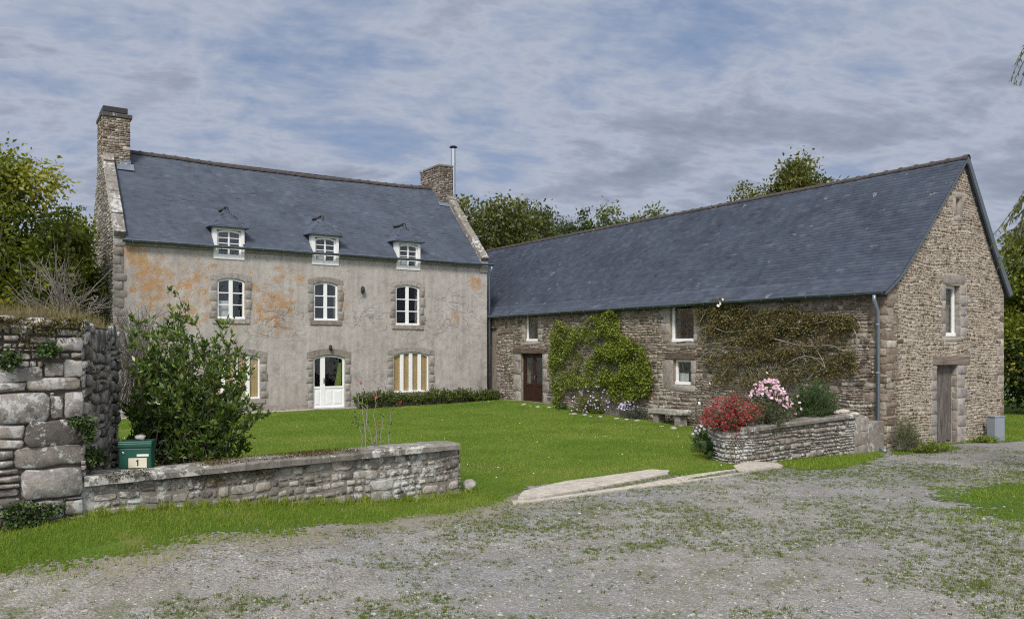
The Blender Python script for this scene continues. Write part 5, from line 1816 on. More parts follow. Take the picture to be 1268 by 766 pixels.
L_MAUVE = leaf_mat('mauve_petal', G3((0.34, 0.27, 0.50), (0.45, 0.38, 0.60), (0.58, 0.52, 0.68), (0.7, 0.68, 0.74)), 0.2)
L_WHITE = leaf_mat('white_petal', G3((0.7, 0.68, 0.6), (0.78, 0.77, 0.72), (0.82, 0.82, 0.8), (0.85, 0.85, 0.82)), 0.1)
L_GRASS = leaf_mat('grass_blade', G3((0.088, 0.150, 0.014), (0.145, 0.225, 0.020), (0.22, 0.285, 0.034), (0.34, 0.32, 0.10)), 0.3, 0.6, 0.25)
L_WEED = leaf_mat('weed_blade', G3((0.06, 0.10, 0.015), (0.095, 0.14, 0.022), (0.15, 0.18, 0.035), (0.22, 0.19, 0.07)), 0.25, 0.6, 0.25)
L_DRY = leaf_mat('dry_grass', G3((0.16, 0.12, 0.06), (0.22, 0.17, 0.085), (0.16, 0.16, 0.06), (0.30, 0.25, 0.15)), 0.2, 0.8, 0.1)
L_IVY = leaf_mat('ivy_leaf', G3((0.02, 0.04, 0.014), (0.04, 0.075, 0.02), (0.07, 0.12, 0.028), (0.12, 0.16, 0.04)), 0.2)


def bez(a, b, c, n=8):
    t = np.linspace(0, 1, n)[:, None]
    return (1 - t) ** 2 * a + 2 * t * (1 - t) * b + t ** 2 * c


def tubes_np(paths, r0, r1, n=4):
    """many tapered tubes -> V, F"""
    V = []; F = []
    b = 0
    for k, p in enumerate(paths):
        m = len(p)
        rs = np.linspace(r0[k] if hasattr(r0, '__len__') else r0, r1[k] if hasattr(r1, '__len__') else r1, m)
        d = np.gradient(p, axis=0)
        d = unit(d)
        ref = np.array([0.31, 0.22, 0.12]) if abs(d[0, 2]) > 0.7 else np.array([0.1, 0.2, 1.0])
        s_ = unit(np.cross(d, ref))
        u_ = np.cross(s_, d)
        for j in range(n):
            t = 2 * math.pi * j / n
            V.append(p + (s_ * math.cos(t) + u_ * math.sin(t)) * rs[:, None])
        i = np.arange(m - 1)
        for j in range(n):
            j2 = (j + 1) % n
            F.append(np.stack([b + j * m + i, b + j2 * m + i, b + j2 * m + i + 1, b + j * m + i + 1], 1))
        b += m * n
    return np.concatenate(V), np.concatenate(F)


def stems_obj(name, paths, r0, r1, mat, parent, n=4):
    V, F = tubes_np(paths, r0, r1, n)
    return link(name, npmesh(name, V, [F]), mat, parent, smooth=True)


def inside_px(poly, n, rng):
    xs_, ys_ = zip(*poly)
    out = []
    while len(out) < n:
        x = rng.uniform(min(xs_), max(xs_), n * 2); y = rng.uniform(min(ys_), max(ys_), n * 2)
        k = inpoly(x, y, poly)
        out += list(zip(x[k], y[k]))
    return np.array(out[:n])


def local(P, loc, rz=0.0):
    P = np.asarray(P, float) - np.array(loc)
    c, s_ = math.cos(-rz), math.sin(-rz)
    Q = P.copy()
    Q[:, 0] = P[:, 0] * c - P[:, 1] * s_
    Q[:, 1] = P[:, 0] * s_ + P[:, 1] * c
    return Q


def bushy(root, bases, tips, rng, leafm, stemm, leaf=0.08, lw=0.35, per=26, twigs=5, twig=0.3, tl=7, start=0.35, r0=0.012, r1=0.003, sag=0.15, up=0.5, wobble=0.06, foliage='foliage'):
    """stems from BASES to TIPS (local coordinates), with leafy side twigs"""
    paths = []; P = []; D = []; tp = []
    n = len(tips)
    for i in range(n):
        a = bases[i % len(bases)] + rng.normal(0, 0.03, 3) * np.array([1, 1, 0])
        c = tips[i]
        ln = np.linalg.norm(c - a)
        mid = a + (c - a) * np.array([0.35, 0.35, 0.62]) + rng.normal(0, wobble, 3) * ln * 0.5
        p = bez(a, mid, c, 9)
        p[1:-1] += rng.normal(0, 0.012 * ln, (7, 3))
        paths.append(p)
        tt = rng.uniform(start, 1.0, per) ** 0.8
        k = tt * 8
        i0 = np.clip(k.astype(int), 0, 7)
        f_ = (k - i0)[:, None]
        q = p[i0] * (1 - f_) + p[i0 + 1] * f_
        dd = unit(p[i0 + 1] - p[i0])
        P.append(q); D.append(dd * 0.6 + rng.normal(0, 0.6, (per, 3)) + np.array([0, 0, up * 0.6]))
        for t in rng.uniform(start, 0.97, twigs):
            k = t * 8; j = min(int(k), 7)
            q = p[j] + (p[j + 1] - p[j]) * (k - j)
            dr_ = unit(p[j + 1] - p[j]) * 0.5 + rng.normal(0, 0.65, 3)
            dr_[2] = dr_[2] * 0.6 + up * 0.6
            dr_ = dr_ / np.linalg.norm(dr_)
            L_ = twig * rng.uniform(0.5, 1.2)
            e = q + dr_ * L_
            tw = bez(q, q + dr_ * L_ * 0.5 + np.array([0, 0, 0.03]), e - np.array([0, 0, sag * L_]), 4)
            tp.append(tw)
            s_ = rng.uniform(0.2, 1, tl)
            kk = s_ * 3; j0 = np.clip(kk.astype(int), 0, 2)
            ff = (kk - j0)[:, None]
            P.append(tw[j0] * (1 - ff) + tw[j0 + 1] * ff)
            D.append(dr_ * 0.8 + rng.normal(0, 0.55, (tl, 3)) + np.array([0, 0, up * 0.4]))
    P = np.concatenate(P); D = np.concatenate(D)
    tint = rng.uniform(0, 1, (len(P), 3))
    hrel = (P[:, 2] - P[:, 2].min()) / (np.ptp(P[:, 2]) + 1e-6)
    tint[:, 0] = np.clip(tint[:, 0] * 0.75 + 0.12 * rng.normal(0, 1, len(P)) + 0.15 * (rng.uniform(0, 1, len(P)) < 0.12) + 0.1 * hrel, 0, 1)
    stems_obj('stem', paths + tp, [r0] * len(paths) + [r1 * 1.2] * len(tp), [r1] * len(paths) + [r1 * 0.5] * len(tp), stemm, root)
    leaf_mesh(foliage, P, D, leaf * rng.uniform(0.6, 1.25, len(P)), lw, rng, leafm, root, tint)
    return P, tips


def petals(name, C, size, rng, mat, root, n=5, face=(0, -1, 0.5)):
    """little flowers: n petals round each centre"""
    P = []; D = []
    fc = unit(np.array(face)[None] + rng.normal(0, 0.35, (len(C), 3)))
    a = unit(np.cross(fc, np.array([[0.2, 0.1, 1.0]])))
    b = np.cross(fc, a)
    Vs = []
    for j in range(n):
        t0 = 2 * math.pi * j / n
        w_ = math.pi / n * 0.95
        def ring(t, r_):
            return C + (a * math.cos(t) + b * math.sin(t)) * (size * r_)[:, None]
        sz = rng.uniform(0.8, 1.2, len(C))
        Vs.append(np.stack([C, ring(t0 - w_, sz * 0.75), ring(t0, sz) + fc * size * 0.2, ring(t0 + w_, sz * 0.75)], 1))
    V = np.concatenate(Vs, 1).reshape(-1, 3)
    m_ = len(C) * n
    tint = np.repeat(rng.uniform(0, 1, (len(C), 3)), 4 * n, axis=0)
    return link(name, npmesh(name, V, [np.arange(4 * m_).reshape(m_, 4)], tint), mat, root)


# big laurel behind the low wall
bx_, by_ = -4.75, 11.75
gz0 = float(ground_z(bx_, by_))
lau = empty('laurel_shrub', 'big dark green laurel shrub behind the low wall and mailbox', 'shrub', (bx_, by_, gz0))
rg = np.random.default_rng(41)
SIL = [(152, 470), (150, 430), (165, 395), (178, 408), (192, 420), (205, 400), (212, 375), (221, 362), (229, 380), (240, 408), (252, 430), (268, 425), (283, 395), (291, 398), (289, 430), (292, 455), (302, 455), (314, 440), (318, 462), (312, 480), (328, 498), (327, 515), (308, 530), (300, 560), (200, 572), (150, 560)]
q = inside_px(SIL, 105, rg)
tips = np.array([at(a, b, by_ + rg.normal(0, 0.38)) for a, b in q])
sp = [at(a, b, by_ + rg.normal(0, 0.1)) for a, b in [(220, 362), (222, 385), (216, 400), (226, 400), (290, 394), (287, 410), (292, 430), (284, 435), (316, 442), (325, 500), (320, 512), (306, 470), (168, 398), (160, 410), (256, 428), (192, 415)]]
tips = np.concatenate([tips, sp])
tips[:, 2] = np.maximum(tips[:, 2], gz0 + 0.35)
lt = local(tips, (bx_, by_, gz0))
bs_ = np.stack([rg.normal(0, 0.35, 30), rg.normal(0, 0.25, 30), np.zeros(30)], 1)
bushy(lau, bs_, lt, rg, L_LAUREL, M['bark'], 0.095, 0.40, 36, 11, 0.25, 11, 0.25, 0.010, 0.003, 0.0, 0.75)

# bare, twiggy shrub on and behind the tall wall
rg = np.random.default_rng(42)


def bare_shrub(label, poly, Y, basepx, n, seed, mat, group=None, dY=0.5, r0=0.010):
    rg = np.random.default_rng(seed)
    b = at(*basepx, Y)
    root = empty('bare_shrub', label, 'shrub', tuple(b), group=group)
    paths = []
    q = inside_px(poly, n, rg)
    for a_, b_ in q:
        t = at(a_, b_, Y + rg.normal(0, dY)) - b
        s0 = np.array([rg.normal(0, 0.25), rg.normal(0, 0.2), -0.1])
        p = bez(s0, t * np.array([0.3, 0.5, 0.6]) + rg.normal(0, 0.06, 3), t, 8)
        paths.append(p)
        for _ in range(4):
            j = rg.integers(3, 7)
            d_ = unit(p[j + 1] - p[j]) + rg.normal(0, 0.55, 3)
            e = p[j] + d_ * rg.uniform(0.08, 0.3)
            paths.append(np.linspace(p[j], e, 3))
    stems_obj('stem', paths, [r0 * rg.uniform(0.4, 1) for _ in paths], 0.0022, mat, root)
    return root


bare_shrub('dead grey twiggy shrub above the grassy ruined wall', [(20, 320), (60, 300), (105, 330), (140, 345), (145, 385), (30, 390), (5, 370)], 12.4, (80, 405), 58, 1, M['dead_stem'])
bare_shrub('tangle of bare brown twigs beside the laurel and the house wall', [(140, 372), (165, 380), (200, 375), (215, 395), (205, 430), (150, 440), (142, 410)], 13.6, (165, 500), 110, 2, M['dead_stem'])

# rose in the lawn behind the low wall
rx, ry_ = (453 - CX) / F_PX * 14.0, 14.0
rose = empty('rose_bush', 'thin leggy rose with a few leaves behind the low wall', 'rose', (rx, ry_, 0))
rg = np.random.default_rng(44)
tp = np.array([at(a, b, 14 + rg.normal(0, 0.08)) for a, b in [(447, 472), (463, 490), (436, 500), (475, 512), (470, 530), (444, 488), (455, 500), (483, 505)]])
bushy(rose, np.array([[0, 0, 0], [0.25, 0.05, 0]]), local(tp, (rx, ry_, 0)), rg, L_VINE, M['grey_stem'], 0.06, 0.6, 4, 2, 0.2, 3, 0.5, 0.012, 0.004, 0.1, 0.4)
C = local(np.array([at(a, b, 13.95 + rg.normal(0, 0.05)) for a, b in [(447, 474), (463, 489), (466, 492), (467, 526)]]), (rx, ry_, 0))
petals('blossom', C, 0.028, rg, L_RED, rose)

# low hedge along the house front
hg = empty('low_hedge', 'low clipped green hedge along the foot of the house right of the door', 'hedge', (*hw(4.1, -0.45), 0), TH)
rg = np.random.default_rng(45)
n = 760
lx = rg.uniform(-3.15, 3.3, n)
tz = 0.56 + 0.14 * np.sin(lx * 2.1) * 0.5 + rg.normal(0, 0.07, n) + 0.05 * np.sin(lx * 5.3)
tips = np.stack([lx + rg.normal(0, 0.1, n), rg.normal(-0.02, 0.22, n), np.clip(tz * rg.uniform(0.5, 1.1, n), 0.12, 0.85)], 1)
bases = np.stack([lx, rg.normal(0, 0.05, n), np.full(n, 0.0)], 1)
bushy(hg, bases, tips, rg, L_HEDGE, M['bark'], 0.055, 0.65, 16, 3, 0.14, 6, 0.3, 0.006, 0.002, 0.1, 0.5)
C = np.stack([rg.uniform(-1.6, -1.2, 5), np.full(5, -0.3), rg.uniform(0.1, 0.25, 5)], 1)
petals('blossom', C, 0.05, rg, L_RED, hg)


def wall_climber(name, label, cat, polys, n, rng, leafm, stemm, leaf=0.06, lw=0.8, off=(0.03, 0.3), nstem=40, stem_r=0.008, base_u=None, clump=1.6, seed=3, group=None, thr=-0.1):
    """climber on the barn front: leaf positions inside photo-measured outlines on the wall plane"""
    allp = []
    for poly, w_ in polys:
        pts = inside_px(poly, int(n * w_), rng)
        allp.append(pts)
    pts = np.concatenate(allp)
    uz = np.array([BP(a, b) for a, b in pts])
    nz = blob(uz[:, 0], uz[:, 1], clump * 2.2, seed)
    keep_ = nz + rng.normal(0, 0.45, len(nz)) > thr
    uz = uz[keep_]; nz = nz[keep_]
    uc = uz[:, 0].mean()
    root = empty(name, label, cat, (*bw(0, -uc), 0), TH, group)
    d = -(off[0] + (off[1] - off[0]) * np.clip(0.5 + 0.35 * nz + rng.normal(0, 0.22, len(nz)), 0, 1))
    P = np.stack([d, -(uz[:, 0] - uc), uz[:, 1]], 1)
    D = rng.normal(0, 0.6, P.shape) + np.array([-0.5, 0, -0.35])
    tint = rng.uniform(0, 1, (len(P), 3))
    tint[:, 0] = np.clip(tint[:, 0] * 0.7 + 0.15 + 0.12 * nz, 0, 1)
    leaf_mesh('foliage', P, D, leaf * rng.uniform(0.6, 1.3, len(P)), lw, rng, leafm, root, tint)
    # stems wander through the foliage
    paths = []
    tg = uz[rng.integers(0, len(uz), nstem)]
    for i in range(nstem):
        bu = (base_u if base_u is not None else uc) + rng.normal(0, 0.35)
        a = np.array([-0.06, -(bu - uc), 0.0]); c = np.array([-rng.uniform(0.03, 0.16), -(tg[i, 0] - uc), tg[i, 1]])
        m_ = np.array([-0.1, a[1] * 0.55 + c[1] * 0.45 + rng.normal(0, 0.25), c[2] * rng.uniform(0.5, 0.95)])
        p = bez(a, m_, c, 12)
        p[1:] += rng.normal(0, 0.02, (11, 3)) * np.array([0.5, 1, 1])
        paths.append(p)
    stems_obj('stem', paths, [stem_r * rng.uniform(0.5, 1.3) for _ in paths], 0.003, stemm, root)
    return root, uz, uc


rg = np.random.default_rng(46)
V1 = [([(688, 500), (686, 440), (692, 400), (700, 396), (712, 405), (730, 400), (742, 390), (762, 385), (765, 380), (772, 392), (775, 412), (790, 418), (800, 432), (810, 448), (812, 470), (806, 492), (780, 497), (760, 480), (730, 478), (705, 482), (692, 505)], 0.72),
      ([(740, 425), (800, 425), (815, 470), (808, 490), (770, 500), (745, 470)], 0.22), ([(686, 410), (700, 398), (704, 470), (694, 530), (688, 525)], 0.06)]
wall_climber('climbing_vine', 'bright green climbing vine on the barn wall beside the brown double door', 'climber', V1, 24000, rg, L_VINE, M['dead_stem'], 0.072, 0.75, (0.04, 0.34), 120, 0.008, base_u=BP(760, 500)[0], seed=5, thr=-0.4)
V2 = [([(862, 372), (900, 369), (940, 385), (985, 380), (1010, 388), (1060, 390), (1068, 405), (1040, 412), (1000, 410), (960, 430), (900, 425), (868, 405)], 0.55),
      ([(875, 440), (960, 430), (1060, 432), (1072, 460), (1040, 470), (980, 475), (940, 480), (885, 478)], 0.27), ([(868, 395), (1060, 395), (1065, 450), (870, 450)], 0.18)]
cr_root, uzr, ucr = wall_climber('climbing_rose', 'sprawling climbing rose with bronze leaves and bare grey canes over the barn wall', 'climber', V2, 24000, rg, L_ROSE, M['grey_stem'], 0.06, 0.6, (0.04, 0.25), 45, 0.012, base_u=BP(965, 500)[0], seed=9, thr=-0.7, clump=2.0)
# long pale bare canes
canes = [[(868, 410), (885, 403), (905, 412), (935, 408)], [(872, 430), (885, 425), (900, 425), (920, 418), (950, 415)], [(880, 450), (888, 438), (905, 428), (925, 432)],
         [(960, 470), (975, 455), (1000, 460), (1005, 440), (990, 420)], [(935, 408), (960, 402), (990, 408), (1015, 400), (1040, 395)], [(950, 415), (985, 425), (1010, 430), (1035, 425), (1055, 438), (1070, 430)],
         [(1005, 470), (1015, 460), (1035, 455), (1052, 440), (1070, 442)], [(872, 400), (880, 385), (895, 377)], [(1030, 460), (1022, 440), (1010, 425)], [(1062, 405), (1068, 418), (1066, 436)],
         [(940, 480), (960, 470), (968, 450)], [(870, 445), (890, 430), (915, 440)], [(900, 465), (915, 445), (945, 440)], [(980, 450), (1000, 440), (1030, 445)]]
paths = []
rg = np.random.default_rng(47)
for c_ in canes:
    pts = np.array([BP(a, b) for a, b in c_])
    t = np.linspace(0, 1, len(pts)); tt = np.linspace(0, 1, 16)
    uu = np.interp(tt, t, pts[:, 0]); zz = np.interp(tt, t, pts[:, 1])
    k = np.array([1, 2, 1]) / 4
    for _ in range(2):
        uu[1:-1] = np.convolve(uu, k, 'valid'); zz[1:-1] = np.convolve(zz, k, 'valid')
    p = np.stack([np.full(16, -0.20) + rg.normal(0, 0.01, 16), -(uu - ucr), zz], 1)
    paths.append(p)
    for _ in range(2):
        j = rg.integers(2, 13)
        d_ = (p[j + 1] - p[j]) * rg.uniform(2, 5) + rg.normal(0, 0.12, 3)
        paths.append(np.linspace(p[j], p[j] + d_, 4))
stems_obj('cane', paths, [0.012 if len(p) > 5 else 0.007 for p in paths], 0.004, plain_mat('pale_cane', (0.30, 0.28, 0.23), 0.85, 0, 0.25, 10), cr_root)
C = np.array([[-0.36, -(BP(a, b)[0] - ucr), BP(a, b)[1]] for a, b in [(900, 379), (905, 371), (902, 376), (1118, 371), (960, 461), (889, 474), (876, 498)] if a < 1090])
petals('blossom', C, 0.055, rg, L_WHITE, cr_root)

# dried creeper traces on the house front
rg = np.random.default_rng(48)
tr = empty('creeper_remains', 'fine dark remains of a creeper clinging to the rendered house front', 'creeper', (*HOUSE_O, 0), TH)
paths = []
for (cx_, cz_, rx_, rz_, n_) in ((-1.9, 3.6, 1.4, 0.7, 34), (1.4, 3.6, 1.0, 0.45, 30), (5.6, 3.9, 1.2, 0.85, 52), (-2.6, 2.9, 1.2, 0.5, 16), (1.9, 1.2, 0.8, 0.4, 8), (3.2, 3.0, 1.2, 0.4, 12)):
    for _ in range(n_):
        x, z = cx_ + rg.normal(0, rx_ * 0.5), cz_ + rg.normal(0, rz_ * 0.5)
        a = rg.uniform(0, 2 * math.pi)
        pts = []
        for k in range(rg.integers(6, 22)):
            pts.append((x, -0.006 - abs(rg.normal(0, 0.004)), z))
            a += rg.normal(0, 0.45)
            x += math.cos(a) * 0.07; z += math.sin(a) * 0.045
        pts = np.array(pts)
        bad = any(w[0] - 0.05 < p_[0] < w[1] + 0.05 and w[2] - 0.05 < p_[2] < w[3] + 0.05 for w in up_win + gr_win + [DOOR] for p_ in pts)
        if not bad: paths.append(pts)
stems_obj('stem', paths, [rg.uniform(0.0015, 0.0042) for _ in paths], 0.001, M['vine_trace'], tr, 4)

# ---- bed plants
def bed_plant(name, label, cat, poly, Y, basepx, n, seed, leafm, stemm=None, group=None, dY=0.3, z0=None, **kw):
    rg = np.random.default_rng(seed)
    b = at(*basepx, Y)
    if z0 is None: z0 = b[2]
    root = empty(name, label, cat, (b[0], b[1], z0), 0, group)
    q = inside_px(poly, n, rg)
    tips = local(np.array([at(a_, b_, Y + rg.normal(0, dY)) for a_, b_ in q]), (b[0], b[1], z0))
    bs_ = np.stack([rg.normal(0, 0.12, 12), rg.normal(0, 0.1, 12), np.zeros(12)], 1)
    bushy(root, bs_, tips, rg, leafm, stemm or M['bark'], **kw)
    return root, b[0], b[1], z0, rg


# red-flowering shrub draped over the bed
RP = [(866, 520), (868, 505), (885, 490), (905, 484), (925, 487), (945, 492), (960, 500), (955, 515), (935, 522), (920, 530), (905, 540), (888, 532), (872, 528)]
root, x_, y_, z_, rg = bed_plant('red_shrub', 'arching shrub covered in red flowers spilling over the raised bed wall', 'shrub', RP, 16.75, (915, 530), 130, 51, L_ROSE, leaf=0.035, lw=0.4, per=22, twigs=6, twig=0.16, tl=8, start=0.3, r0=0.007, r1=0.002, sag=0.4, up=0.1)
q = inside_px([(868, 522), (872, 506), (888, 491), (905, 486), (925, 490), (940, 502), (940, 515), (925, 522), (905, 538), (892, 530), (875, 526)], 150, rg)
C0 = np.array([at(a, b, 16.35 + rg.normal(0, 0.22)) for a, b in q])
C = (C0[:, None] + rg.normal(0, 0.045, (150, 6, 3))).reshape(-1, 3)
petals('blossom', local(C, (x_, y_, z_)), 0.019, rg, L_RED, root)
# trailing dark foliage right of it
bed_plant('trailing_shrub', 'dull olive trailing shrub between the red flowers and pink flowers', 'shrub', [(930, 520), (940, 495), (965, 490), (985, 505), (985, 528), (960, 540), (935, 545), (915, 548)], 17.1, (950, 535), 80, 52, L_DARK, leaf=0.05, lw=0.35, per=22, twigs=5, twig=0.2, tl=7, start=0.25, r0=0.008, sag=0.3, up=0.2)
# pink anemones
root, x_, y_, z_, rg = bed_plant('pink_anemone', 'tall clump of pale pink flowers in the raised bed', 'flowers', [(925, 510), (928, 480), (945, 472), (965, 478), (985, 500), (985, 520), (940, 522)], 17.9, (955, 525), 60, 53, L_DARK, leaf=0.07, lw=0.5, per=8, twigs=3, twig=0.2, tl=5, r0=0.006, r1=0.003)
q = inside_px([(925, 486), (932, 476), (950, 468), (965, 470), (972, 485), (982, 500), (978, 508), (962, 496), (945, 490), (930, 492)], 150, rg)
C = np.array([at(a, b, 17.7 + rg.normal(0, 0.25)) for a, b in list(q) + [(990, 498), (992, 506), (985, 512), (975, 515), (988, 490)]])
petals('blossom', local(C, (x_, y_, z_)), 0.034, rg, L_PINK, root)
# green needle bush
bed_plant('green_bush', 'fresh green feathery bush in the raised bed against the barn', 'shrub', [(975, 520), (978, 492), (990, 477), (1008, 470), (1022, 476), (1035, 488), (1040, 505), (1035, 516), (1000, 522)], 18.7, (1008, 522), 330, 54, L_BUSH, leaf=0.06, lw=0.16, per=30, twigs=5, twig=0.16, tl=9, start=0.35, r0=0.005, r1=0.002, sag=0.0, up=0.8, dY=0.3)
# grey twigs and asters at the left end of the bed
bed_plant('aster_clump', 'grey-stemmed asters with mauve flowers left of the red shrub', 'flowers', [(845, 520), (850, 500), (880, 482), (900, 478), (905, 500), (880, 520)], 18.6, (875, 535), 50, 55, L_GREY, M['grey_stem'], leaf=0.04, lw=0.3, per=8, twigs=3, twig=0.15, tl=4, r0=0.005)
root, x_, y_, z_, rg = bed_plant('aster_clump', 'mauve asters in the grass at the left foot of the raised bed', 'flowers', [(855, 550), (858, 532), (872, 522), (885, 530), (890, 552)], 18.3, (872, 556), 36, 56, L_IVY, leaf=0.07, lw=0.5, per=10, twigs=3, twig=0.15, tl=5, r0=0.005)
C = np.array([at(a, b, 18.0) for a, b in [(863, 529), (866, 532), (861, 533), (868, 527), (872, 531), (858, 537), (864, 536), (884, 497), (880, 503), (893, 515)]])
petals('blossom', local(C, (x_, y_, z_)), 0.04, rg, L_MAUVE, root, 7)
bed_plant('dock_plant', 'broad-leaved dock growing against the end of the raised bed wall', 'plant', [(868, 560), (868, 545), (880, 538), (892, 545), (897, 560), (880, 568)], 17.2, (884, 568), 16, 57, L_IVY, leaf=0.2, lw=0.55, per=3, twigs=1, twig=0.15, tl=2, r0=0.008, up=0.3)
# border plants along the barn
root, x_, y_, z_, rg = bed_plant('aster_clump', 'pale mauve asters under the climbing vine beside the double door', 'flowers', [(700, 512), (702, 495), (720, 480), (745, 478), (762, 488), (762, 512)], 28.6, (732, 518), 110, 58, L_VINE, leaf=0.06, lw=0.4, per=14, twigs=3, twig=0.2, tl=6, r0=0.006, dY=0.3)
q = inside_px([(700, 508), (705, 495), (722, 478), (745, 478), (762, 492), (758, 512), (742, 505), (722, 515), (706, 513)], 70, rg)
petals('blossom', local(np.array([at(a, b, 28.2 + rg.normal(0, 0.25)) for a, b in q]), (x_, y_, z_)), 0.030, rg, L_MAUVE, root)
root, x_, y_, z_, rg = bed_plant('lavender_bush', 'grey-green lavender mound at the foot of the barn wall', 'shrub', [(768, 518), (770, 510), (788, 504), (803, 508), (808, 519)], 26.6, (788, 521), 190, 59, L_GREY, leaf=0.055, lw=0.2, per=14, twigs=2, twig=0.1, tl=5, start=0.3, r0=0.004, up=0.9, dY=0.25)
root, x_, y_, z_, rg = bed_plant('catmint_clump', 'loose violet-flowered catmint behind the lavender mound', 'flowers', [(762, 512), (765, 498), (782, 494), (792, 502), (790, 512)], 27.2, (776, 518), 40, 60, L_GREY, leaf=0.05, lw=0.3, per=8, twigs=2, twig=0.1, tl=4, r0=0.004)
q = inside_px([(762, 506), (768, 497), (784, 495), (792, 503), (780, 508)], 55, rg)
petals('blossom', local(np.array([at(a, b, 27.0 + rg.normal(0, 0.15)) for a, b in q]), (x_, y_, z_)), 0.035, rg, L_MAUVE, root)
bed_plant('fern_clump', 'low dark green clump at the foot of the barn by the double door', 'plant', [(683, 508), (690, 500), (702, 498), (706, 510), (700, 514)], 29.6, (695, 513), 60, 61, L_IVY, leaf=0.07, lw=0.35, per=10, twigs=2, twig=0.1, tl=5, r0=0.004)
# weeds against the barn
bed_plant('tall_weed', 'feathery brownish-green weed at the barn corner by the downpipe', 'weed', [(1106, 552), (1108, 525), (1118, 512), (1130, 518), (1138, 535), (1145, 552)], 19.35, (1122, 556), 150, 62, L_WEED, M['dead_stem'], leaf=0.03, lw=0.2, per=34, twigs=6, twig=0.14, tl=8, start=0.2, r0=0.004, r1=0.0015, up=0.8, dY=0.15)
bed_plant('broad_weed', 'bright green leafy weeds at the foot of the gable plank door', 'weed', [(1128, 560), (1135, 548), (1155, 545), (1175, 550), (1180, 560), (1150, 564)], 19.3, (1152, 562), 90, 63, L_GRASS, leaf=0.09, lw=0.3, per=6, twigs=1, twig=0.1, tl=4, start=0.2, r0=0.003, up=0.9, dY=0.25)
bed_plant('broad_weed', 'bright green weeds along the gable between plank door and cabinet', 'weed', [(1195, 550), (1205, 540), (1228, 540), (1240, 545), (1240, 552), (1205, 553)], 21.3, (1216, 549), 90, 64, L_GRASS, leaf=0.09, lw=0.3, per=6, twigs=1, twig=0.1, tl=4, start=0.2, r0=0.003, up=0.9, dY=0.15)
# ivy and grass on the ruined wall
def ivy(label, poly, n, seed, Y=None, leafm=None, leaf=0.045, off=0.06):
    rg = np.random.default_rng(seed)
    q = inside_px(poly, n, rg)
    uz = np.array([FP(a, b) for a, b in q])
    P = np.stack([uz[:, 0], -off - np.abs(rg.normal(0, 0.05, n)), uz[:, 1]], 1)
    root = empty('ivy_patch', label, 'ivy', (*F0, 0), FA)
    D = rg.normal(0, 0.6, P.shape) + np.array([0, -0.5, -0.3])
    leaf_mesh('foliage', P, D, leaf * rg.uniform(0.5, 1.3, n), 0.8, rg, leafm or L_IVY, root)
    c = P.mean(0)
    paths = [bez(np.array([c[0] + rg.normal(0, .1), -off * 0.5, P[:, 2].min()]), c + rg.normal(0, .1, 3), P[rg.integers(0, n)], 7) for _ in range(12)]
    stems_obj('stem', paths, 0.004, 0.002, M['bark'], root)


ivy('dark ivy patch low on the ruined wall at its foot', [(0, 655), (0, 630), (20, 618), (60, 622), (78, 618), (80, 628), (60, 640), (45, 655), (20, 658)], 800, 71)
ivy('small ivy tuft hanging on the corner of the ruined wall', [(79, 520), (92, 515), (110, 512), (117, 530), (112, 545), (102, 548), (98, 530), (84, 526)], 420, 72)
ivy('ivy and moss mat under the top of the ruined wall', [(0, 440), (8, 432), (25, 438), (20, 452), (8, 458), (0, 455)], 300, 73)
ivy('moss cushion near the top stones of the ruined wall', [(44, 428), (55, 424), (72, 428), (70, 438), (55, 442), (46, 438)], 260, 74)
ivy('grey-green tuft growing between the ruined wall and coping end', [(100, 578), (105, 562), (118, 552), (135, 562), (138, 572), (120, 580)], 420, 75, leaf=0.05, off=-0.15)

L_MOSS = leaf_mat('moss_tuft', G3((0.05, 0.032, 0.010), (0.075, 0.05, 0.015), (0.095, 0.075, 0.02), (0.15, 0.12, 0.04)), 0.1, 0.9, 0.1)
for nm_, lb_, poly_, n_, sd_, off_, lf_ in (
        ('moss_patch', 'brown moss hanging under the coping of the low wall, left of its middle', [(190, 583), (260, 578), (330, 572), (385, 566), (383, 580), (350, 578), (330, 590), (300, 588), (270, 598), (235, 592), (200, 596)], 2600, 81, 0.0, 0.022),
        ('moss_patch', 'thin brown moss crust on the coping edge behind the mailbox', [(120, 586), (150, 580), (185, 578), (185, 586), (140, 594)], 500, 82, 0.05, 0.02)):
    rg = np.random.default_rng(sd_)
    q = inside_px(poly_, n_, rg)
    uz = np.array([FP(a, b) for a, b in q])
    kk_ = blob(uz[:, 0], uz[:, 1], 9.0, sd_) + rg.normal(0, 0.4, n_) > -0.3
    uz = uz[kk_]
    P = np.stack([uz[:, 0], -off_ - np.abs(rg.normal(0, 0.012, len(uz))), uz[:, 1]], 1)
    root = empty(nm_, lb_, 'moss', (*F0, 0), FA)
    leaf_mesh('foliage', P, rg.normal(0, 0.6, P.shape) + np.array([0, -0.6, -0.3]), lf_ * rg.uniform(0.5, 1.3, len(P)), 0.6, rg, L_MOSS, root)
n_ = 5000
rg = np.random.default_rng(83)
ux_ = rg.uniform(-4.55, -1.75, n_); uy_ = rg.uniform(-0.03, 0.5, n_)
kk_ = blob(ux_, uy_, 4.0, 3) + rg.normal(0, 0.3, n_) > -0.35
P = np.stack([ux_, uy_, np.full(n_, 0.834)], 1)[kk_]
root = empty('moss_patch', 'carpet of brown moss along the top of the low wall coping', 'moss', (*F0, 0), FA)
leaf_mesh('foliage', P, rg.normal(0, 0.6, P.shape) + np.array([0, 0, 0.5]), 0.022 * rg.uniform(0.5, 1.3, len(P)), 0.6, rg, L_MOSS, root)


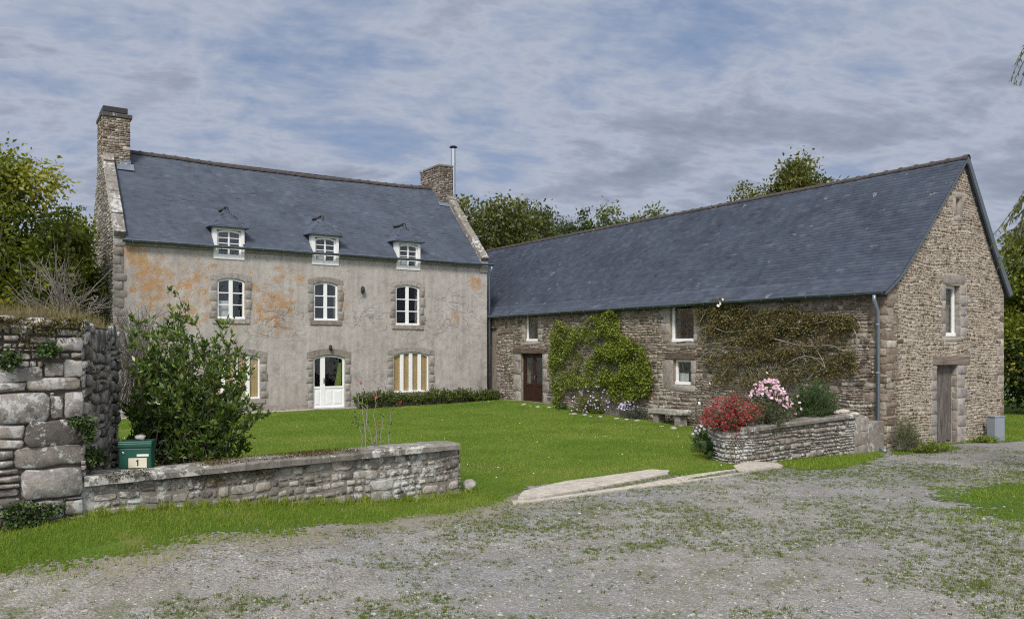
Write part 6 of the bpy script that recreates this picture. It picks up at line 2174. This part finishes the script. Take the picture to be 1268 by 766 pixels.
# ---- trees
def tree(name, label, x, y, h, cw, cb, leafm, leaf, n, seed, group=None, lean=0.0, cy=None, clumps=46, lw=0.55, clr=0.24, trunk_r=None, spire=False, z0=None, bark=None, density_top=1.0):
    rg = np.random.default_rng(seed)
    z0 = 0.0 if z0 is None else z0
    root = empty(name, label, 'tree', (x, y, z0), 0, group)
    cy = cw if cy is None else cy
    tr_ = trunk_r or h * 0.022
    ch = h - cb
    top = np.array([lean, 0, h * 0.84])
    trunk = bez(np.array([0, 0, -0.2]), np.array([lean * 0.2 + rg.normal(0, 0.2), rg.normal(0, 0.2), h * 0.5]), top, 12)
    d = unit(rg.normal(0, 1, (clumps, 3)))
    rr = rg.uniform(0.35, 1.0, clumps) ** 0.55
    C = d * rr[:, None] * np.array([cw / 2, cy / 2, ch / 2]) * 0.86
    C[:, 2] += cb + ch / 2
    C[:, 0] += lean * C[:, 2] / h
    if spire:
        fz = np.clip((C[:, 2] - cb) / ch, 0, 1)
        C[:, :2] *= (1.15 - 0.95 * fz)[:, None]
    C += rg.normal(0, 0.05 * cw, C.shape)
    C[:, 2] = np.minimum(C[:, 2], h - clr * cw * 0.3)
    paths = [trunk]; r0 = [tr_]; r1 = [tr_ * 0.15]
    for c_ in C:
        t = np.clip((c_[2] / h) * rg.uniform(0.45, 0.8), 0.15, 0.95)
        k = t * 11; j = min(int(k), 10)
        s_ = trunk[j] + (trunk[j + 1] - trunk[j]) * (k - j)
        m_ = s_ * 0.45 + c_ * 0.55 + np.array([0, 0, 0.06 * h]) + rg.normal(0, 0.03 * cw, 3)
        paths.append(bez(s_, m_, c_, 7)); r0.append(tr_ * rg.uniform(0.22, 0.42)); r1.append(0.012)
        for _ in range(3):
            e = c_ + rg.normal(0, clr * cw * 0.22, 3)
            paths.append(np.linspace(c_, e, 3)); r0.append(0.018); r1.append(0.006)
    stems_obj('trunk', paths, r0, r1, bark or M['bark'], root, 6)
    sz = rg.uniform(0.45, 1.35, clumps)
    w_ = sz ** 2 / (sz ** 2).sum()
    cnt = rg.multinomial(n, w_)
    P = []; D = []; tn = []
    for c_, s_, m_ in zip(C, sz, cnt):
        # each clump is made of sprays, so its edge is ragged
        ns = max(3, m_ // 22)
        R_ = clr * cw * 0.5 * s_
        dd = unit(rg.normal(0, 1, (ns, 3)))
        sc_ = c_ + dd * (rg.uniform(0.15, 1.0, ns) ** 0.5 * R_)[:, None] * np.array([1, 1, 0.72])
        k = rg.integers(0, ns, m_)
        P.append(sc_[k] + rg.normal(0, R_ * 0.2 + leaf * 0.6, (m_, 3)))
        D.append(dd[k] * 0.8 + rg.normal(0, 0.6, (m_, 3)) + np.array([0, 0, -0.15]))
        base_t = np.clip(rg.normal(0.45, 0.16), 0.1, 0.85)
        tn.append(np.stack([np.clip(base_t + rg.normal(0, 0.17, m_), 0, 1), rg.uniform(0, 1, m_), rg.uniform(0, 1, m_)], 1))
    P = np.concatenate(P); D = np.concatenate(D); tn = np.concatenate(tn)
    leaf_mesh('crown', P, D, leaf * rg.uniform(0.6, 1.3, len(P)), lw, rg, leafm, root, tn)
    return root


def px_tree(name, label, px, pytop, Y, wpx, cb, leafm, leaf, n, seed, **kw):
    """stand a tree at column PX and depth Y, its top at row PYTOP"""
    p = at(px, pytop, Y)
    return tree(name, label, p[0], Y, p[2], wpx / F_PX * Y, cb, leafm, leaf, n, seed, **kw)


TG = 'trees round the farmyard'
px_tree('walnut_tree', 'large yellow-green leafy tree at the far side of the ruined wall', -12, 168, 24, 165, 0.6, L_TREE, 0.17, 26000, 201, group=TG, clumps=75, clr=0.30)
px_tree('walnut_tree', 'yellowing tree with upright shoots between ruined wall and house', 78, 232, 27, 92, 0.3, L_TREE, 0.15, 18000, 202, group=TG, clumps=60, spire=False, clr=0.32)
px_tree('young_tree', 'slender tree top rising beside the house chimney wall', 84, 222, 26, 34, 1.5, L_TREE, 0.13, 2600, 203, group=TG, clumps=26, spire=True, clr=0.4)
px_tree('dark_tree', 'dark distant tree tucked beside the house gable', 104, 325, 42, 60, 0.5, L_DARK, 0.2, 9000, 204, group=TG, clumps=40, clr=0.36)
px_tree('dark_tree', 'dense dark thicket under the yellow-green tree', 20, 330, 32, 190, 0.0, L_DARK, 0.2, 14000, 205, group=TG, clumps=60, clr=0.3)
px_tree('oak_tree', 'broad oak behind the house gable and steel flue', 598, 214, 50, 140, 3.0, L_OAK, 0.26, 17000, 206, group=TG, clumps=60, clr=0.28)
px_tree('oak_tree', 'lower shoulder oak beside the broad oak behind the barn ridge', 648, 246, 54, 92, 3.0, L_OAK, 0.26, 9000, 207, group=TG, clumps=40, clr=0.32)
for i, (px_, py_, w_, lm, lb) in enumerate([(676, 254, 60, L_DARK, 'dark rounded tree behind the barn ridge near the oaks'), (702, 252, 46, L_DARK, 'dark pointed conifer behind the barn ridge, nearer the oaks'),
                                           (724, 252, 48, L_DARK, 'dark pointed conifer behind the barn ridge, taller and farther from the oaks'), (748, 250, 66, L_PALE, 'pale grey-green tree beside the dark conifers'),
                                           (778, 247, 60, L_PALE, 'pale feathery tree top above the middle of the barn ridge'), (810, 250, 50, L_PALE, 'last low pale tree top above the barn ridge')]):
    px_tree('conifer' if 'conifer' in lb else 'background_tree', lb, px_, py_, 60, w_, 2.5, lm, 0.26, 6500, 210 + i, group=TG, clumps=34, spire='conifer' in lb, clr=0.36)
px_tree('ash_tree', 'leafy tree crown showing above the barn ridge near the gable', 980, 192, 42, 84, 4.0, L_OAK, 0.22, 14000, 220, group=TG, clumps=34, clr=0.34)
px_tree('ash_tree', 'thin sparse shoots left of the leafy crown above the barn ridge', 930, 218, 42, 80, 4.0, L_OAK, 0.20, 3600, 221, group=TG, clumps=26, clr=0.3)
px_tree('ash_tree', 'small sparse tree tip closest to the barn gable peak', 1044, 203, 42, 44, 4.0, L_TREE, 0.22, 3200, 222, group=TG, clumps=22, clr=0.36)
px_tree('chestnut_tree', 'tall green tree behind the right corner of the gable', 1282, 262, 30, 110, 0.6, L_TREE, 0.17, 20000, 223, group=TG, clumps=60, clr=0.3)
px_tree('chestnut_tree', 'dark lower tree between gable corner and grey cabinet', 1262, 350, 34, 70, 0.0, L_DARK, 0.17, 12000, 224, group=TG, clumps=46, clr=0.34)
px_tree('chestnut_tree', 'dark bushy undergrowth tree beyond the grass by the cabinet', 1292, 400, 30, 110, 0.0, L_DARK, 0.17, 12000, 225, group=TG, clumps=46, clr=0.34)

# willow reaching in from beyond the right edge
wx, wy = 9.6, 11.6
wil = empty('willow_tree', 'willow whose thin drooping leafy shoots hang in beside the gable', 'tree', (wx, wy, 0))
rg = np.random.default_rng(230)
trunk = bez(np.array([0, 0, -0.2]), np.array([0.4, 0, 4.0]), np.array([-0.3, 0.3, 8.0]), 12)
paths = [trunk]; r0 = [0.2]; r1 = [0.05]
P = []; D = []


def strand(a, c, rise, nleaf):
    m_ = (a + c) / 2 + np.array([0, 0, rise])
    p = bez(a, m_, c, 12)
    paths.append(p); r0.append(0.012); r1.append(0.002)
    t = rg.uniform(0.25, 1.0, nleaf) * 11
    j = np.clip(t.astype(int), 0, 10)
    f_ = (t - j)[:, None]
    P.append(p[j] * (1 - f_) + p[j + 1] * f_)
    D.append(unit(p[j + 1] - p[j]) * 0.7 + rg.normal(0, 0.3, (nleaf, 3)) + np.array([0, 0, -0.7]))


def wl(px, py, Y):
    return at(px, py, Y) - np.array([wx, wy, 0])


for (px_, py_, sx_, sy_) in [(1252, 98, 1275, 55), (1254, 106, 1280, 60), (1262, 108, 1290, 50), (1259, 76, 1280, 48), (1266, 92, 1295, 60)]:
    strand(wl(sx_, sy_, 11.6), wl(px_, py_, 11.5 + rg.normal(0, .1)), 0.12, 16)
for _ in range(26):
    tx, ty_ = rg.uniform(1222, 1268), rg.uniform(255, 345)
    if (tx - 1222) * 0.9 + (ty_ - 255) * 0.1 < 8 and ty_ > 330: continue
    strand(wl(1285 + rg.uniform(0, 20), ty_ - rg.uniform(15, 70), 11.8), wl(tx, ty_, 11.4 + rg.normal(0, 0.3)), rg.uniform(0.15, 0.35), 34)
for _ in range(160):      # the rest of its crown, outside the picture
    a = trunk[rg.integers(6, 12)] + rg.normal(0, 0.4, 3)
    an = rg.uniform(-1.35, 1.9)
    r_ = rg.uniform(0.8, 2.6)
    c_ = a + np.array([abs(math.cos(an)) * r_ + 0.5, math.sin(an) * r_, -rg.uniform(0.2, 3.0)])
    strand(a, c_, 0.8, 46)
stems_obj('trunk', paths, r0, r1, M['bark'], wil, 5)
P = np.concatenate(P); D = np.concatenate(D)
leaf_mesh('crown', P, D, 0.085 * rg.uniform(0.6, 1.3, len(P)), 0.2, rg, L_WILLOW, wil)

# distant woods closing the horizon on both sides
rg = np.random.default_rng(240)
n = 60000
ang = rg.uniform(-1.0, 1.0, n)
dist = rg.uniform(75, 105, n)
X_ = np.sin(ang) * dist; Y_ = np.cos(ang) * dist
hmax = 7.5 + 1.6 * np.sin(ang * 23) + 1.3 * np.sin(ang * 51 + 1) + 0.8 * np.sin(ang * 97)
Z_ = hmax * rg.uniform(0, 1, n) ** 0.75
leaf_mesh('distant_woods', np.stack([X_, Y_, Z_], 1), rg.normal(0, 1, (n, 3)), 1.1, 0.6, rg, L_DARK, None, kind='stuff', label='dark wood closing the horizon beyond the farm', cat='wood')


# ---------------------------------------------------------------- grass, weeds, gravel
def blades(name, X, Y, H, Wd, rng, mat, lean=0.5, label=None, cat=None, zoff=0.0, Z=None, tshift=None):
    n = len(X)
    Zg = (ground_z(X, Y) if Z is None else Z) + zoff - 0.003
    a = rng.uniform(0, 2 * math.pi, n)
    dx, dy = np.cos(a), np.sin(a)
    l = np.abs(rng.normal(0, lean, n)) * H
    b = rng.uniform(0, 2 * math.pi, n)
    V = np.zeros((n, 3, 3))
    V[:, 0] = np.stack([X - dx * Wd / 2, Y - dy * Wd / 2, Zg], 1)
    V[:, 1] = np.stack([X + dx * Wd / 2, Y + dy * Wd / 2, Zg], 1)
    V[:, 2] = np.stack([X + np.cos(b) * l, Y + np.sin(b) * l, Zg + H * np.sqrt(np.clip(1 - (l / (H + 1e-6)) ** 2 * 0.6, 0.15, 1))], 1)
    t = rng.uniform(0, 1, (n, 3))
    if tshift is not None:
        t[:, 0] = np.clip(t[:, 0] * 0.6 + tshift, 0, 1)
    me = npmesh(name, V.reshape(-1, 3), [np.arange(3 * n).reshape(n, 3)], np.repeat(t, 3, axis=0))
    return link(name, me, mat, None, kind='stuff', label=label, cat=cat)


def scatter(poly, dens, rng, spread=0.0, k=1.0):
    """random points in a ground polygon, density per m2 given as a function of depth"""
    px_, py_ = zip(*poly)
    x0, x1, y0, y1 = min(px_), max(px_), min(py_), max(py_)
    X_ = []; Y_ = []
    yb = y0
    while yb < y1:
        ye = min(yb + 1.0, y1)
        lim_ = 0.72 * (ye + 1) + 1.0
        xa, xb = max(x0, -lim_), min(x1, lim_)
        if xb > xa:
            n = int((xb - xa) * (ye - yb) * dens((yb + ye) / 2) * k)
            x = rng.uniform(xa, xb, n); y = rng.uniform(yb, ye, n)
            m = inpoly(x, y, poly)
            X_.append(x[m]); Y_.append(y[m])
        yb = ye
    x = np.concatenate(X_); y = np.concatenate(Y_)
    if spread:
        x = x + rng.normal(0, spread, len(x)) * (rng.uniform(0, 1, len(x)) < 0.5)
        y = y + rng.normal(0, spread, len(x)) * (rng.uniform(0, 1, len(x)) < 0.5)
    return x, y


rg = np.random.default_rng(301)
x, y = scatter(LAWN, lambda d: 2600 * (13.0 / max(d, 10)) ** 1.9, rg, 0.04)
fw = np.array([FP(634 + F_PX * a / b, 500)[0] for a, b in zip(x[:1], y[:1])])
# keep blades out of the walls
lx_, ly_ = (x - F0[0]) * cF + (y - F0[1]) * sF, -(x - F0[0]) * sF + (y - F0[1]) * cF
ok = ~((lx_ < 0.02) & (lx_ > -9) & (ly_ > -0.0) & (ly_ < 0.48)) & ~((lx_ < XC + 0.39 * ly_) & (ly_ > 0) & (ly_ < SY))
ok &= ~((y < 14) & (ly_ < 0) & (lx_ < -0.3))
x, y = x[ok], y[ok]
big_n = blob(x, y, 0.9, 5)
blades('lawn_grass', x, y, rg.uniform(0.025, 0.055, len(x)), 0.006 * np.maximum(1, y / 12), rg, L_GRASS, 0.8, 'short mown green grass of the lawn between house and barn', 'grass', tshift=0.24 + 0.20 * big_n + 0.12 * blob(x, y, 3.5, 6) + 0.35 * np.exp(-((x - 3.2) ** 2 / 5 + (y - 22.0) ** 2 / 2.2)) + 0.3 * np.exp(-((x - 0.8) ** 2 / 3 + (y - 15.2) ** 2 / 0.8)))
x, y = scatter(VERGE, lambda d: 5600 * (8.0 / max(d, 7)) ** 1.2, rg, 0.26)
lx_, ly_ = (x - F0[0]) * cF + (y - F0[1]) * sF, -(x - F0[0]) * sF + (y - F0[1]) * cF
ok = ~((lx_ < 0.0) & (ly_ > 0.0)) & ((ly_ > -1.1) | (0.6 * blob(x, y, 2.6, 41) + 0.5 * blob(x, y, 7.0, 42) + rg.normal(0, 0.3, len(x)) > -0.15))
x, y, ly_ = x[ok], y[ok], ly_[ok]
near = np.clip(1 + ly_ / 0.5, 0, 1)
blades('verge_grass', x, y, rg.uniform(0.03, 0.08, len(x)) + near * rg.uniform(0, 0.09, len(x)) * (rg.uniform(0, 1, len(x)) < 0.3), 0.006, rg, L_GRASS, 0.9, 'longer grass of the verge below the garden walls', 'grass', tshift=0.26 + 0.16 * blob(x, y, 1.6, 9) + 0.12 * blob(x, y, 5, 10))
for poly, lb, h, sd in ((GABLE_G, 'grass growing along the foot of the gable and round the cabinet', 0.10, 7), (PLANT_G, 'tufted grass at the foot of the raised bed', 0.10, 8), (FORE_R, 'rough grass on the far side of the gravel yard', 0.07, 9)):
    x, y = scatter(poly, lambda d: (1500 if sd != 9 else 1700) * (16.0 / max(d, 10)) ** 1.3, rg, 0.12 if sd != 9 else 0.5)
    bx0, by0 = barn_local(x, y)
    dens_n = 0.5 * blob(x, y, 1.1, 31) + 0.5 * blob(x, y, 3.6, 32) + 0.3 * np.minimum(x - 9.0, 3.0) + 0.35
    ok = (sd != 9) | (dens_n + rg.normal(0, 0.3, len(x)) > 0.0)
    ok &= ~((bx0 > 0) & (bx0 < BD) & (by0 > -0.0)) & ~((bx0 > -5.8) & (bx0 < -0.8) & (by0 > -0.3 + 0.06 * (bx0 + 5.8)) & (by0 < 2))
    x, y = x[ok], y[ok]
    blades('rough_grass', x, y, rg.uniform(0.03, h, len(x)), 0.010, rg, L_GRASS, 0.8, lb, 'grass', tshift=0.25 + 0.15 * blob(x, y, 1.2, sd))

# weeds in the gravel: tufts gathered in drifts
n = 100000
Yt = 6.2 + 14 * rg.uniform(0, 1, n) ** 1.25
Xt = rg.uniform(-1, 1, n) * (0.72 * Yt + 0.5)
nz = 0.55 * blob(Xt, Yt, 0.55, 12) + 0.6 * blob(Xt, Yt, 2.2, 13) + 0.4 * blob(Xt, Yt, 6.0, 14)
edge = np.array(0.0)
u_, v_ = Xt, Yt
mid_band = 0.5 * np.exp(-((v_ - (10.8 + 0.18 * u_)) / 1.2) ** 2) + 1.5 * np.exp(-((v_ - (14.6 + 0.10 * u_)) / 1.6) ** 2) * sstep((u_ - 0.5) / 2)
ok = rg.uniform(0, 1, n) < np.clip(0.08 + 0.42 * (nz + mid_band - 0.1), 0.02, 0.9)
ok &= ~inpoly(Xt, Yt, LAWN) & ~inpoly(Xt, Yt, VERGE)
bx0, by0 = barn_local(Xt, Yt)
ok &= ~((bx0 > -5.9) & (by0 > -0.4))
lx_, ly_ = (Xt - F0[0]) * cF + (Yt - F0[1]) * sF, -(Xt - F0[0]) * sF + (Yt - F0[1]) * cF
ok &= ~((lx_ < 0.3) & (ly_ > -0.1))
Xt, Yt = Xt[ok], Yt[ok]
nb = 16
sp_r = 0.008 + 0.05 * rg.uniform(0, 1, len(Xt)) ** 2.5
X = (Xt[:, None] + rg.normal(0, 1, (len(Xt), nb)) * sp_r[:, None]).ravel()
Y = (Yt[:, None] + rg.normal(0, 1, (len(Xt), nb)) * sp_r[:, None]).ravel()
ts = np.repeat(rg.uniform(0.0, 0.4, len(Xt)), nb)
blades('gravel_weeds', X, Y, rg.uniform(0.012, 0.038, len(X)), 0.008, rg, L_WEED, 0.9, 'small green and yellow weeds sprouting all over the gravel yard', 'weeds', tshift=ts)

# loose stones
n = 42000
Ys = 6.0 + 14 * rg.uniform(0, 1, n) ** 1.7
Xs = rg.uniform(-1, 1, n) * (0.72 * Ys + 0.5)
ok = ~inpoly(Xs, Ys, LAWN) & ~inpoly(Xs, Ys, VERGE)
bx0, by0 = barn_local(Xs, Ys)
ok &= ~((bx0 > -5.9) & (by0 > -0.4))
lx_, ly_ = (Xs - F0[0]) * cF + (Ys - F0[1]) * sF, -(Xs - F0[0]) * sF + (Ys - F0[1]) * cF
ok &= ~((lx_ < 0.3) & (ly_ > -0.4))
Xs, Ys = Xs[ok], Ys[ok]
n = len(Xs)
sz = 0.006 + 0.012 * rg.uniform(0, 1, n) ** 3 + 0.022 * (rg.uniform(0, 1, n) < 0.02) * rg.uniform(0.3, 1, n)
O8 = np.array([(1, 0, 0.1), (0.5, 0.8, 0), (-0.5, 0.85, 0.1), (-1, 0, 0), (-0.5, -0.8, 0.1), (0.5, -0.85, 0), (0.25, 0.1, 0.62), (-0.3, -0.05, 0.55)])
V = O8[None] * (1 + rg.normal(0, 0.16, (n, 8, 1))) * np.stack([sz, sz * rg.uniform(0.55, 1, n), sz * rg.uniform(0.5, 1.1, n)], 1)[:, None]
a = rg.uniform(0, 6.28, n)[:, None]
V = np.stack([V[..., 0] * np.cos(a) - V[..., 1] * np.sin(a), V[..., 0] * np.sin(a) + V[..., 1] * np.cos(a), V[..., 2]], 2)
V += np.stack([Xs, Ys, ground_z(Xs, Ys) - 0.001], 1)[:, None]
FT = np.array([(0, 1, 6), (1, 2, 6), (2, 7, 6), (2, 3, 7), (3, 4, 7), (4, 5, 7), (5, 6, 7), (5, 0, 6)])
F3 = (FT[None] + (np.arange(n) * 8)[:, None, None]).reshape(-1, 3)
M['pebble'] = stone_mat('loose_gravel', [(0, (0.13, 0.135, 0.155)), (0.35, (0.23, 0.23, 0.235)), (0.7, (0.31, 0.29, 0.265)), (1, (0.45, 0.43, 0.40))], lichen=0, dark=0.0, bs=0.001)
link('loose_gravel', npmesh('loose_gravel', V.reshape(-1, 3), [F3], np.repeat(rg.uniform(0, 1, (n, 3)), 8, axis=0)), M['pebble'], None, kind='stuff', label='loose grey and beige gravel lying on the yard', cat='gravel')

# dry grass and moss on top of the ruined wall
n = 24000
lx_ = rg.uniform(-13.9, XC + 0.9, n); ly_ = rg.uniform(0.02, SY, n) ** 1.0
ok = lx_ < XC + 0.39 * ly_ - 0.05
lx_, ly_ = lx_[ok], ly_[ok]
X = F0[0] + lx_ * cF - ly_ * sF; Y = F0[1] + lx_ * sF + ly_ * cF
Zt = TOPZ + 0.06 + 0.05 * np.sin(lx_ * 3)
blades('wall_top_grass', X, Y, rg.uniform(0.04, 0.30, len(X)), 0.006, rg, L_DRY, 0.7, 'dry straw-coloured grass on top of the ruined wall', 'grass', Z=Zt, zoff=-0.03)
# moss and turf hanging over the front top edge
n = 6500
lx_ = rg.uniform(-13.5, XC, n)
z_ = TOPZ + 0.08 - np.abs(rg.normal(0, 0.10, n)) * (1 + 0.7 * np.sin(lx_ * 4.1) + 0.5 * np.sin(lx_ * 9.3))
P = np.stack([lx_, -0.05 - rg.uniform(0, 0.05, n), z_], 1)
root = empty('moss_mat', 'brown-green moss and grass mat hanging over the top of the ruined wall', 'moss', (*F0, 0), FA)
leaf_mesh('foliage', P, rg.normal(0, 0.5, P.shape) + np.array([0, -0.3, -0.8]), 0.05 * rg.uniform(0.5, 1.3, n), 0.35, rg, leaf_mat('mossy_tuft', G3((0.05, 0.04, 0.012), (0.08, 0.065, 0.02), (0.10, 0.105, 0.025), (0.17, 0.13, 0.06)), 0.15, 0.9, 0.1), root)


# daisies dotted over the lawn
rg = np.random.default_rng(320)
x, y = scatter(LAWN, lambda d: 0.45, rg)
lx_, ly_ = (x - F0[0]) * cF + (y - F0[1]) * sF, -(x - F0[0]) * sF + (y - F0[1]) * cF
ok = ~((lx_ < 0.1) & (ly_ > -0.1) & (ly_ < 0.6)) & ~((lx_ < XC + 0.39 * ly_) & (ly_ > 0) & (ly_ < SY + .2))
C = np.stack([x[ok], y[ok], ground_z(x[ok], y[ok]) + 0.055], 1)
o = petals('daisies', C, 0.012, rg, L_WHITE, None, 7, face=(0, -0.2, 1))
tag(o, 'small white daisies dotted over the lawn', 'flowers', None, 'stuff')
# longer tufts and broad leaves along the foot of the low wall
n = 2600
lx_ = rg.uniform(XL, 0.15, n); cl_ = np.round(lx_ * 4 + 0.4 * np.sin(lx_ * 9)) / 4
lx_ = lx_ * 0.45 + cl_ * 0.55
ly_ = -0.03 - np.abs(rg.normal(0, 0.07, n))
X = F0[0] + lx_ * cF - ly_ * sF; Y = F0[1] + lx_ * sF + ly_ * cF
blades('wall_foot_grass', X, Y, rg.uniform(0.06, 0.17, n), 0.012, rg, L_GRASS, 0.8, 'longer grass tufts along the foot of the low wall', 'grass', tshift=0.3 + 0.2 * rg.uniform(0, 1, n))
